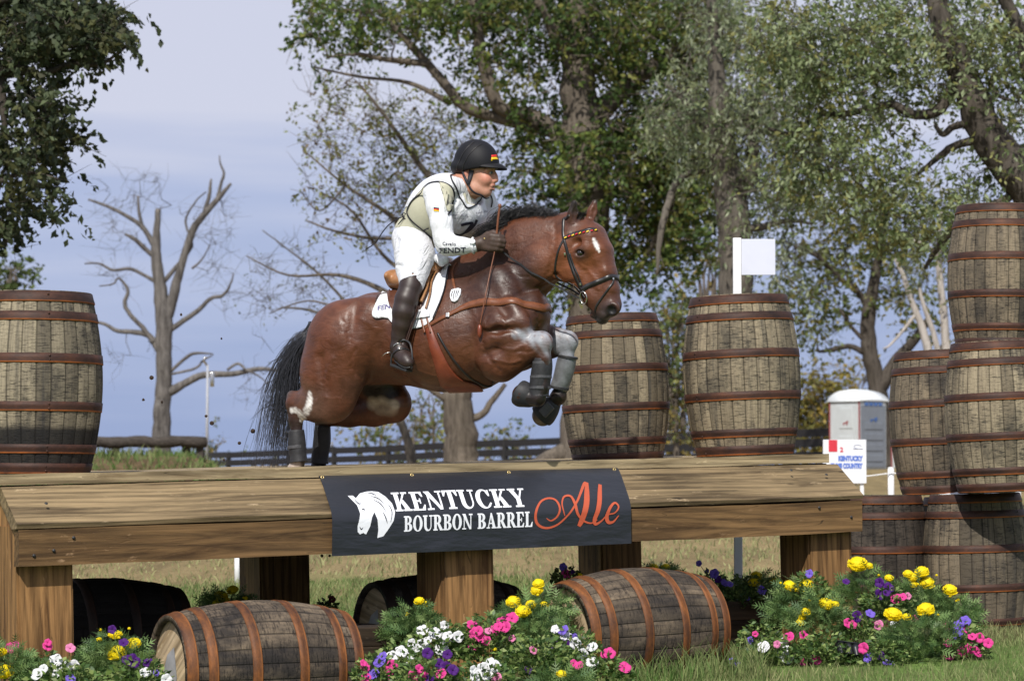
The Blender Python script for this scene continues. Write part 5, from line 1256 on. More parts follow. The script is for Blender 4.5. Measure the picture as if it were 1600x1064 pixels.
def clothes():
    cp = person
    eyew = simple('eye_white', (.30,.27,.25), .2, .02, 9, 0); iris = simple('iris', (.05,.07,.09), .1, .1, 9, 0)
    for s in (1,-1):
        m = MB(); p = H(766.5,270,.0295*s); m.lathe([(max(.0001, .0115*cos(a)), .0115*sin(a)) for a in np.linspace(-pi/2, pi/2, 9)], 12, p); o = m.build('eye', eyew, cp)
        m = MB(); d = Vector((.97,-.15,-.1)).normalized(); R = d.to_track_quat('Z','Y').to_matrix(); m.lathe([(0,.0018),(.005,.0014),(.0078,-.002)], 12, p+d*.0108, R); m.build('iris', iris, o)
    # shirt: sleeves and collar
    S = Sculpt((-.42,-.52,.85), (.62,.52,1.72), .0055)
    torso(S, -.004, ('chest','waist','pelvis')); S.chain(Hc(ARM_N), .03); S.chain(Hc([p for p in ARM_F]), .03); S.chain(Hc([(700,293,.15,19),(722,296,0,23),(746,302,-.13,19)]), .04)
    for y, x, r in ((372,676,1),(352,672,.8),(378,700,.8),(340,704,.9),(318,665,.8)):      # creases at the elbow
        S.chain([(H(x,y,.33), .006), (H(x+14,y+6,.34), .005)], .012, 1, 'sub')
    S.chain(Hc([(722,305,0,20.5),(725,300,0,19.5),(727,297,0,18.5)]), .012); S.cone(H(737,268,0), H(735,296,.0), .068, .060, .008, 1, 'sub')
    S.chain(Hc([(738,384,.215,10.6),(741,384,.213,10.6)]), .004)
    S.cut(H(742,383,.21), tuple((H(742,383,.21)-H(722,384,.24)).normalized()), 0)if False else None
    V, Q = S.mesh(1)
    # open the collar and cuffs: drop everything beyond the wrist or above the neckline
    keep = np.ones(len(V), bool)
    SB = bvh_of(V, Q); SV, SQ = V, Q; shirt = np_mesh('shirt', V, Q); link('shirt', shirt, cp, M['white_cloth'])
    surf_text(SB, 'FENDT', 707, 391, 8, simple('print_dark', (.03,.03,.05), .6, .1, 20, 0), cp, 1.5, 1.18, .0022, bold=.025)
    surf_text(SB, 'Cavallo', 702, 381, 5.0, bpy.data.materials['print_dark'], cp, -3, 1.0, .0022, bold=.012)
    def flag(bvh, x, y, w, h, ang, off, cols, nm='flag_patch'):
        r = empty(nm, (0,0,0)); r.parent = cp
        for i, c in enumerate(cols):
            hh = h/len(cols); y0 = y-h/2+hh*i; sk = w*sin(radians(ang)); 
            patch(bvh, [(x-w/2,y0+sk/2),(x+w/2,y0-sk/2),(x+w/2,y0+hh-sk/2),(x-w/2,y0+hh+sk/2)], 'stripe', FC[c], r, off, .001, 3, False)
    FC = {'k': M['black_trim'], 'r': simple('flag_red', (.6,.02,.015), .6, .05, 9, 0), 'g': simple('flag_gold', (.85,.55,.02), .6, .05, 9, 0)}
    flag(SB, 682, 327.5, 8, 6, -8, .002, 'krg')
    # breeches
    S = Sculpt((-.42,-.52,.62), (.40,.52,1.52), .0055)
    torso(S, -.002, ('pelvis',)); S.cone(H(648,368,0), H(660,352,0), .100, .104, .04, 1.22)
    for s in (1,-1): S.chain(Hc([(p[0], p[1], p[2]*s, p[3]+.8) for p in LEG_N[:5]]), .03)
    for a in ((622,392,640,410),(668,395,655,415),(640,378,668,388),(636,425,655,432)): S.chain([(H(a[0],a[1],.30), .006), (H(a[2],a[3],.36), .005)], .014, 1, 'sub')
    V, Q = S.mesh(1); link('breeches', np_mesh('breeches', V, Q), cp, M['breeches_cloth'])
    # boots
    bm_ = simple('boot_leather', (.026,.014,.011), .48, .25, 30, .25, .002, .55)
    for s in (1,-1):
        S = Sculpt(tuple(H(590,600,.4*s)-Vector((.1,.12,.02))), tuple(H(680,425,.3*s)+Vector((.08,.12,.02))), .005)
        S.chain(Hc([(643,434,.295*s,17.0),(642,448,.305*s,17.2),(635,468,.335*s,17.4),(631,488,.345*s,17.4),(628,508,.345*s,14.8),(625,524,.34*s,12.6),(624,540,.34*s,13)]), .02)
        S.cut(H(640,435,.3*s), tuple(Vector((-.28,0,.96))), .004)
        S.chain(Hc([(623,544,.335*s,13.5),(629,556,.36*s,12),(635,563,.385*s,11),(638,567,.40*s,9)]), .02)
        S.ell(H(617,553,.32*s), (.03,.03,.025), None, .015)
        S.chain(Hc([(618,534,.36*s,2),(632,536,.38*s,2)]), .012, 1, 'sub'); S.chain([(H(619,529,.42*s), .008), (H(631,530,.42*s), .006)], .012, 1, 'sub'); S.chain([(H(616,519,.43*s), .006), (H(634,522,.42*s), .005)], .012, 1, 'sub'); S.chain([(H(622,450,.40*s), .005), (H(640,458,.42*s), .005)], .012, 1, 'sub')
        V, Q = S.mesh(1); bt = link('riding_boot', np_mesh('riding_boot', V, Q), cp, bm_)
        if s > 0:
            TBt = bvh_of(V, Q)
            strap(TBt, [(615,553),(622,547),(632,545),(639,548)], .012, .004, 'spur_strap', M['black_leather'], bt)
            strap(TBt, [(615,541),(620,537),(626,538)], .006, .003, 'lace', M['steel'], bt); p, n = hit(TBt, 624, 545, .007); m = MB(); m.box(p, (.012,.014,.006), n.to_track_quat('Z','Y').to_matrix(), .002); m.build('spur_buckle', M['steel'], bt, False)
            m = MB(); q = H(612,550,.34); m.tube([q, q+Vector((-.03,-.01,-.006)), q+Vector((-.055,-.01,-.022))], [.003,.003,.002], 6); m.build('spur', M['steel'], bt)
            TX = strap(TBt, [(613,560),(622,567),(634,574),(641,573)], .010, .006, 'sole', M['rubber'], bt)
    # gloves
    S = Sculpt(tuple(H(735,400,.3)-Vector((.02,.05,.02))), tuple(H(802,350,-.25)+Vector((.30,.02,.02))), .0036); hands(S, .0022)
    for s0, ox in ((.205,0),(-.135,8)): S.chain([(H(743+ox,383,s0), .0385), (H(746+ox,382.5,s0), .0385)], .004)
    V, Q = S.mesh(1); GBv = bvh_of(V, Q); gm = simple('glove_leather', (.055,.033,.024), .55, .25, 40, .3, .002, .4); side = V[Q].mean(1)[:, 1] < -.03
    for sel_ in (side, ~side):
        us = np.unique(Q[sel_]); mpq = np.full(len(V), -1); mpq[us] = np.arange(len(us)); g2 = link('glove', np_mesh('glove', V[us], mpq[Q[sel_]]), cp, gm); gl = g2 if sel_ is side else gl
    p, n = hit(GBv, 757, 373, .001); m = MB(); m.lathe([(0,.003),(.004,.002),(.005,0)], 10, p, n.to_track_quat('Z','Y').to_matrix()); m.build('glove_button', M['brass'], gl)
    # watch
    WB = bvh_of(*[x for x in (BV, BQ)]); p, n = hit(SB, 738.5, 379, .004); m = MB(); m.lathe([(0,.010),(.013,.010),(.016,.006),(.016,0)], 22, p, n.to_track_quat('Z','Y').to_matrix()); w = m.build('watch', M['white_plastic'], cp)
    m = MB(); c0 = H(739.5,384,.213); ax = (H(745,383,.21)-H(730,384,.225)).normalized(); u = ax.orthogonal().normalized(); v = ax.cross(u)
    m.tube([c0+(u*cos(a)+v*sin(a))*.0415 for a in np.linspace(0, 2*pi, 22)], .006, 6, False); m.build('watch_strap', M['white_cloth'], w)
    # body protector and bib
    S = Sculpt((-.42,-.52,.85), (.62,.52,1.72), .0055); torso(S, .022, ('chest','waist')); S.chain(Hc([(703,293,.12,17),(720,299,0,19),(744,303,-.11,18)]), .03)
    for p in ARM_N[:2]: pass
    S.cone(H(673,306,.34), H(690,318,.19), .062, .055, .012, 1, 'sub'); S.cone(H(684,345,.36), H(684,325,.22), .05, .06, .012, 1, 'sub')  # armholes
    S.cone(H(772,318,-.32), H(760,318,-.20), .055, .05, .012, 1, 'sub')
    S.cone(H(747,262,.0), H(742,300,.0), .084, .078, .010, 1, 'sub'); S.cone(H(733,299,.0), H(742,318,.10), .05, .02, .012, 1, 'sub')
    S.cut(H(640,372,0), tuple(-a_sp), .01)
    V, Q = S.mesh(1); VB = bvh_of(V, Q); vest = link('body_protector', np_mesh('body_protector', V, Q), cp, M['beige_cloth'])
    front = [(709,286),(709,330),(702,338),(699,345),(704,372),(752,380),(790,370),(790,300),(765,290),(742,322),(728,318),(716,285)]
    back = [(640,322),(620,330),(600,330),(600,240),(700,255),(714,268),(716,285),(700,280),(684,281),(666,289),(650,306)]
    Cf = V[Q].mean(1); nf = np.cross(V[Q[:,1]]-V[Q[:,0]], V[Q[:,2]]-V[Q[:,0]])
    cam_ = np.array(CAML); o = np.array(HO); hf = np.array(HF); hl = np.array(HL)
    Wp = o+V[:, :1]*hf+V[:, 1:2]*hl+V[:, 2:]*np.array([0,0,1.0]); D = Wp-np.array(CAMP); fy = D@np.array(FW); PX = 800+F*D[:,0]/fy; PY = 532-F*(D@np.array(UPV))/fy
    fp = np.stack([PX[Q].mean(1), PY[Q].mean(1)], 1)
    sel = np.array([in_poly(x, y, front) or in_poly(x, y, back) or c[1] > .02 for (x, y), c in zip(fp, Cf)])
    Qs = Q[sel]; used = np.unique(Qs); mp_ = np.full(len(V), -1); mp_[used] = np.arange(len(used)); Vn = V[used].copy()
    for i, v in enumerate(Vn):
        q = VB.find_nearest(Vector(v)); n = Vector(q[1]); ca = CAML-Vector(v)
        Vn[i] = np.array(Vector(v)+n*.0035*(1 if NSIGN > 0 else -1))
    bibm = np_mesh('race_bib', Vn, mp_[Qs]); bib = link('race_bib', bibm, cp, M['white_cloth'])
    tr = M['black_trim']; UV_ = np.vstack([SV, V]); UB = bvh_of(UV_, np.vstack([SQ, Q+len(SV)]))
    def t(pts, w=.008): strap(UB, pts, w, .003, 'trim', tr, bib, off=.0045)
    t([(711,271),(704,275),(706,283),(713,296),(720,312),(727,323),(733,325),(742,321),(749,313),(752,303)]); t([(666,291),(672,287),(686,285),(698,288),(706,294),(709,306),(707,320),(699,336)], .009)
    t([(666,291),(650,309),(639,324),(637,332),(641,341),(653,353),(664,362),(676,372)]); t([(661,360),(670,356)],.006); t([(762,300),(768,312),(767,324)], .007)
    patch(UB, [(686,286),(698,289),(706,298),(707,318),(700,331),(696,322),(698,304)], 'shoulder_strap', M['beige_cloth'], vest, .006, .004)
    pd = bpy.data.materials['print_dark']
    s7 = lambda pts, wd: [quad for quad in ribbon2d(pts, wd)]
    m = MB()
    for quad in s7([(720,351),(728,349),(737,348),(734,353),(726,362),(718,366),(708,364)], [4,4,4,4,3.2,2.6,1.5])+s7([(744,343),(741,350),(735,357),(728,362),(716,366)], [4,3.6,3.2,2.4,1.4]):
        vs = [];
        for x, y in quad: p, n = hit(VB, x, y, .0068); vs.append(p)
        m.add(vs, [(0,1,2,3)])
    m.build('number', pd, bib, False)
    surf_text(VB, 'Reem Acra', 717, 335.5, 4.2, simple('print_grey', (.16,.16,.2), .6, .1, 20, 0), bib, -5, 1.0, .007); surf_text(VB, 'NEW YORK', 718, 341, 2.0, bpy.data.materials['print_grey'], bib, -5, 1.3, .007)
    surf_text(VB, 'Reem Acra', 753, 331, 3.8, bpy.data.materials['print_grey'], bib, 12, .9, .007)
    m = MB()
    A = hit(VB, 630, 338, .006)[0]
    for pts, r in (([(638,337),(631,333),(628,337),(633,342),(640,338)],.0028),([(632,338),(620,343),(607,352),(597,364),(586,380),(571,390)],.0030),([(631,340),(626,346),(622,351)],.0026),([(629,334),(631,341)],.003)):
        P = [Vector(q) for q in smooth_pts([tuple(H(x, y, A.y*-1+.015+.0*i)) for i, (x, y) in enumerate(pts)], 6)]; m.tube(P, r, 6)
    m.build('waist_cord', M['black_trim'], vest)
    # helmet
    S = Sculpt(tuple(H(700,285,.15)-Vector((.03,.05,.02))), tuple(H(800,210,-.15)+Vector((.05,.05,.03))), .005)
    S.ell(H(746,257,0), (.124,.102,.127), None, 0); S.ell(H(742,252,0), (.118,.098,.118), None, .02); S.cut(H(745,267.5,0), tuple(Vector((.10,0,-1)).normalized()), .006)
    S.ell(H(744,268,0), (.100,.080,.10), None, .004, 'sub')
    S.ell(H(730,262,.0), (.095,.103,.055), None, .012); S.ell(H(742,270,0), (.085,.080,.09), None, .004, 'sub')
    S.chain([(H(752,224,.10), .006), (H(738,240,.14), .006), (H(726,262,.13), .006)], .01, 1, 'sub')
    V, Q = S.mesh(1); HBv = bvh_of(V, Q); hm = link('helmet', np_mesh('helmet', V, Q), cp, simple('helmet_cover', (.0085,.0085,.011), .6, .2, 200, .25, .001, .25))
    m = MB(); vs = []; nA, nB = 20, 8; c0 = H(750,262,0)
    for top in (0, 1):
        for i in range(nA+1):
            a = radians(-78+156*i/nA)
            for j in range(nB+1):
                f = j/nB; r0x, r0y = .098, .090; r1x, r1y = .155, .092
                x = (r0x+(r1x-r0x)*f)*cos(a); y = (r0y+(r1y-r0y)*f)*sin(a); z = .012-.030*f*cos(a)*f-(y*y)*1.6+(.006 if top else 0); vs.append(c0+Vector((x+.004, y, z)))
    kk = nB+1; off = (nA+1)*kk; fs = []
    for i in range(nA):
        for j in range(nB): a = i*kk+j; fs.append((a, a+1, a+kk+1, a+kk)); fs.append((off+a, off+a+kk, off+a+kk+1, off+a+1))
        a = i*kk+nB; fs.append((a, off+a, off+a+kk, a+kk)); a = i*kk; fs.append((a, a+kk, off+a+kk, off+a))
    m.add(vs, fs); m.build('visor', bpy.data.materials['helmet_cover'], hm)
    flag(HBv, 773.5, 246, 12, 7.5, 4, .002, 'rg', 'helmet_flag')
    strap(HBv, [(741,222),(728,234),(719,250),(714,266)], .004, .0025, 'helmet_seam', M['black_leather'], hm, off=.0005); strap(HBv, [(752,226),(738,236),(727,252),(722,268)], .004, .0025, 'helmet_seam', M['black_leather'], hm, off=.0005)
    hs = M['black_trim']
    strap(BB, [(737,266),(735,276),(732,288)], [.030,.026,.018], .005, 'harness', hs, hm, off=.002); strap(BB, [(724,268),(727,279),(732,288)], [.012,.014,.014], .005, 'harness', hs, hm, off=.003)
    strap(BB, [(731,286),(736,295),(744,302),(753,305),H(762,307,-.01)], .010, .004, 'harness', hs, hm, off=.003)
def _nsign():
    # orientation of the nets' faces: +1 when face normals point outwards
    c = np.array(H(697,320,0)); q = BB.find_nearest(Vector(c)+Vector((0,-.5,0))); return 1 if Vector(q[1]).dot(q[0]-Vector(c)) > 0 else -1
NSIGN = _nsign()
clothes()

# stirrups hang from the saddle
def stirrups():
    for s in (1,-1):
        r = empty('stirrup', (0,0,0)); r.parent = horse; m = MB(); t = (radians(0))
        top = H(634,532,.365*s); L = H(611,570,.365*s); Rr = H(643,577,.40*s)
        pts = [L, H(612,557,.37*s), H(619,540,.372*s), H(628,532,.37*s), top, H(641,538,.385*s), H(644,556,.40*s), Rr]
        P = [Vector(q) for q in smooth_pts([tuple(q) for q in pts], 5)]; m.tube(P, .0052, 8, True); m.build('iron', simple('iron_black', (.03,.03,.032), .4, .2, 40, 0), r)
        m = MB(); c = (H(611,566,.36*s)+H(643,577,.40*s))/2+Vector((.0,0,-.012)); X = (H(643,578,.40*s)-H(610,566,.36*s)).normalized(); Z = Vector((.1,0,1)); Z = (Z-X*Z.dot(X)).normalized(); R = Matrix((X, Z.cross(X), Z)).transposed()
        m.box(c, (.125,.055,.016), R, .006); m.build('tread', M['rubber'], r, False)
        m = MB(); A = H(652,478,.325*s); B = top
        for k, o in ((0, 0), (1, .012)):
            P = [A.lerp(B, i/6)+Vector((o, 0, 0)) for i in range(7)]
            D = (B-A).normalized(); R = D.to_track_quat('Z','Y').to_matrix(); m.box((A+B)/2+Vector((o,-.002*k,0)), (.010,.005,(B-A).length), R, .001)
        m.build('stirrup_leather', M['brown_leather'], r, False)
stirrups()
def whip():
    P = [(781,323,.20),(778,345,.205),(776,366,.205),(773,392,.21),(766,425,.24),(758,465,.29),(750,508,.31)]
    V = [H(*p) for p in P]; r = empty('riding_whip', HO, (0,0,-PSI), 'thin red-brown riding whip held upright in the near glove of the rider', 'whip')
    m = MB(); m.tube([Vector(q) for q in smooth_pts([tuple(v) for v in V], 6)], [.0062 if i < 14 else .0034 for i in range(37)], 8); m.build('shaft', M['tan_leather'], r)
    m = MB(); e = V[-1]; m.lathe([(0,.0),(.009,-.008),(.0125,-.03),(.012,-.055),(.006,-.072),(0,-.075)], 10, e+Vector((-.002,0,.006))); m.build('leather_tip', M['red_leather'], r)
    m = MB(); m.lathe([(0,.012),(.009,.008),(.010,-.004),(.006,-.012)], 12, V[0]+Vector((0,0,.004))); m.build('handle_cap', M['tan_leather'], r)
whip()
# ---------------------------------------------------------------- trees
def bark(name, a, b):
    t = NT(name); n1 = t.noise(t.coord((9,9,1.6)), 1, 6, .7, .6); n2 = t.noise(t.coord((1.2,1.2,.8)), 1, 3, .5)
    c = t.ramp(n1, [(.32, a), (.68, b)]); c = t.mix(.6, c, t.ramp(n2, [(.3, .6), (.7, 1.25)]), 'MULTIPLY'); t.set(c, .9, .15); t.bump(n1, .8, .05); return t.m
BK = {'grey': bark('bark_grey', (.055,.048,.040), (.17,.15,.125)), 'dark': bark('bark_dark', (.030,.025,.020), (.115,.098,.082)), 'dead': bark('bark_dead', (.050,.045,.042), (.20,.185,.172)), 'white': bark('bark_white', (.26,.23,.20), (.52,.48,.44)), 'brown': bark('bark_brown', (.07,.058,.046), (.20,.168,.135))}
M['leaf'] = attr_mat('leaf', .55, .3, 5, 0, 0, .2, .42)
def leaves(name, centres, n_per, spread, size, cols, parent, seed=1, elong=2.0, droop=.3, weights=None):
    r = np.random.default_rng(seed); C = np.repeat(np.array(centres, float), n_per, 0); n = len(C)
    sp = np.repeat(r.uniform(.5, 1.4, len(centres)), n_per)[:, None]*spread
    # leaves sit in sprays: each cluster is a handful of short curved sprigs with the leaves strung along them
    ns = max(2, n_per//8); nc = len(centres); sid = r.integers(0, ns, n); key = np.repeat(np.arange(nc), n_per)*ns+sid
    D = r.normal(0, 1, (nc*ns, 3)); D[:, 2] = D[:, 2]*.7-droop*.8; D /= np.linalg.norm(D, axis=1)[:, None]; O = r.normal(0, .55, (nc*ns, 3)); dk = D[key]
    t = r.random(n)[:, None]**.8; P = C+O[key]*sp+dk*sp*1.7*t+r.normal(0, .12, (n, 3))*sp; P[:, 2] -= (droop*.9*t[:, 0]**2)*sp[:, 0]
    d = dk+r.normal(0, .65, (n, 3)); d[:, 2] -= droop*.9; d /= np.linalg.norm(d, axis=1)[:, None]
    u = r.normal(0, 1, (n, 3)); u -= d*(u*d).sum(1)[:, None]; u /= np.linalg.norm(u, axis=1)[:, None]; nn = np.cross(d, u)
    L = size*r.uniform(.6, 1.35, n)[:, None]; w = L/elong
    v = [P-d*L*.5, P+u*w*.5+nn*w*.12, P+d*L*.5-nn*L*.1, P-u*w*.5+nn*w*.12]
    V = np.stack(v, 1).reshape(-1, 3); Q = np.arange(4*n).reshape(-1, 4)
    k = len(cols); cc = np.array(cols, float); ci = np.repeat(r.choice(k, len(centres), p=weights), n_per); mixr = r.random(n) < .25; ci[mixr] = r.choice(k, mixr.sum(), p=weights)
    col = cc[ci]*r.uniform(.65, 1.4, (n, 1)); me = np_mesh(name, V, Q); set_col(me, np.repeat(col, 4, 0)); return link(name, me, parent, M['leaf'], False)
def in_table(px, py): return False
def tree(name, base, d, limbs, clumps, cols, label, group, bk='grey', leaf=.13, n_per=34, spread=.32, seed=1, twig=.018, depth=2.2, elong=2.0, cat='tree', twigs_only=0, droop=.3, weights=None, bend=.12):
    """limbs: polylines of photo pixels [(px, py, radius px[, depth offset])]; clumps: ellipses (px, py, rx, ry, number of leaf clusters)"""
    R = random.Random(seed); s = d/F; B = W(base[0], base[1], d); z0 = float(G(B.x, B.y))
    root = empty(name, (B.x, B.y, z0), (0,0,0), label, cat, group); off = Vector(root.location)
    nodes = []; tm = MB()
    for li, L in enumerate(limbs):
        o0 = 0 if li == 0 else R.uniform(-.12, .12)*depth
        pts = []
        for j, p in enumerate(L):
            dd = d+(p[3] if len(p) > 3 else (o0*j/len(L)*3 if li else 0)); pts.append((*W(p[0], p[1], dd), p[2]*s))
        if li == 0 and pts[0][2] > z0: pts = [(pts[0][0], pts[0][1], z0-.3, pts[0][3]*1.25)]+pts
        P = smooth_pts(pts, 5); wob = [Vector((mnoise.noise(Vector((i*.5, li, seed))), mnoise.noise(Vector((i*.5, li+9, seed))), 0))*max(.02, P[i][3]*.22) for i in range(len(P))]
        P = [(Vector(q[:3])+w, q[3]) for q, w in zip(P, wob)]
        (tm).tube([q[0]-off for q in P], [max(.006, q[1]*(1+.10*mnoise.noise(Vector((i*.7, li, 3))))) for i, q in enumerate(P)], 12 if li == 0 else 7)
        nodes += [(q[0], q[1]) for q in (P if li else P[len(P)//3:])]
    tm.build('trunk', BK[bk], root)
    A = np.array([tuple(n[0]) for n in nodes]); rad_ = [n[1] for n in nodes]; cen = []
    for c in clumps:
        for _ in range(c[4]):
            while True:
                a, b = R.uniform(-1, 1), R.uniform(-1, 1)
                if a*a+b*b < 1: break
            cen.append(W(c[0]+a*c[2], c[1]+b*c[3], d+(R.uniform(-1, 1)+.35)*depth*sqrt(max(.05, 1-a*a-b*b))))
    tk = np.array([tuple(n[0]) for n in nodes]).mean(0)
    order = sorted(range(len(cen)), key=lambda i: np.min(((A-np.array(cen[i]))**2).sum(1)))
    bm_ = MB(); pts_all = list(A); rr = list(rad_); arr = np.zeros((len(A)+len(cen)*4+10, 3)); n = len(A); arr[:n] = A; rr = rr+[0]*(len(cen)*4+10)
    for i in order:
        c = np.array(cen[i]); dd = ((arr[:n]-c)**2).sum(1); k = int(np.argmin(dd)); p = arr[k]; L = sqrt(dd[k])
        if L < .05: continue
        r0 = min(rr[k]*.75, twig*(.5+.9*L)); r1 = min(r0*.6, twig*.55)
        q = []
        for f in (0, .33, .66, 1):
            w = Vector((R.gauss(0,1), R.gauss(0,1), R.gauss(0,1)+.5))*bend*L*sin(pi*f); q.append(Vector(p.tolist()).lerp(Vector(c.tolist()), f)+w)
        bm_.tube([x-off for x in q], [r0, r0*.85, (r0+r1)/2, r1], 4, False)
        for j, x in enumerate(q[1:]): arr[n] = tuple(x); rr[n] = r0+(r1-r0)*(j+1)/3; n += 1
    # fine twigs in each cluster
    tw = MB()
    for i in order:
        c = Vector(cen[i])-off
        for _ in range(twigs_only if twigs_only else 2):
            dv = Vector((R.gauss(0,1), R.gauss(0,1), R.gauss(0,.8)+.15)).normalized()*spread*R.uniform(.8, 2.4)
            side = Vector((R.gauss(0,1), R.gauss(0,1), R.gauss(0,1)))*spread*.25
            bm_.tube([c, c+dv*.5+side, c+dv], [twig*.5, twig*.35, twig*.15], 3, False)
    if bm_.v: bm_.build('branches', BK['dead' if bk in ('dead','white') else bk], root)
    if n_per: o = leaves('crown', [tuple(Vector(c)-off) for c in cen], n_per, spread, leaf, cols, root, seed, elong, droop, weights)
    return root
DG = [(.070,.115,.030),(.048,.082,.024),(.14,.19,.045),(.17,.175,.045)]
GG = [(.24,.28,.17),(.15,.20,.10),(.34,.38,.25),(.20,.23,.11)]
OG = [(.12,.155,.048),(.08,.11,.038),(.19,.20,.07),(.22,.17,.05)]
GT = 'trees in the paddock behind the jump'
tree('oak_tree', (915,735), 60, [[(912,738,44),(916,640,36),(919,540,34),(920,420,33),(918,330,33),(910,230,32),(904,140,28),(900,60,22),(905,-40,16),(908,-120,8)],
      [(905,225,17),(860,200,15),(828,180,12),(786,171,11),(768,141,11),(753,90,10),(744,30,9),(742,-30,7)], [(868,205,12),(800,190,10),(729,168,9),(696,132,8),(662,93,7),(626,54,5),(590,15,3)],
      [(670,100,6),(602,93,4.5),(560,85,3),(510,90,1.8)], [(925,190,19),(975,140,15),(1010,112,13),(1062,82,10),(1100,40,6)], [(918,330,12),(960,300,9),(1010,290,6),(1060,300,3)], [(910,120,12),(870,60,9),(840,0,6)],
      [(900,700,18),(850,722,14),(828,738,8)], [(700,160,5),(640,130,3.5),(560,120,2.4),(490,105,1.5)], [(1000,420,5),(1040,340,4),(1060,290,3)]],
     [(990,40,150,85,150),(1090,40,80,60,60),(880,20,130,60,75),(760,15,110,45,48),(640,15,100,40,44),(535,12,55,26,20),(500,55,22,14,7),(600,60,70,35,14),(1045,190,95,110,150),(960,260,80,110,105),(1050,340,60,70,62),(990,390,55,60,40),(870,260,85,90,75),(800,120,80,90,50),(860,390,60,60,26),(1080,290,60,80,50),(890,470,30,60,8)],
     DG, 'massive dark green oak directly behind the rider, tallest of the trees in the middle', GT, 'brown', .135, 48, .38, 3, .03, 3.2, 1.7)
tree('ash_tree', (718,735), 64, [[(722,738,30),(720,690,26),(716,640,24),(714,600,22),(716,540,19),(722,470,16),(735,400,13),(745,330,9),(735,260,6)],
      [(722,480,10),(690,420,7),(650,370,5),(600,330,3.5),(540,290,2.2),(480,240,1.2)], [(735,400,8),(700,320,6),(650,250,4.5),(600,180,3),(560,130,1.8)], [(716,560,8),(660,500,6),(600,455,4.5),(530,430,3),(450,430,1.8),(385,400,1)], [(650,372,3.5),(580,372,2.6),(520,360,2),(480,345,1.3)],
      [(716,655,9),(750,650,6),(770,625,5),(790,600,3.5)],[(700,440,5),(660,440,4),(600,400,3),(550,330,2),(500,300,1.2)],[(718,640,7),(690,620,5),(660,600,3.5),(630,585,2)],[(600,455,3),(540,480,2),(480,470,1.4),(420,490,.9)],[(540,290,1.8),(500,330,1.3),(470,300,.8)]],
     [(560,200,75,75,55),(640,240,95,90,80),(710,200,70,80,44),(580,330,100,70,60),(690,340,80,60,45),(520,130,40,40,12),(500,260,45,60,16)],
     [(.21,.23,.075),(.15,.18,.055),(.27,.27,.09),(.18,.13,.05)], 'sparse thin-twigged tree with small olive leaves left of the rider', GT, 'brown', .10, 18, .36, 11, .016, 2.2, 1.8, twigs_only=3)
tree('bare_tree', (470,730), 70, [[(640,700,7),(600,600,6),(560,540,4),(500,490,2.5),(440,480,1.4)], [(600,600,3),(560,500,2.6),(500,430,2),(450,390,1.3),(410,360,.8)]],
     [(450,430,65,60,34),(520,470,60,40,22),(400,490,30,40,8)], [(.11,.12,.05),(.15,.15,.07)], 'thin bare twigs with a few leaves reaching out above the tail of the horse', GT, 'grey', .09, 3, .30, 12, .016, 1.6, 1.8, twigs_only=4)
tree('elm_tree', (1152,735), 50, [[(1152,738,34),(1150,620,29),(1148,500,27),(1150,400,27),(1142,310,25),(1130,240,22),(1122,150,16),(1115,60,10),(1110,-40,6)], [(1150,310,14),(1175,270,12),(1176,230,10),(1172,180,7),(1200,130,4)], [(1130,240,9),(1080,170,6),(1040,130,4)], [(1150,360,6),(1190,355,6),(1230,345,4),(1270,350,2)],
      [(1026,430,2.5),(1033,361,5.5),(1044,320,6),(1055,290,6),(1078,271,5),(1120,267,4)]],
     [(1150,110,85,100,80),(1060,190,55,45,34),(1110,200,60,50,44),(1200,230,80,80,80),(1230,120,70,90,70),(1190,330,50,60,36),(1210,410,45,40,16),(1150,20,70,40,30)],
     GG, 'grey-green leaved tree whose trunk rises behind the white flag post', GT, 'grey', .125, 36, .34, 5, .022, 2.4, 3.0, droop=.7)
tree('oak_tree', (1665,560), 34, [[(1700,735,50),(1690,560,46),(1660,400,40),(1625,315,37),(1590,270,33),(1548,220,29),(1522,160,26),(1495,95,21),(1470,35,18),(1462,-40,14),(1460,-110,9)], [(1495,120,10),(1470,170,9),(1430,180,8),(1395,165,7),(1360,170,6),(1321,179,5),(1280,180,4.5),(1240,209,3.5),(1200,201,2.5)], [(1540,215,8),(1494,227,6.5),(1471,242,5.5),(1443,265,3.5),(1430,275,2)], [(1528,190,7),(1490,198,6),(1474,210,5),(1460,195,3)], [(1600,290,9),(1620,200,12),(1605,100,13),(1580,20,11),(1540,-40,8)],
       [(1548,130,3),(1560,150,3),(1590,160,2)],[(1590,300,6),(1540,330,9),(1500,345,8),(1470,380,6),(1445,420,3)]],
     [(1300,60,120,70,74),(1420,50,120,60,66),(1540,40,90,60,48),(1590,130,50,90,32),(1330,150,110,60,48),(1420,120,80,50,22),(1260,250,60,60,28),(1340,250,90,60,44),(1430,320,70,60,34),(1560,230,40,60,26),(1240,60,60,60,40),(1500,330,50,50,26)],
     [(.20,.25,.11),(.125,.17,.065),(.28,.33,.18),(.21,.21,.07)], 'big leaning oak at the upper right, dark forked trunk entering from the right edge', GT, 'dark', .085, 46, .27, 6, .012, 1.9, 2.2, droop=.5)
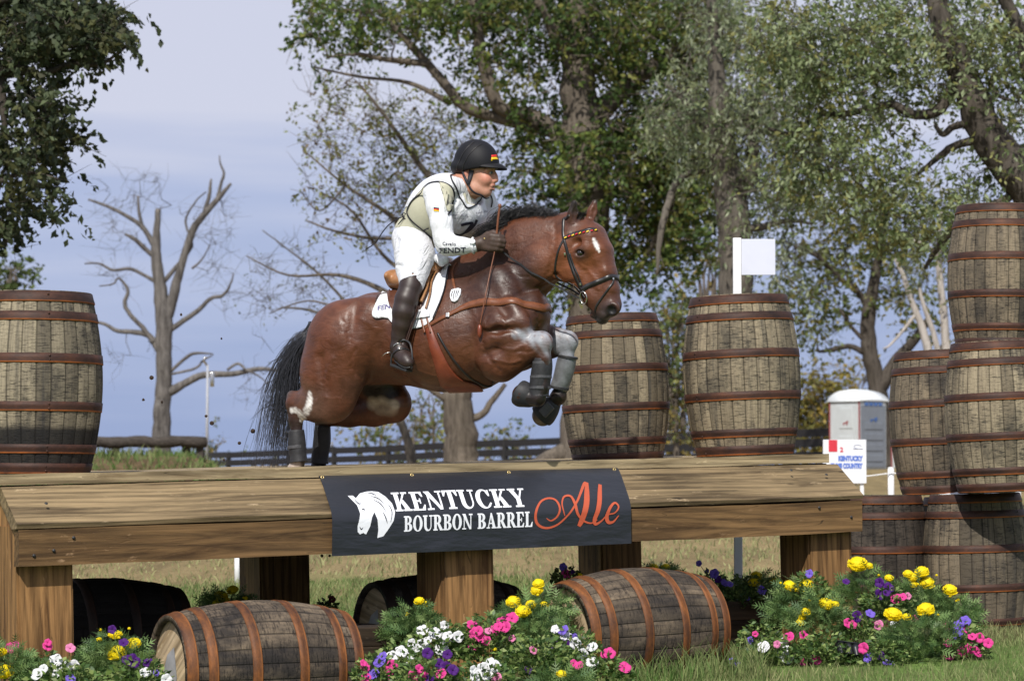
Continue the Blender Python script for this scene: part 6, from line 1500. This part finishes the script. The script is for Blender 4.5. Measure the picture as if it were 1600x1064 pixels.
tree('maple_tree', (1376,735), 84, [[(1382,735,18),(1378,660,16),(1370,600,14),(1361,560,13),(1356,520,12),(1359,475,11),(1368,430,8),(1375,380,6),(1380,300,3)], [(1372,615,12),(1395,570,10),(1425,535,8),(1450,500,6)], [(1384,650,13),(1420,600,9),(1445,570,8),(1480,540,7)], [(1352,552,5),(1329,541,4.5),(1305,545,4),(1278,550,2)], [(1360,490,6),(1340,455,5),(1318,440,4.5),(1280,402,4),(1240,385,3)], [(1358,540,4),(1330,510,3),(1310,480,2)]],
     [(1290,330,80,60,62),(1380,340,80,70,74),(1330,420,80,70,66),(1420,420,50,60,34),(1270,430,50,60,34),(1255,500,30,40,16),(1300,510,35,25,12),(1210,470,14,50,8),(1440,480,35,50,14)],
     [(.14,.18,.06),(.09,.12,.040),(.20,.23,.08),(.22,.19,.05)], 'slender dark-trunked tree with forked limbs behind the portable toilet', GT, 'dark', .165, 24, .40, 7, .02, 2.0, 1.7)
tree('snag_tree', (1462,735), 80, [[(1464,735,9),(1458,640,8),(1452,560,7),(1440,510,6),(1424,470,4.5),(1411,430,3.5),(1398,405,2)], [(1468,560,5),(1458,520,4.5),(1444,480,3.5),(1436,450,2.4)], [(1462,640,9),(1478,560,7.5),(1472,470,6),(1466,400,5),(1470,330,3)], [(1432,490,3),(1395,535,2),(1380,545,1)],[(1546,320,6),(1548,290,5),(1546,285,5)][0:0] or [(1470,400,3),(1440,380,2),(1400,370,1.4)]],
     [(1470,340,40,50,16),(1500,380,30,60,20),(1440,400,50,50,24),(1410,450,40,40,12),(1500,480,20,50,12)], [(.15,.18,.06),(.2,.2,.09)], 'pale dead snag with white peeling branches left of the barrel stack', GT, 'white', .12, 18, .3, 8, .016, 1.2)
tree('oak_tree', (-210,735), 27, [[(-150,735,60),(-160,400,54),(-150,150,48),(-120,-60,36),(-100,-200,20)], [(-150,300,20),(-80,170,17),(-30,120,15),(5,108,13),(20,102,11),(60,118,6),(110,100,4),(160,100,3),(200,70,2)], [(0,110,7),(4,150,6),(6,190,5),(8,210,3)], [(-140,100,22),(-60,30,15),(0,0,11),(60,-10,8),(130,20,5)], [(20,100,6),(50,150,4),(80,190,3),(100,240,2)], [(-150,420,12),(-60,330,8),(-10,290,5),(40,270,3),(90,280,2)],[(-80,350,6),(-20,350,4),(10,370,2)]],
     [(50,25,100,44,95),(130,42,56,36,44),(165,50,34,26,16),(40,85,60,30,32),(140,78,40,18,12),(75,140,22,24,9),(60,165,45,18,12),(85,190,22,28,10),(35,235,50,30,28),(85,235,28,18,9),(110,218,16,12,4),(62,278,34,16,10),(15,320,28,26,12),(5,365,22,24,9),(-50,200,50,150,50),(100,302,12,8,3)],
     [(.060,.080,.040),(.042,.058,.030),(.10,.125,.062),(.085,.09,.036)], 'dark leafy oak boughs hanging in from the upper left corner', GT, 'dark', .085, 36, .155, 9, .009, 1.3, 1.7, droop=.35)
# dead tree on the left
dl = [[(252,735,22),(252,690,18),(253,640,16),(256,600,15),(256,552,15),(256,500,16),(250,450,12),(244,400,10),(245,360,8),(247,327,6)],
 [(258,505,12),(271,461,10),(284,413,9),(300,363,8.5),(316,339,7.5),(343,308,6),(361,287,3)], [(340,309,4),(346,285,3.5),(350,272,3),(344,255,2),(343,243,1.2)], [(318,335,5),(326,310,4.5),(329,288,3.2),(330,280,2)],
 [(246,395,7),(241,385,6.5),(228,362,6),(213,347,5),(178,327,4),(150,316,3),(138,312,2.4)], [(246,405,6),(229,391,5.5),(212,375,5),(196,366,3)], [(222,352,4),(217,330,3.6),(216,306,2.6)],
 [(250,551,8),(233,525,7),(208,519,6),(183,517,5),(165,507,4),(149,503,3.5)], [(240,535,6),(223,512,5.5),(203,491,5),(195,473,5),(200,454,4),(186,435,2.6),(176,444,2),(155,447,1.4)],
 [(243,440,5),(225,430,4),(203,420,4),(176,422,3.4),(155,412,2.6),(132,412,1.6)], [(260,520,7),(287,501,6),(311,484,5.5),(330,466,4.5),(348,462,4),(360,445,2.4),(365,427,1.5)],
 [(264,583,4),(287,562,4),(304,552,3.6),(333,553,1.5)], [(265,585,3),(304,576,3),(318,563,2.4),(333,555,1.2)], [(264,613,10),(287,600,9),(318,586,8),(365,584,6.5),(406,576,5),(443,581,3)], [(355,578,3),(372,568,3.2),(385,578,2.6),(402,586,2),(420,600,1)],
 [(256,440,6),(290,400,4),(300,380,3),(290,345,2.6),(306,315,2),(322,300,1.4)], [(300,420,3),(316,405,2),(327,385,1.4)]]
dl = [[(p[0], p[1], p[2]*(.84 if p[2] > 9 else .7)) for p in L] for L in dl]
tree('dead_tree', (252,735), 90, dl, [(180,350,45,60,16),(320,350,45,50,16),(230,300,50,30,10),(170,430,35,40,8),(340,440,30,50,10),(400,600,30,25,6),(200,550,50,20,5),(345,370,20,60,8)], [(.1,.1,.1)],
     'leafless dead tree with broken grey limbs standing alone at the left', GT, 'dead', .1, 0, .50, 21, .014, 1.6, twigs_only=4, bend=.22)
# shrubs and far thickets
def thicket(name, px, py, d, rx, ry, n, cols, label, seed, leaf=.16, n_per=26, group='shrubs beyond the paddock fence', spread=.4, stems=5):
    L = []
    R = random.Random(seed)
    for k in range(stems): x = px+R.uniform(-.5,.5)*rx; L.append([(x, py+ry*.9, 4*60/d*1.3), (x+R.uniform(-.2,.2)*rx, py, 2.5*60/d), (x+R.uniform(-.5,.5)*rx, py-ry*.7, 1.2*60/d)])
    return tree(name, (px, py+ry), d, L, [(px, py, rx, ry, n)], cols, label, group, 'brown', leaf, n_per, spread, seed, .014, 1.5, 1.6, 'shrub')
YG = [(.26,.21,.045),(.19,.18,.045),(.30,.22,.05),(.14,.14,.045)]
thicket('shrub', 1285, 648, 112, 62, 70, 170, YG, 'yellowing thicket left of the portable toilet', 31, .22, 24, spread=.6)
thicket('shrub', 1230, 690, 116, 40, 40, 40, YG, 'low yellow-green scrub behind the flag-post barrel', 32, .22, 24, spread=.6)
thicket('shrub', 1340, 605, 118, 60, 50, 26, YG, 'sparse yellow twigs above the portable toilet', 33, .2, 10, spread=.7)
thicket('shrub', 1056, 560, 75, 26, 125, 90, OG, 'tall narrow bush filling the gap between the two right barrels on the jump', 34, .15, 26)
thicket('shrub', 1058, 690, 112, 32, 40, 44, YG, 'low olive bush seen through the gap between the two right barrels', 35, .2, 24)
thicket('shrub', 630, 680, 125, 80, 38, 60, OG, 'low green bush under the belly of the horse beyond the fence', 36, .22, 20, spread=.7)
thicket('shrub', 780, 700, 128, 60, 26, 34, OG, 'low bush between the belly of the horse and the left foot of the big oak', 37, .22, 20, spread=.7)
thicket('shrub', 672, 640, 130, 40, 34, 18, OG, 'small loose green crown under the belly of the horse', 38, .22, 16, spread=.6)
thicket('shrub', 332, 705, 135, 24, 26, 12, OG, 'small round bush at the end of the log rail', 39, .2, 22, spread=.5)
thicket('shrub', 24, 438, 95, 26, 30, 22, [(.10,.14,.04),(.07,.10,.03)], 'bright green tree top just above the left barrel', 40, .2, 30, spread=.4)
thicket('shrub', 1100, 430, 85, 40, 60, 26, OG, 'dark sparse foliage left of the flag board', 41, .18, 20)
thicket('shrub', 420, 722, 132, 40, 10, 10, OG, 'low weeds behind the fence at the tail of the horse', 42, .2, 16, spread=.5)
# ---------------------------------------------------------------- flower beds
R6 = random.Random(66)
def petal_mats():
    for n, c in (('yellow', (.90,.72,.012)), ('white', (.78,.78,.80)), ('pink', (.70,.055,.28)), ('rose', (.72,.22,.42)), ('purple', (.07,.012,.16)), ('violet', (.19,.12,.58)), ('wine', (.16,.01,.03))):
        t = NT('petal_'+n); nz = t.noise(t.coord((60,60,60)), 1, 3); cc = t.ramp(nz, [(.3, tuple(x*.78 for x in c)), (.7, tuple(min(1, x*1.12) for x in c))]); t.set(cc, .6, .2)
        tr = t.n('ShaderNodeBsdfTranslucent'); t.l(cc, tr.inputs[0]); ms = t.n('ShaderNodeMixShader'); ms.inputs[0].default_value = .2; t.l(t.b.outputs[0], ms.inputs[1]); t.l(tr.outputs[0], ms.inputs[2]); t.l(ms.outputs[0], t.out.inputs[0]); M['p_'+n] = t.m
petal_mats()
def marigold_mesh(seed):
    R = random.Random(seed); m = MB()
    for ring in range(7):
        el = radians(-15+ring*15.5); n = max(3, int(20*cos(el))+1)
        for k in range(n):
            a = 2*pi*(k+R.random()*.7)/n; e = el+R.uniform(-.12,.12); d = Vector((cos(a)*cos(e), sin(a)*cos(e), sin(e)*.78)); u = Vector((-sin(a), cos(a), 0)); v = d.cross(u); r = R.uniform(.88, 1.08); w = .20
            c = d*.55; q = []
            for i, (f, g) in enumerate(((-.5,0),(.5,0),(1,.8),(.45,1.0),(0,.88),(-.45,1.0),(-1,.8))):
                q.append(c*(1-g)+d*r*g+u*w*f+v*(.07*(1 if i % 2 else -1)*g))
            m.add(q, [tuple(range(7))])
    m.lathe([(max(.001, .86*cos(a)), .80*sin(a)) for a in np.linspace(-.5, pi/2, 8)], 14)
    return m.mesh('blossom')
def petunia_mesh(seed):
    R = random.Random(seed); m = MB(); n = 30; rings = ((.08,-.45),(.16,-.15),(.45,.0),(.8,.08),(1.0,.02)); vs = []
    for r, z in rings:
        for k in range(n):
            a = 2*pi*k/n; lob = 1+(.13*abs(cos(2.5*a))**.6-.09)*(r**2)+R.uniform(-.03,.03)*r; vs.append((r*lob*cos(a), r*lob*sin(a), z+.07*r*sin(5*a+1)+R.uniform(-.03,.03)*r))
    m.add(vs, [(i*n+k, i*n+(k+1)%n, (i+1)*n+(k+1)%n, (i+1)*n+k) for i in range(len(rings)-1) for k in range(n)]); return m.mesh('blossom')
MG = [marigold_mesh(i) for i in range(3)]; PT = [petunia_mesh(i) for i in range(4)]
BL = {}
def blossom_mesh(kind, colr):
    key = (kind, colr, R6.randrange(3))
    if key not in BL: me = (MG if kind == 'm' else PT)[key[2]].copy(); me.materials.append(M['p_'+colr]); BL[key] = me
    return BL[key]
M['plant_leaf'] = attr_mat('plant_leaf', .5, .35, 20, 0, 0, .18, .25)
def foliage(name, parent, n, rad, hgt, kind, seed, base=Vector((0,0,0))):
    r = np.random.default_rng(seed)
    a = r.uniform(0, 2*pi, n); q = np.sqrt(r.uniform(0, 1, n))*rad; h = hgt*(1-(q/rad)**2*.55)*r.uniform(.08, 1.0, n)**.7
    P = np.stack([q*np.cos(a), q*np.sin(a), h], -1); d = np.stack([np.cos(a)+r.normal(0,.6,n), np.sin(a)+r.normal(0,.6,n), r.normal(.35,.5,n)], -1); d /= np.linalg.norm(d, axis=1)[:, None]
    u = r.normal(0, 1, (n, 3)); u -= d*(u*d).sum(1)[:, None]; u /= np.linalg.norm(u, axis=1)[:, None]; nn = np.cross(d, u); V = []; Q = []; C = []
    g = np.array([[.085,.155,.038],[.14,.21,.052],[.052,.10,.028],[.22,.28,.09]] if kind == 'p' else [[.105,.185,.060],[.070,.135,.046],[.15,.24,.075],[.20,.29,.10]])
    col = g[r.integers(0, len(g), n)]*r.uniform(.7, 1.3, (n, 1))
    if kind == 'p':
        L = r.uniform(.022, .042, n)[:, None]; w = L*.27
        f = [P, P+d*L*.45+u*w+nn*L*.05, P+d*L-nn*L*.12, P+d*L*.45-u*w+nn*L*.05]; V = np.stack(f, 1).reshape(-1, 3); Q = np.arange(4*n).reshape(-1, 4); C = np.repeat(col, 4, 0)
    else:
        L = r.uniform(.05, .085, n)[:, None]; vs = []
        for sgn in (-1, 1):
            for t in (.12, .32, .52, .72):
                b = P+d*L*t; tip = b+d*L*.22+u*sgn*L*.34*(1-abs(t-.4)); w = L*.045; vs += [b-d*w, b+d*w*1.3, tip+d*w*.3, tip-d*w*.3]
        b = P+d*L*.8; vs += [b-u*L*.045, b+u*L*.045, P+d*L*1.12+u*L*.01, P+d*L*1.12-u*L*.01]; vs += [P-u*L*.012, P+u*L*.012, P+d*L+u*L*.012, P+d*L-u*L*.012]
        V = np.stack(vs, 1).reshape(-1, 3); Q = np.arange(len(V)).reshape(-1, 4); C = np.repeat(col, len(vs), 0)
    me = np_mesh(name, V+np.array(base), Q); set_col(me, C); return link(name, me, parent, M['plant_leaf'], False)
seedc = [100]
def plant(px, py, d, rpx, hpx, kind, label, group, blooms, buds=0, dens=1.0):
    """px, py: foot of the plant in the photo; blooms: (px, py, radius px, colour)"""
    seedc[0] += 1; s = d/F; B = W(px, py, d); z0 = B.z
    root = empty('marigold_plant' if kind == 'm' else 'petunia_plant', (B.x, B.y, z0), (0,0,0), label, 'flowering plant', group)
    hgt = hpx*s; rad_ = rpx*s; n = int((420 if kind == 'm' else 700)*dens*(rad_/.16)**1.5*(hgt/.2)**.5)+40
    foliage('foliage', root, n, rad_, hgt, kind, seedc[0])
    st = MB()
    for b in blooms:
        dd = d-rad_*R6.uniform(.35, .8)*(1 if b[1] > py-hpx*.75 else .3); P = W(b[0], b[1], dd); r = b[2]*dd/F*(1.1 if b[3] == 'yellow' else 1.0); me = blossom_mesh('m' if (b[3] == 'yellow') else 'p', b[3])
        o = bpy.data.objects.new('blossom', me); COL.objects.link(o); o.parent = root; o.location = P-root.location; o.scale = (r, r, r)
        if b[3] == 'yellow': v = Vector((R6.uniform(-.3,.3), -R6.uniform(.3,.7), 1)); o.scale = (r, r, r*.95)
        else: v = Vector((R6.uniform(-.7,.7), -1, R6.uniform(.1,1.0))); 
        o.rotation_euler = v.to_track_quat('Z','Y').to_euler(); vn = v.normalized(); L = o.location
        foot = Vector((L.x*.35, L.y*.3, 0)); st.tube([foot, foot.lerp(L, .6)+Vector((0,0,.01)), L-vn*r*.35], [.0028,.0024,.002], 4, False)
        if b[3] == 'yellow': st.lathe([(.002,-.6*r),(.35*r,-.35*r),(.4*r,.0)], 8, L-vn*r*.2, v.to_track_quat('Z','Y').to_matrix())
    for k in range(buds):
        a = R6.uniform(0, 2*pi); q = rad_*R6.uniform(.3,.9); L = Vector((q*cos(a), -abs(q*sin(a)), hgt*R6.uniform(.7,1.1))); st.tube([Vector((L.x*.5, L.y*.5, hgt*.3)), L], [.002,.002], 4, False); 
        rb = .008; o = bpy.data.objects.new('bud', blossom_mesh('m', 'yellow')); COL.objects.link(o); o.parent = root; o.location = L; o.scale = (rb, rb, rb*1.2)
    if st.v: st.build('stems', simple('stem_green', (.07,.12,.03), .6, .2, 20, 0) if 'stem_green' not in bpy.data.materials else bpy.data.materials['stem_green'], root)
    return root
Y, Wt, Pk, Rs, Pu, Vi, Wi = 'yellow', 'white', 'pink', 'rose', 'purple', 'violet', 'wine'
def c(*a): return [tuple(x) for x in a]
GBR, GBM, GBL = 'flowers in the bed at the right end', 'flowers in the bed at the centre post', 'flowers in the bed at the left post'
# right bed
plant(1245,985,15.0,44,78,'m','marigold with two round yellow heads left of the right post foot',GBR,c((1234,915,10,Y),(1259,915,11.5,Y),(1245,921,5,Y)),2)
plant(1282,1000,14.8,44,72,'m','marigold with lemon heads below the right post, in the middle of its bed',GBR,c((1291,944,12,Y),(1305,944,6,Y),(1259,956,7.5,Y),(1254,964,6,Y),(1250,972,6,Y)),1)
plant(1350,955,15.2,38,72,'m','tall marigold against the right post with one wide yellow head',GBR,c((1340,882,15,Y),(1358,884,6,Y)),2)
plant(1430,975,15.1,52,72,'m','marigold with a row of five yellow heads in front of the low dark barrel',GBR,c((1389,903,7,Y),(1419,897,8,Y),(1440,894,11,Y),(1426,902,8,Y),(1427,913,7,Y),(1448,911,11.5,Y)),2)
plant(1490,985,15.0,36,58,'m','marigold with a single yellow head at the right edge of the bed',GBR,c((1484,922,11,Y)),3)
plant(1440,1035,14.5,58,82,'m','front marigold with two large yellow heads in the right bed',GBR,c((1446,953,13.5,Y),(1395,960,13,Y),(1417,964,7.5,Y)),1)
plant(1500,1030,14.5,46,58,'p','petunia with a violet cluster and pink trumpets at the right corner of the bed',GBR,c((1500,978,11,Vi),(1495,990,10,Vi),(1508,970,9,Vi),(1512,984,7,Pk),(1480,978,9,Pk),(1482,1004,8,Pk),(1484,1023,9,Pk),(1504,1018,10,Pk),(1516,1012,9,Pk),(1527,1018,9,Pk),(1530,996,8,Pk),(1544,1004,8,Pk),(1519,994,7,Pk)))
plant(1385,960,14.9,40,46,'p','petunia with deep purple trumpets behind the black pot tray',GBR,c((1389,918,10,Pu),(1374,910,8,Pu),(1374,928,9,Pu),(1385,926,6,Pu),(1400,935,9,Pk),(1410,932,7,Pk),(1418,931,6,Rs)))
plant(1345,1005,14.7,40,48,'p','petunia with one purple trumpet and pale violet ones above the pot tray',GBR,c((1339,963,9,Pu),(1360,958,8,Vi),(1373,976,8,Rs),(1398,976,8,Wt),(1325,973,8,Pk),(1333,975,7,Pk),(1428,967,7,Pk)))
plant(1245,1035,14.5,46,44,'p','petunia with two hot pink trumpets at the left front of the right bed',GBR,c((1232,995,9.5,Pk),(1257,994,10,Pk),(1214,1006,6,Rs),(1256,1034,8,Pk),(1275,1030,9,Pk),(1270,1039,6,Pk)))
plant(1205,1036,14.5,38,38,'p','petunia with white trumpets at the left end of the right bed',GBR,c((1193,1010,10,Wt),(1226,1013,8,Wt),(1224,1002,7,Wt),(1230,1027,9.5,Wt),(1218,1022,6,Wt)))
plant(1380,1042,14.4,54,42,'p','low petunia with small purple trumpets right of the black pot tray',GBR,c((1349,1012,9,Pk),(1376,1024,7,Pu),(1390,1038,8,Vi),(1356,1027,8,Vi),(1384,1034,5,Vi)))
plant(1290,1040,14.4,44,54,'p','leafy green petunia without blossoms left of the pot tray',GBR,[])
plant(1190,1020,14.7,34,52,'p','low leafy petunia at the far left end of the right bed',GBR,c((1172,1000,6,Vi),(1180,990,5,Pk)))
plant(1165,955,15.8,40,58,'p','petunia with small violet trumpets in the dark planter',GBR,c((1116,896,8,Vi),(1132,910,7,Vi),(1140,912,6,Vi),(1190,922,8,Vi),(1168,933,5,Vi),(1092,880,5,Vi),(1122,905,6,Pu)))
plant(1185,945,15.9,36,48,'m','marigold in shade beside the white flag post',GBR,c((1178,910,9,Y),(1182,900,9,Y),(1210,909,8,Y)))
plant(1110,940,15.9,30,48,'p','leafy petunia in shade behind the end of the right lying barrel',GBR,c((1104,893,4,Vi)))
plant(1145,1045,14.3,12,16,'p','single pale violet petunia at the foot of the right lying barrel',GBR,c((1145,1034,7.5,Vi),(1152,1036,6,Vi)))
plant(1265,945,15.0,30,52,'p','petunia with one violet trumpet against the foot of the right post',GBR,c((1264,896,7,Vi),(1322,908,6,Pu)))
plant(1030,905,17.2,30,20,'m','two small marigold heads showing above the right lying barrel',GBR,c((1021,886,7,Y),(1040,886,7,Y)))
# middle bed
plant(820,1015,13.9,52,80,'m','marigold with two big yellow heads right of the centre post foot',GBM,c((802,941,11.5,Y),(817,956,12.5,Y),(830,944,8,Y)),1)
plant(860,985,14.2,30,66,'m','marigold with small yellow heads between centre post and right lying barrel',GBM,c((850,946,8,Y),(848,953,5,Y),(839,922,9.5,Y),(841,912,9,Y)),1)
plant(645,1010,13.9,40,68,'m','marigold with small heads in front of the blackened barrel, left of the centre post',GBM,c((655,939,8,Y),(664,946,4,Y)),3)
plant(765,1040,13.5,60,84,'p','petunia with a crowd of hot pink trumpets at the foot of the centre post',GBM,c((738,975,9,Pk),(742,991,10,Pk),(752,996,9,Pk),(785,972,10,Pk),(800,965,10,Pk),(773,984,10,Pk),(738,1010,8,Pk),(790,979,9,Pk),(747,985,8,Pk),(778,978,8,Pk),(760,1000,8,Pk),(773,1014,4,Y),(763,985,6,Rs),(800,997,6,Rs)))
plant(690,1040,13.5,60,70,'p','petunia with many white trumpets left of the centre post foot',GBM,c((660,984,10,Wt),(680,989,11,Wt),(699,993,9,Wt),(716,994,9,Wt),(694,977,8,Wt),(660,1008,11,Wt),(690,1013,11,Wt),(655,1022,10,Wt),(644,1005,8,Wt),(707,996,7,Wt),(650,1014,9,Wt),(697,1003,8,Wt),(668,1000,7,Wt)))
plant(625,1060,13.2,44,58,'p','petunia with white trumpets beside the large front barrel',GBM,c((627,1017,10,Wt),(613,1025,10,Wt),(606,1028,8,Wt),(634,1024,7,Wt),(640,1031,7,Wt)))
plant(590,1078,13.0,38,60,'p','petunia with violet and pink trumpets hard against the large front barrel',GBM,c((593,1032,11,Vi),(583,1052,10,Vi),(598,1024,7,Vi),(607,1044,8,Pk),(571,1042,8,Pk),(572,1058,8,Pk),(613,1039,9,Pk),(613,1059,8,Pk),(568,1035,6,Pk)))
plant(665,1085,12.9,52,60,'p','petunia with pink trumpets at the bottom edge, left half of the centre bed',GBM,c((648,1054,10,Pk),(665,1058,10,Pk),(689,1052,9,Pk),(668,1020,9,Pu),(687,1037,10,Pu),(699,1022,8,Pu),(708,1046,9,Pu),(672,1059,8,Pu),(698,1040,8,Pu),(655,1044,7,Pk)))
plant(755,1085,12.9,52,56,'p','petunia with white trumpets at the bottom edge, middle of the centre bed',GBM,c((773,1040,10,Wt),(755,1044,10,Wt),(744,1056,10,Wt),(761,1054,10,Wt),(776,1059,9,Rs),(766,1034,8,Wt),(740,1046,7,Wt)))
plant(840,1065,13.2,66,72,'p','leafy bright green petunia in the middle of the centre bed',GBM,c((826,1046,7,Pu),(833,1015,7,Rs),(904,1039,8,Pk),(897,1036,7,Pk)),dens=1.3)
plant(890,1050,13.5,52,72,'p','petunia with white and dark purple trumpets in front of the right lying barrel',GBM,c((899,1005,10,Wt),(884,993,10,Wt),(925,1010,9,Wt),(910,1022,10,Wt),(868,982,8,Wt),(872,1011,11,Pu),(884,1006,8,Pu),(880,984,9,Vi),(889,1030,9,Vi),(896,995,7,Vi),(878,1014,8,Pu)))
plant(940,1068,13.3,46,50,'p','petunia with scattered pink trumpets at the right end of the centre bed',GBM,c((952,1020,10,Pk),(976,1042,10.5,Pk),(925,1034,10,Wt),(945,1022,7,Pk)))
plant(880,1075,13.0,40,30,'m','low marigold with one small yellow head at the bottom edge',GBM,c((877,1053,8,Y)))
plant(885,915,15.3,22,30,'p','small petunia with violet and pink trumpets behind the right lying barrel',GBM,c((880,886,7,Vi),(885,897,8,Pk),(895,893,4,Pu),(905,899,5,Y)))
plant(355,960,15.2,34,40,'m','marigold with four yellow heads behind the large front barrel',GBM,c((345,931,10,Y),(363,922,9,Y),(352,938,7,Y),(339,942,7,Y),(383,934,4,Y)))
plant(510,965,15.6,16,32,'p','small petunia with wine red trumpets right of the large front barrel',GBM,c((519,936,6,Wi),(514,940,4,Wi)))
# left bed
plant(180,1070,12.9,52,84,'m','marigold with a big round yellow head in the left bed',GBL,c((183,1021,14.5,Y),(209,1005,10.5,Y),(182,992,9,Y),(155,999,4.5,Y),(175,992,6,Y)),3)
plant(10,1068,12.7,44,62,'m','marigold at the left picture edge with two yellow heads',GBL,c((2,1019,9,Y),(7,1050,14,Y)),1)
plant(60,1072,12.8,40,58,'p','petunia with pink trumpets in front of the left post',GBL,c((16,1012,8.5,Pk),(25,1007,6,Pk),(74,1009,8,Pk),(75,1003,6,Pk),(12,1016,6,Pk)))
plant(95,1085,12.6,50,58,'p','petunia with white trumpets in the left bed',GBL,c((87,1032,11,Wt),(58,1052,11,Wt),(115,1039,9,Wt),(90,1050,10,Wt),(68,1044,7,Wt),(105,1037,6,Wt),(110,1012,8,Rs)))
plant(215,1085,12.6,46,62,'p','petunia with purple trumpets beside the head of the large front barrel',GBL,c((208,1032,12,Pu),(231,1034,8,Pu),(193,1003,8,Pu),(175,983,7,Pu),(227,1050,9,Wt),(260,1061,9,Wt),(244,1051,5,Vi),(197,1030,8,Pu)))
plant(130,1090,12.5,46,52,'p','leafy green petunia at the bottom of the left bed',GBL,c((110,1060,8,Vi)))
def pot_tray():
    p = W(1325, 1012, 14.35); r = empty('pot_tray', (p.x, p.y, p.z), (radians(-38), radians(8), radians(18)), 'black plastic three-cell pot tray lying tipped among the flowers of the right bed', 'pot tray')
    blk = simple('pot_black', (.015,.016,.019), .3, .2, 20, 0, spec=.6)
    for i in range(3):
        m = MB(); x = (i-1)*.044; R = None
        pr = [(.016,-.045),(.021,.0),(.023,.02),(.0215,.02),(.019,.0),(.014,-.042)]; m.lathe(pr, 16, (x,0,0)); m.build('pot', blk, r)
    m = MB(); m.box((0,0,.021), (.135,.052,.004), bev=.0015); m.build('rim', blk, r, False)
pot_tray()
# ---------------------------------------------------------------- clods of earth thrown up by the hooves
def clods():
    mt = simple('clod_earth', (.035,.022,.014), .95, .4, 60, .6, .004); R = random.Random(5)
    for px, py, r in ((237,590,.016),(224,624,.011),(253,628,.010),(283,492,.010),(346,529,.009),(322,650,.010),(331,661,.016),(395,673,.018),(374,692,.011),(350,738-20,.010),(503,868,.012),(515,868,.009)):
        m = MB(); p = W(px, py, 15.4); vs = []; n = 8
        m.lathe([(max(.0005, r*.8*cos(a)*R.uniform(.6,1.2)), r*sin(a)*R.uniform(.6,1.1)) for a in np.linspace(-pi/2, pi/2, 7)], n, (0,0,0), Matrix.Rotation(R.uniform(0,3), 3, 'X'))
        o = m.build('earth_clod', mt, None, False); o.location = p; tag(o, 'tiny dark clod of earth flying in the air', 'clod', 'clods of earth thrown up behind the horse')
clods()
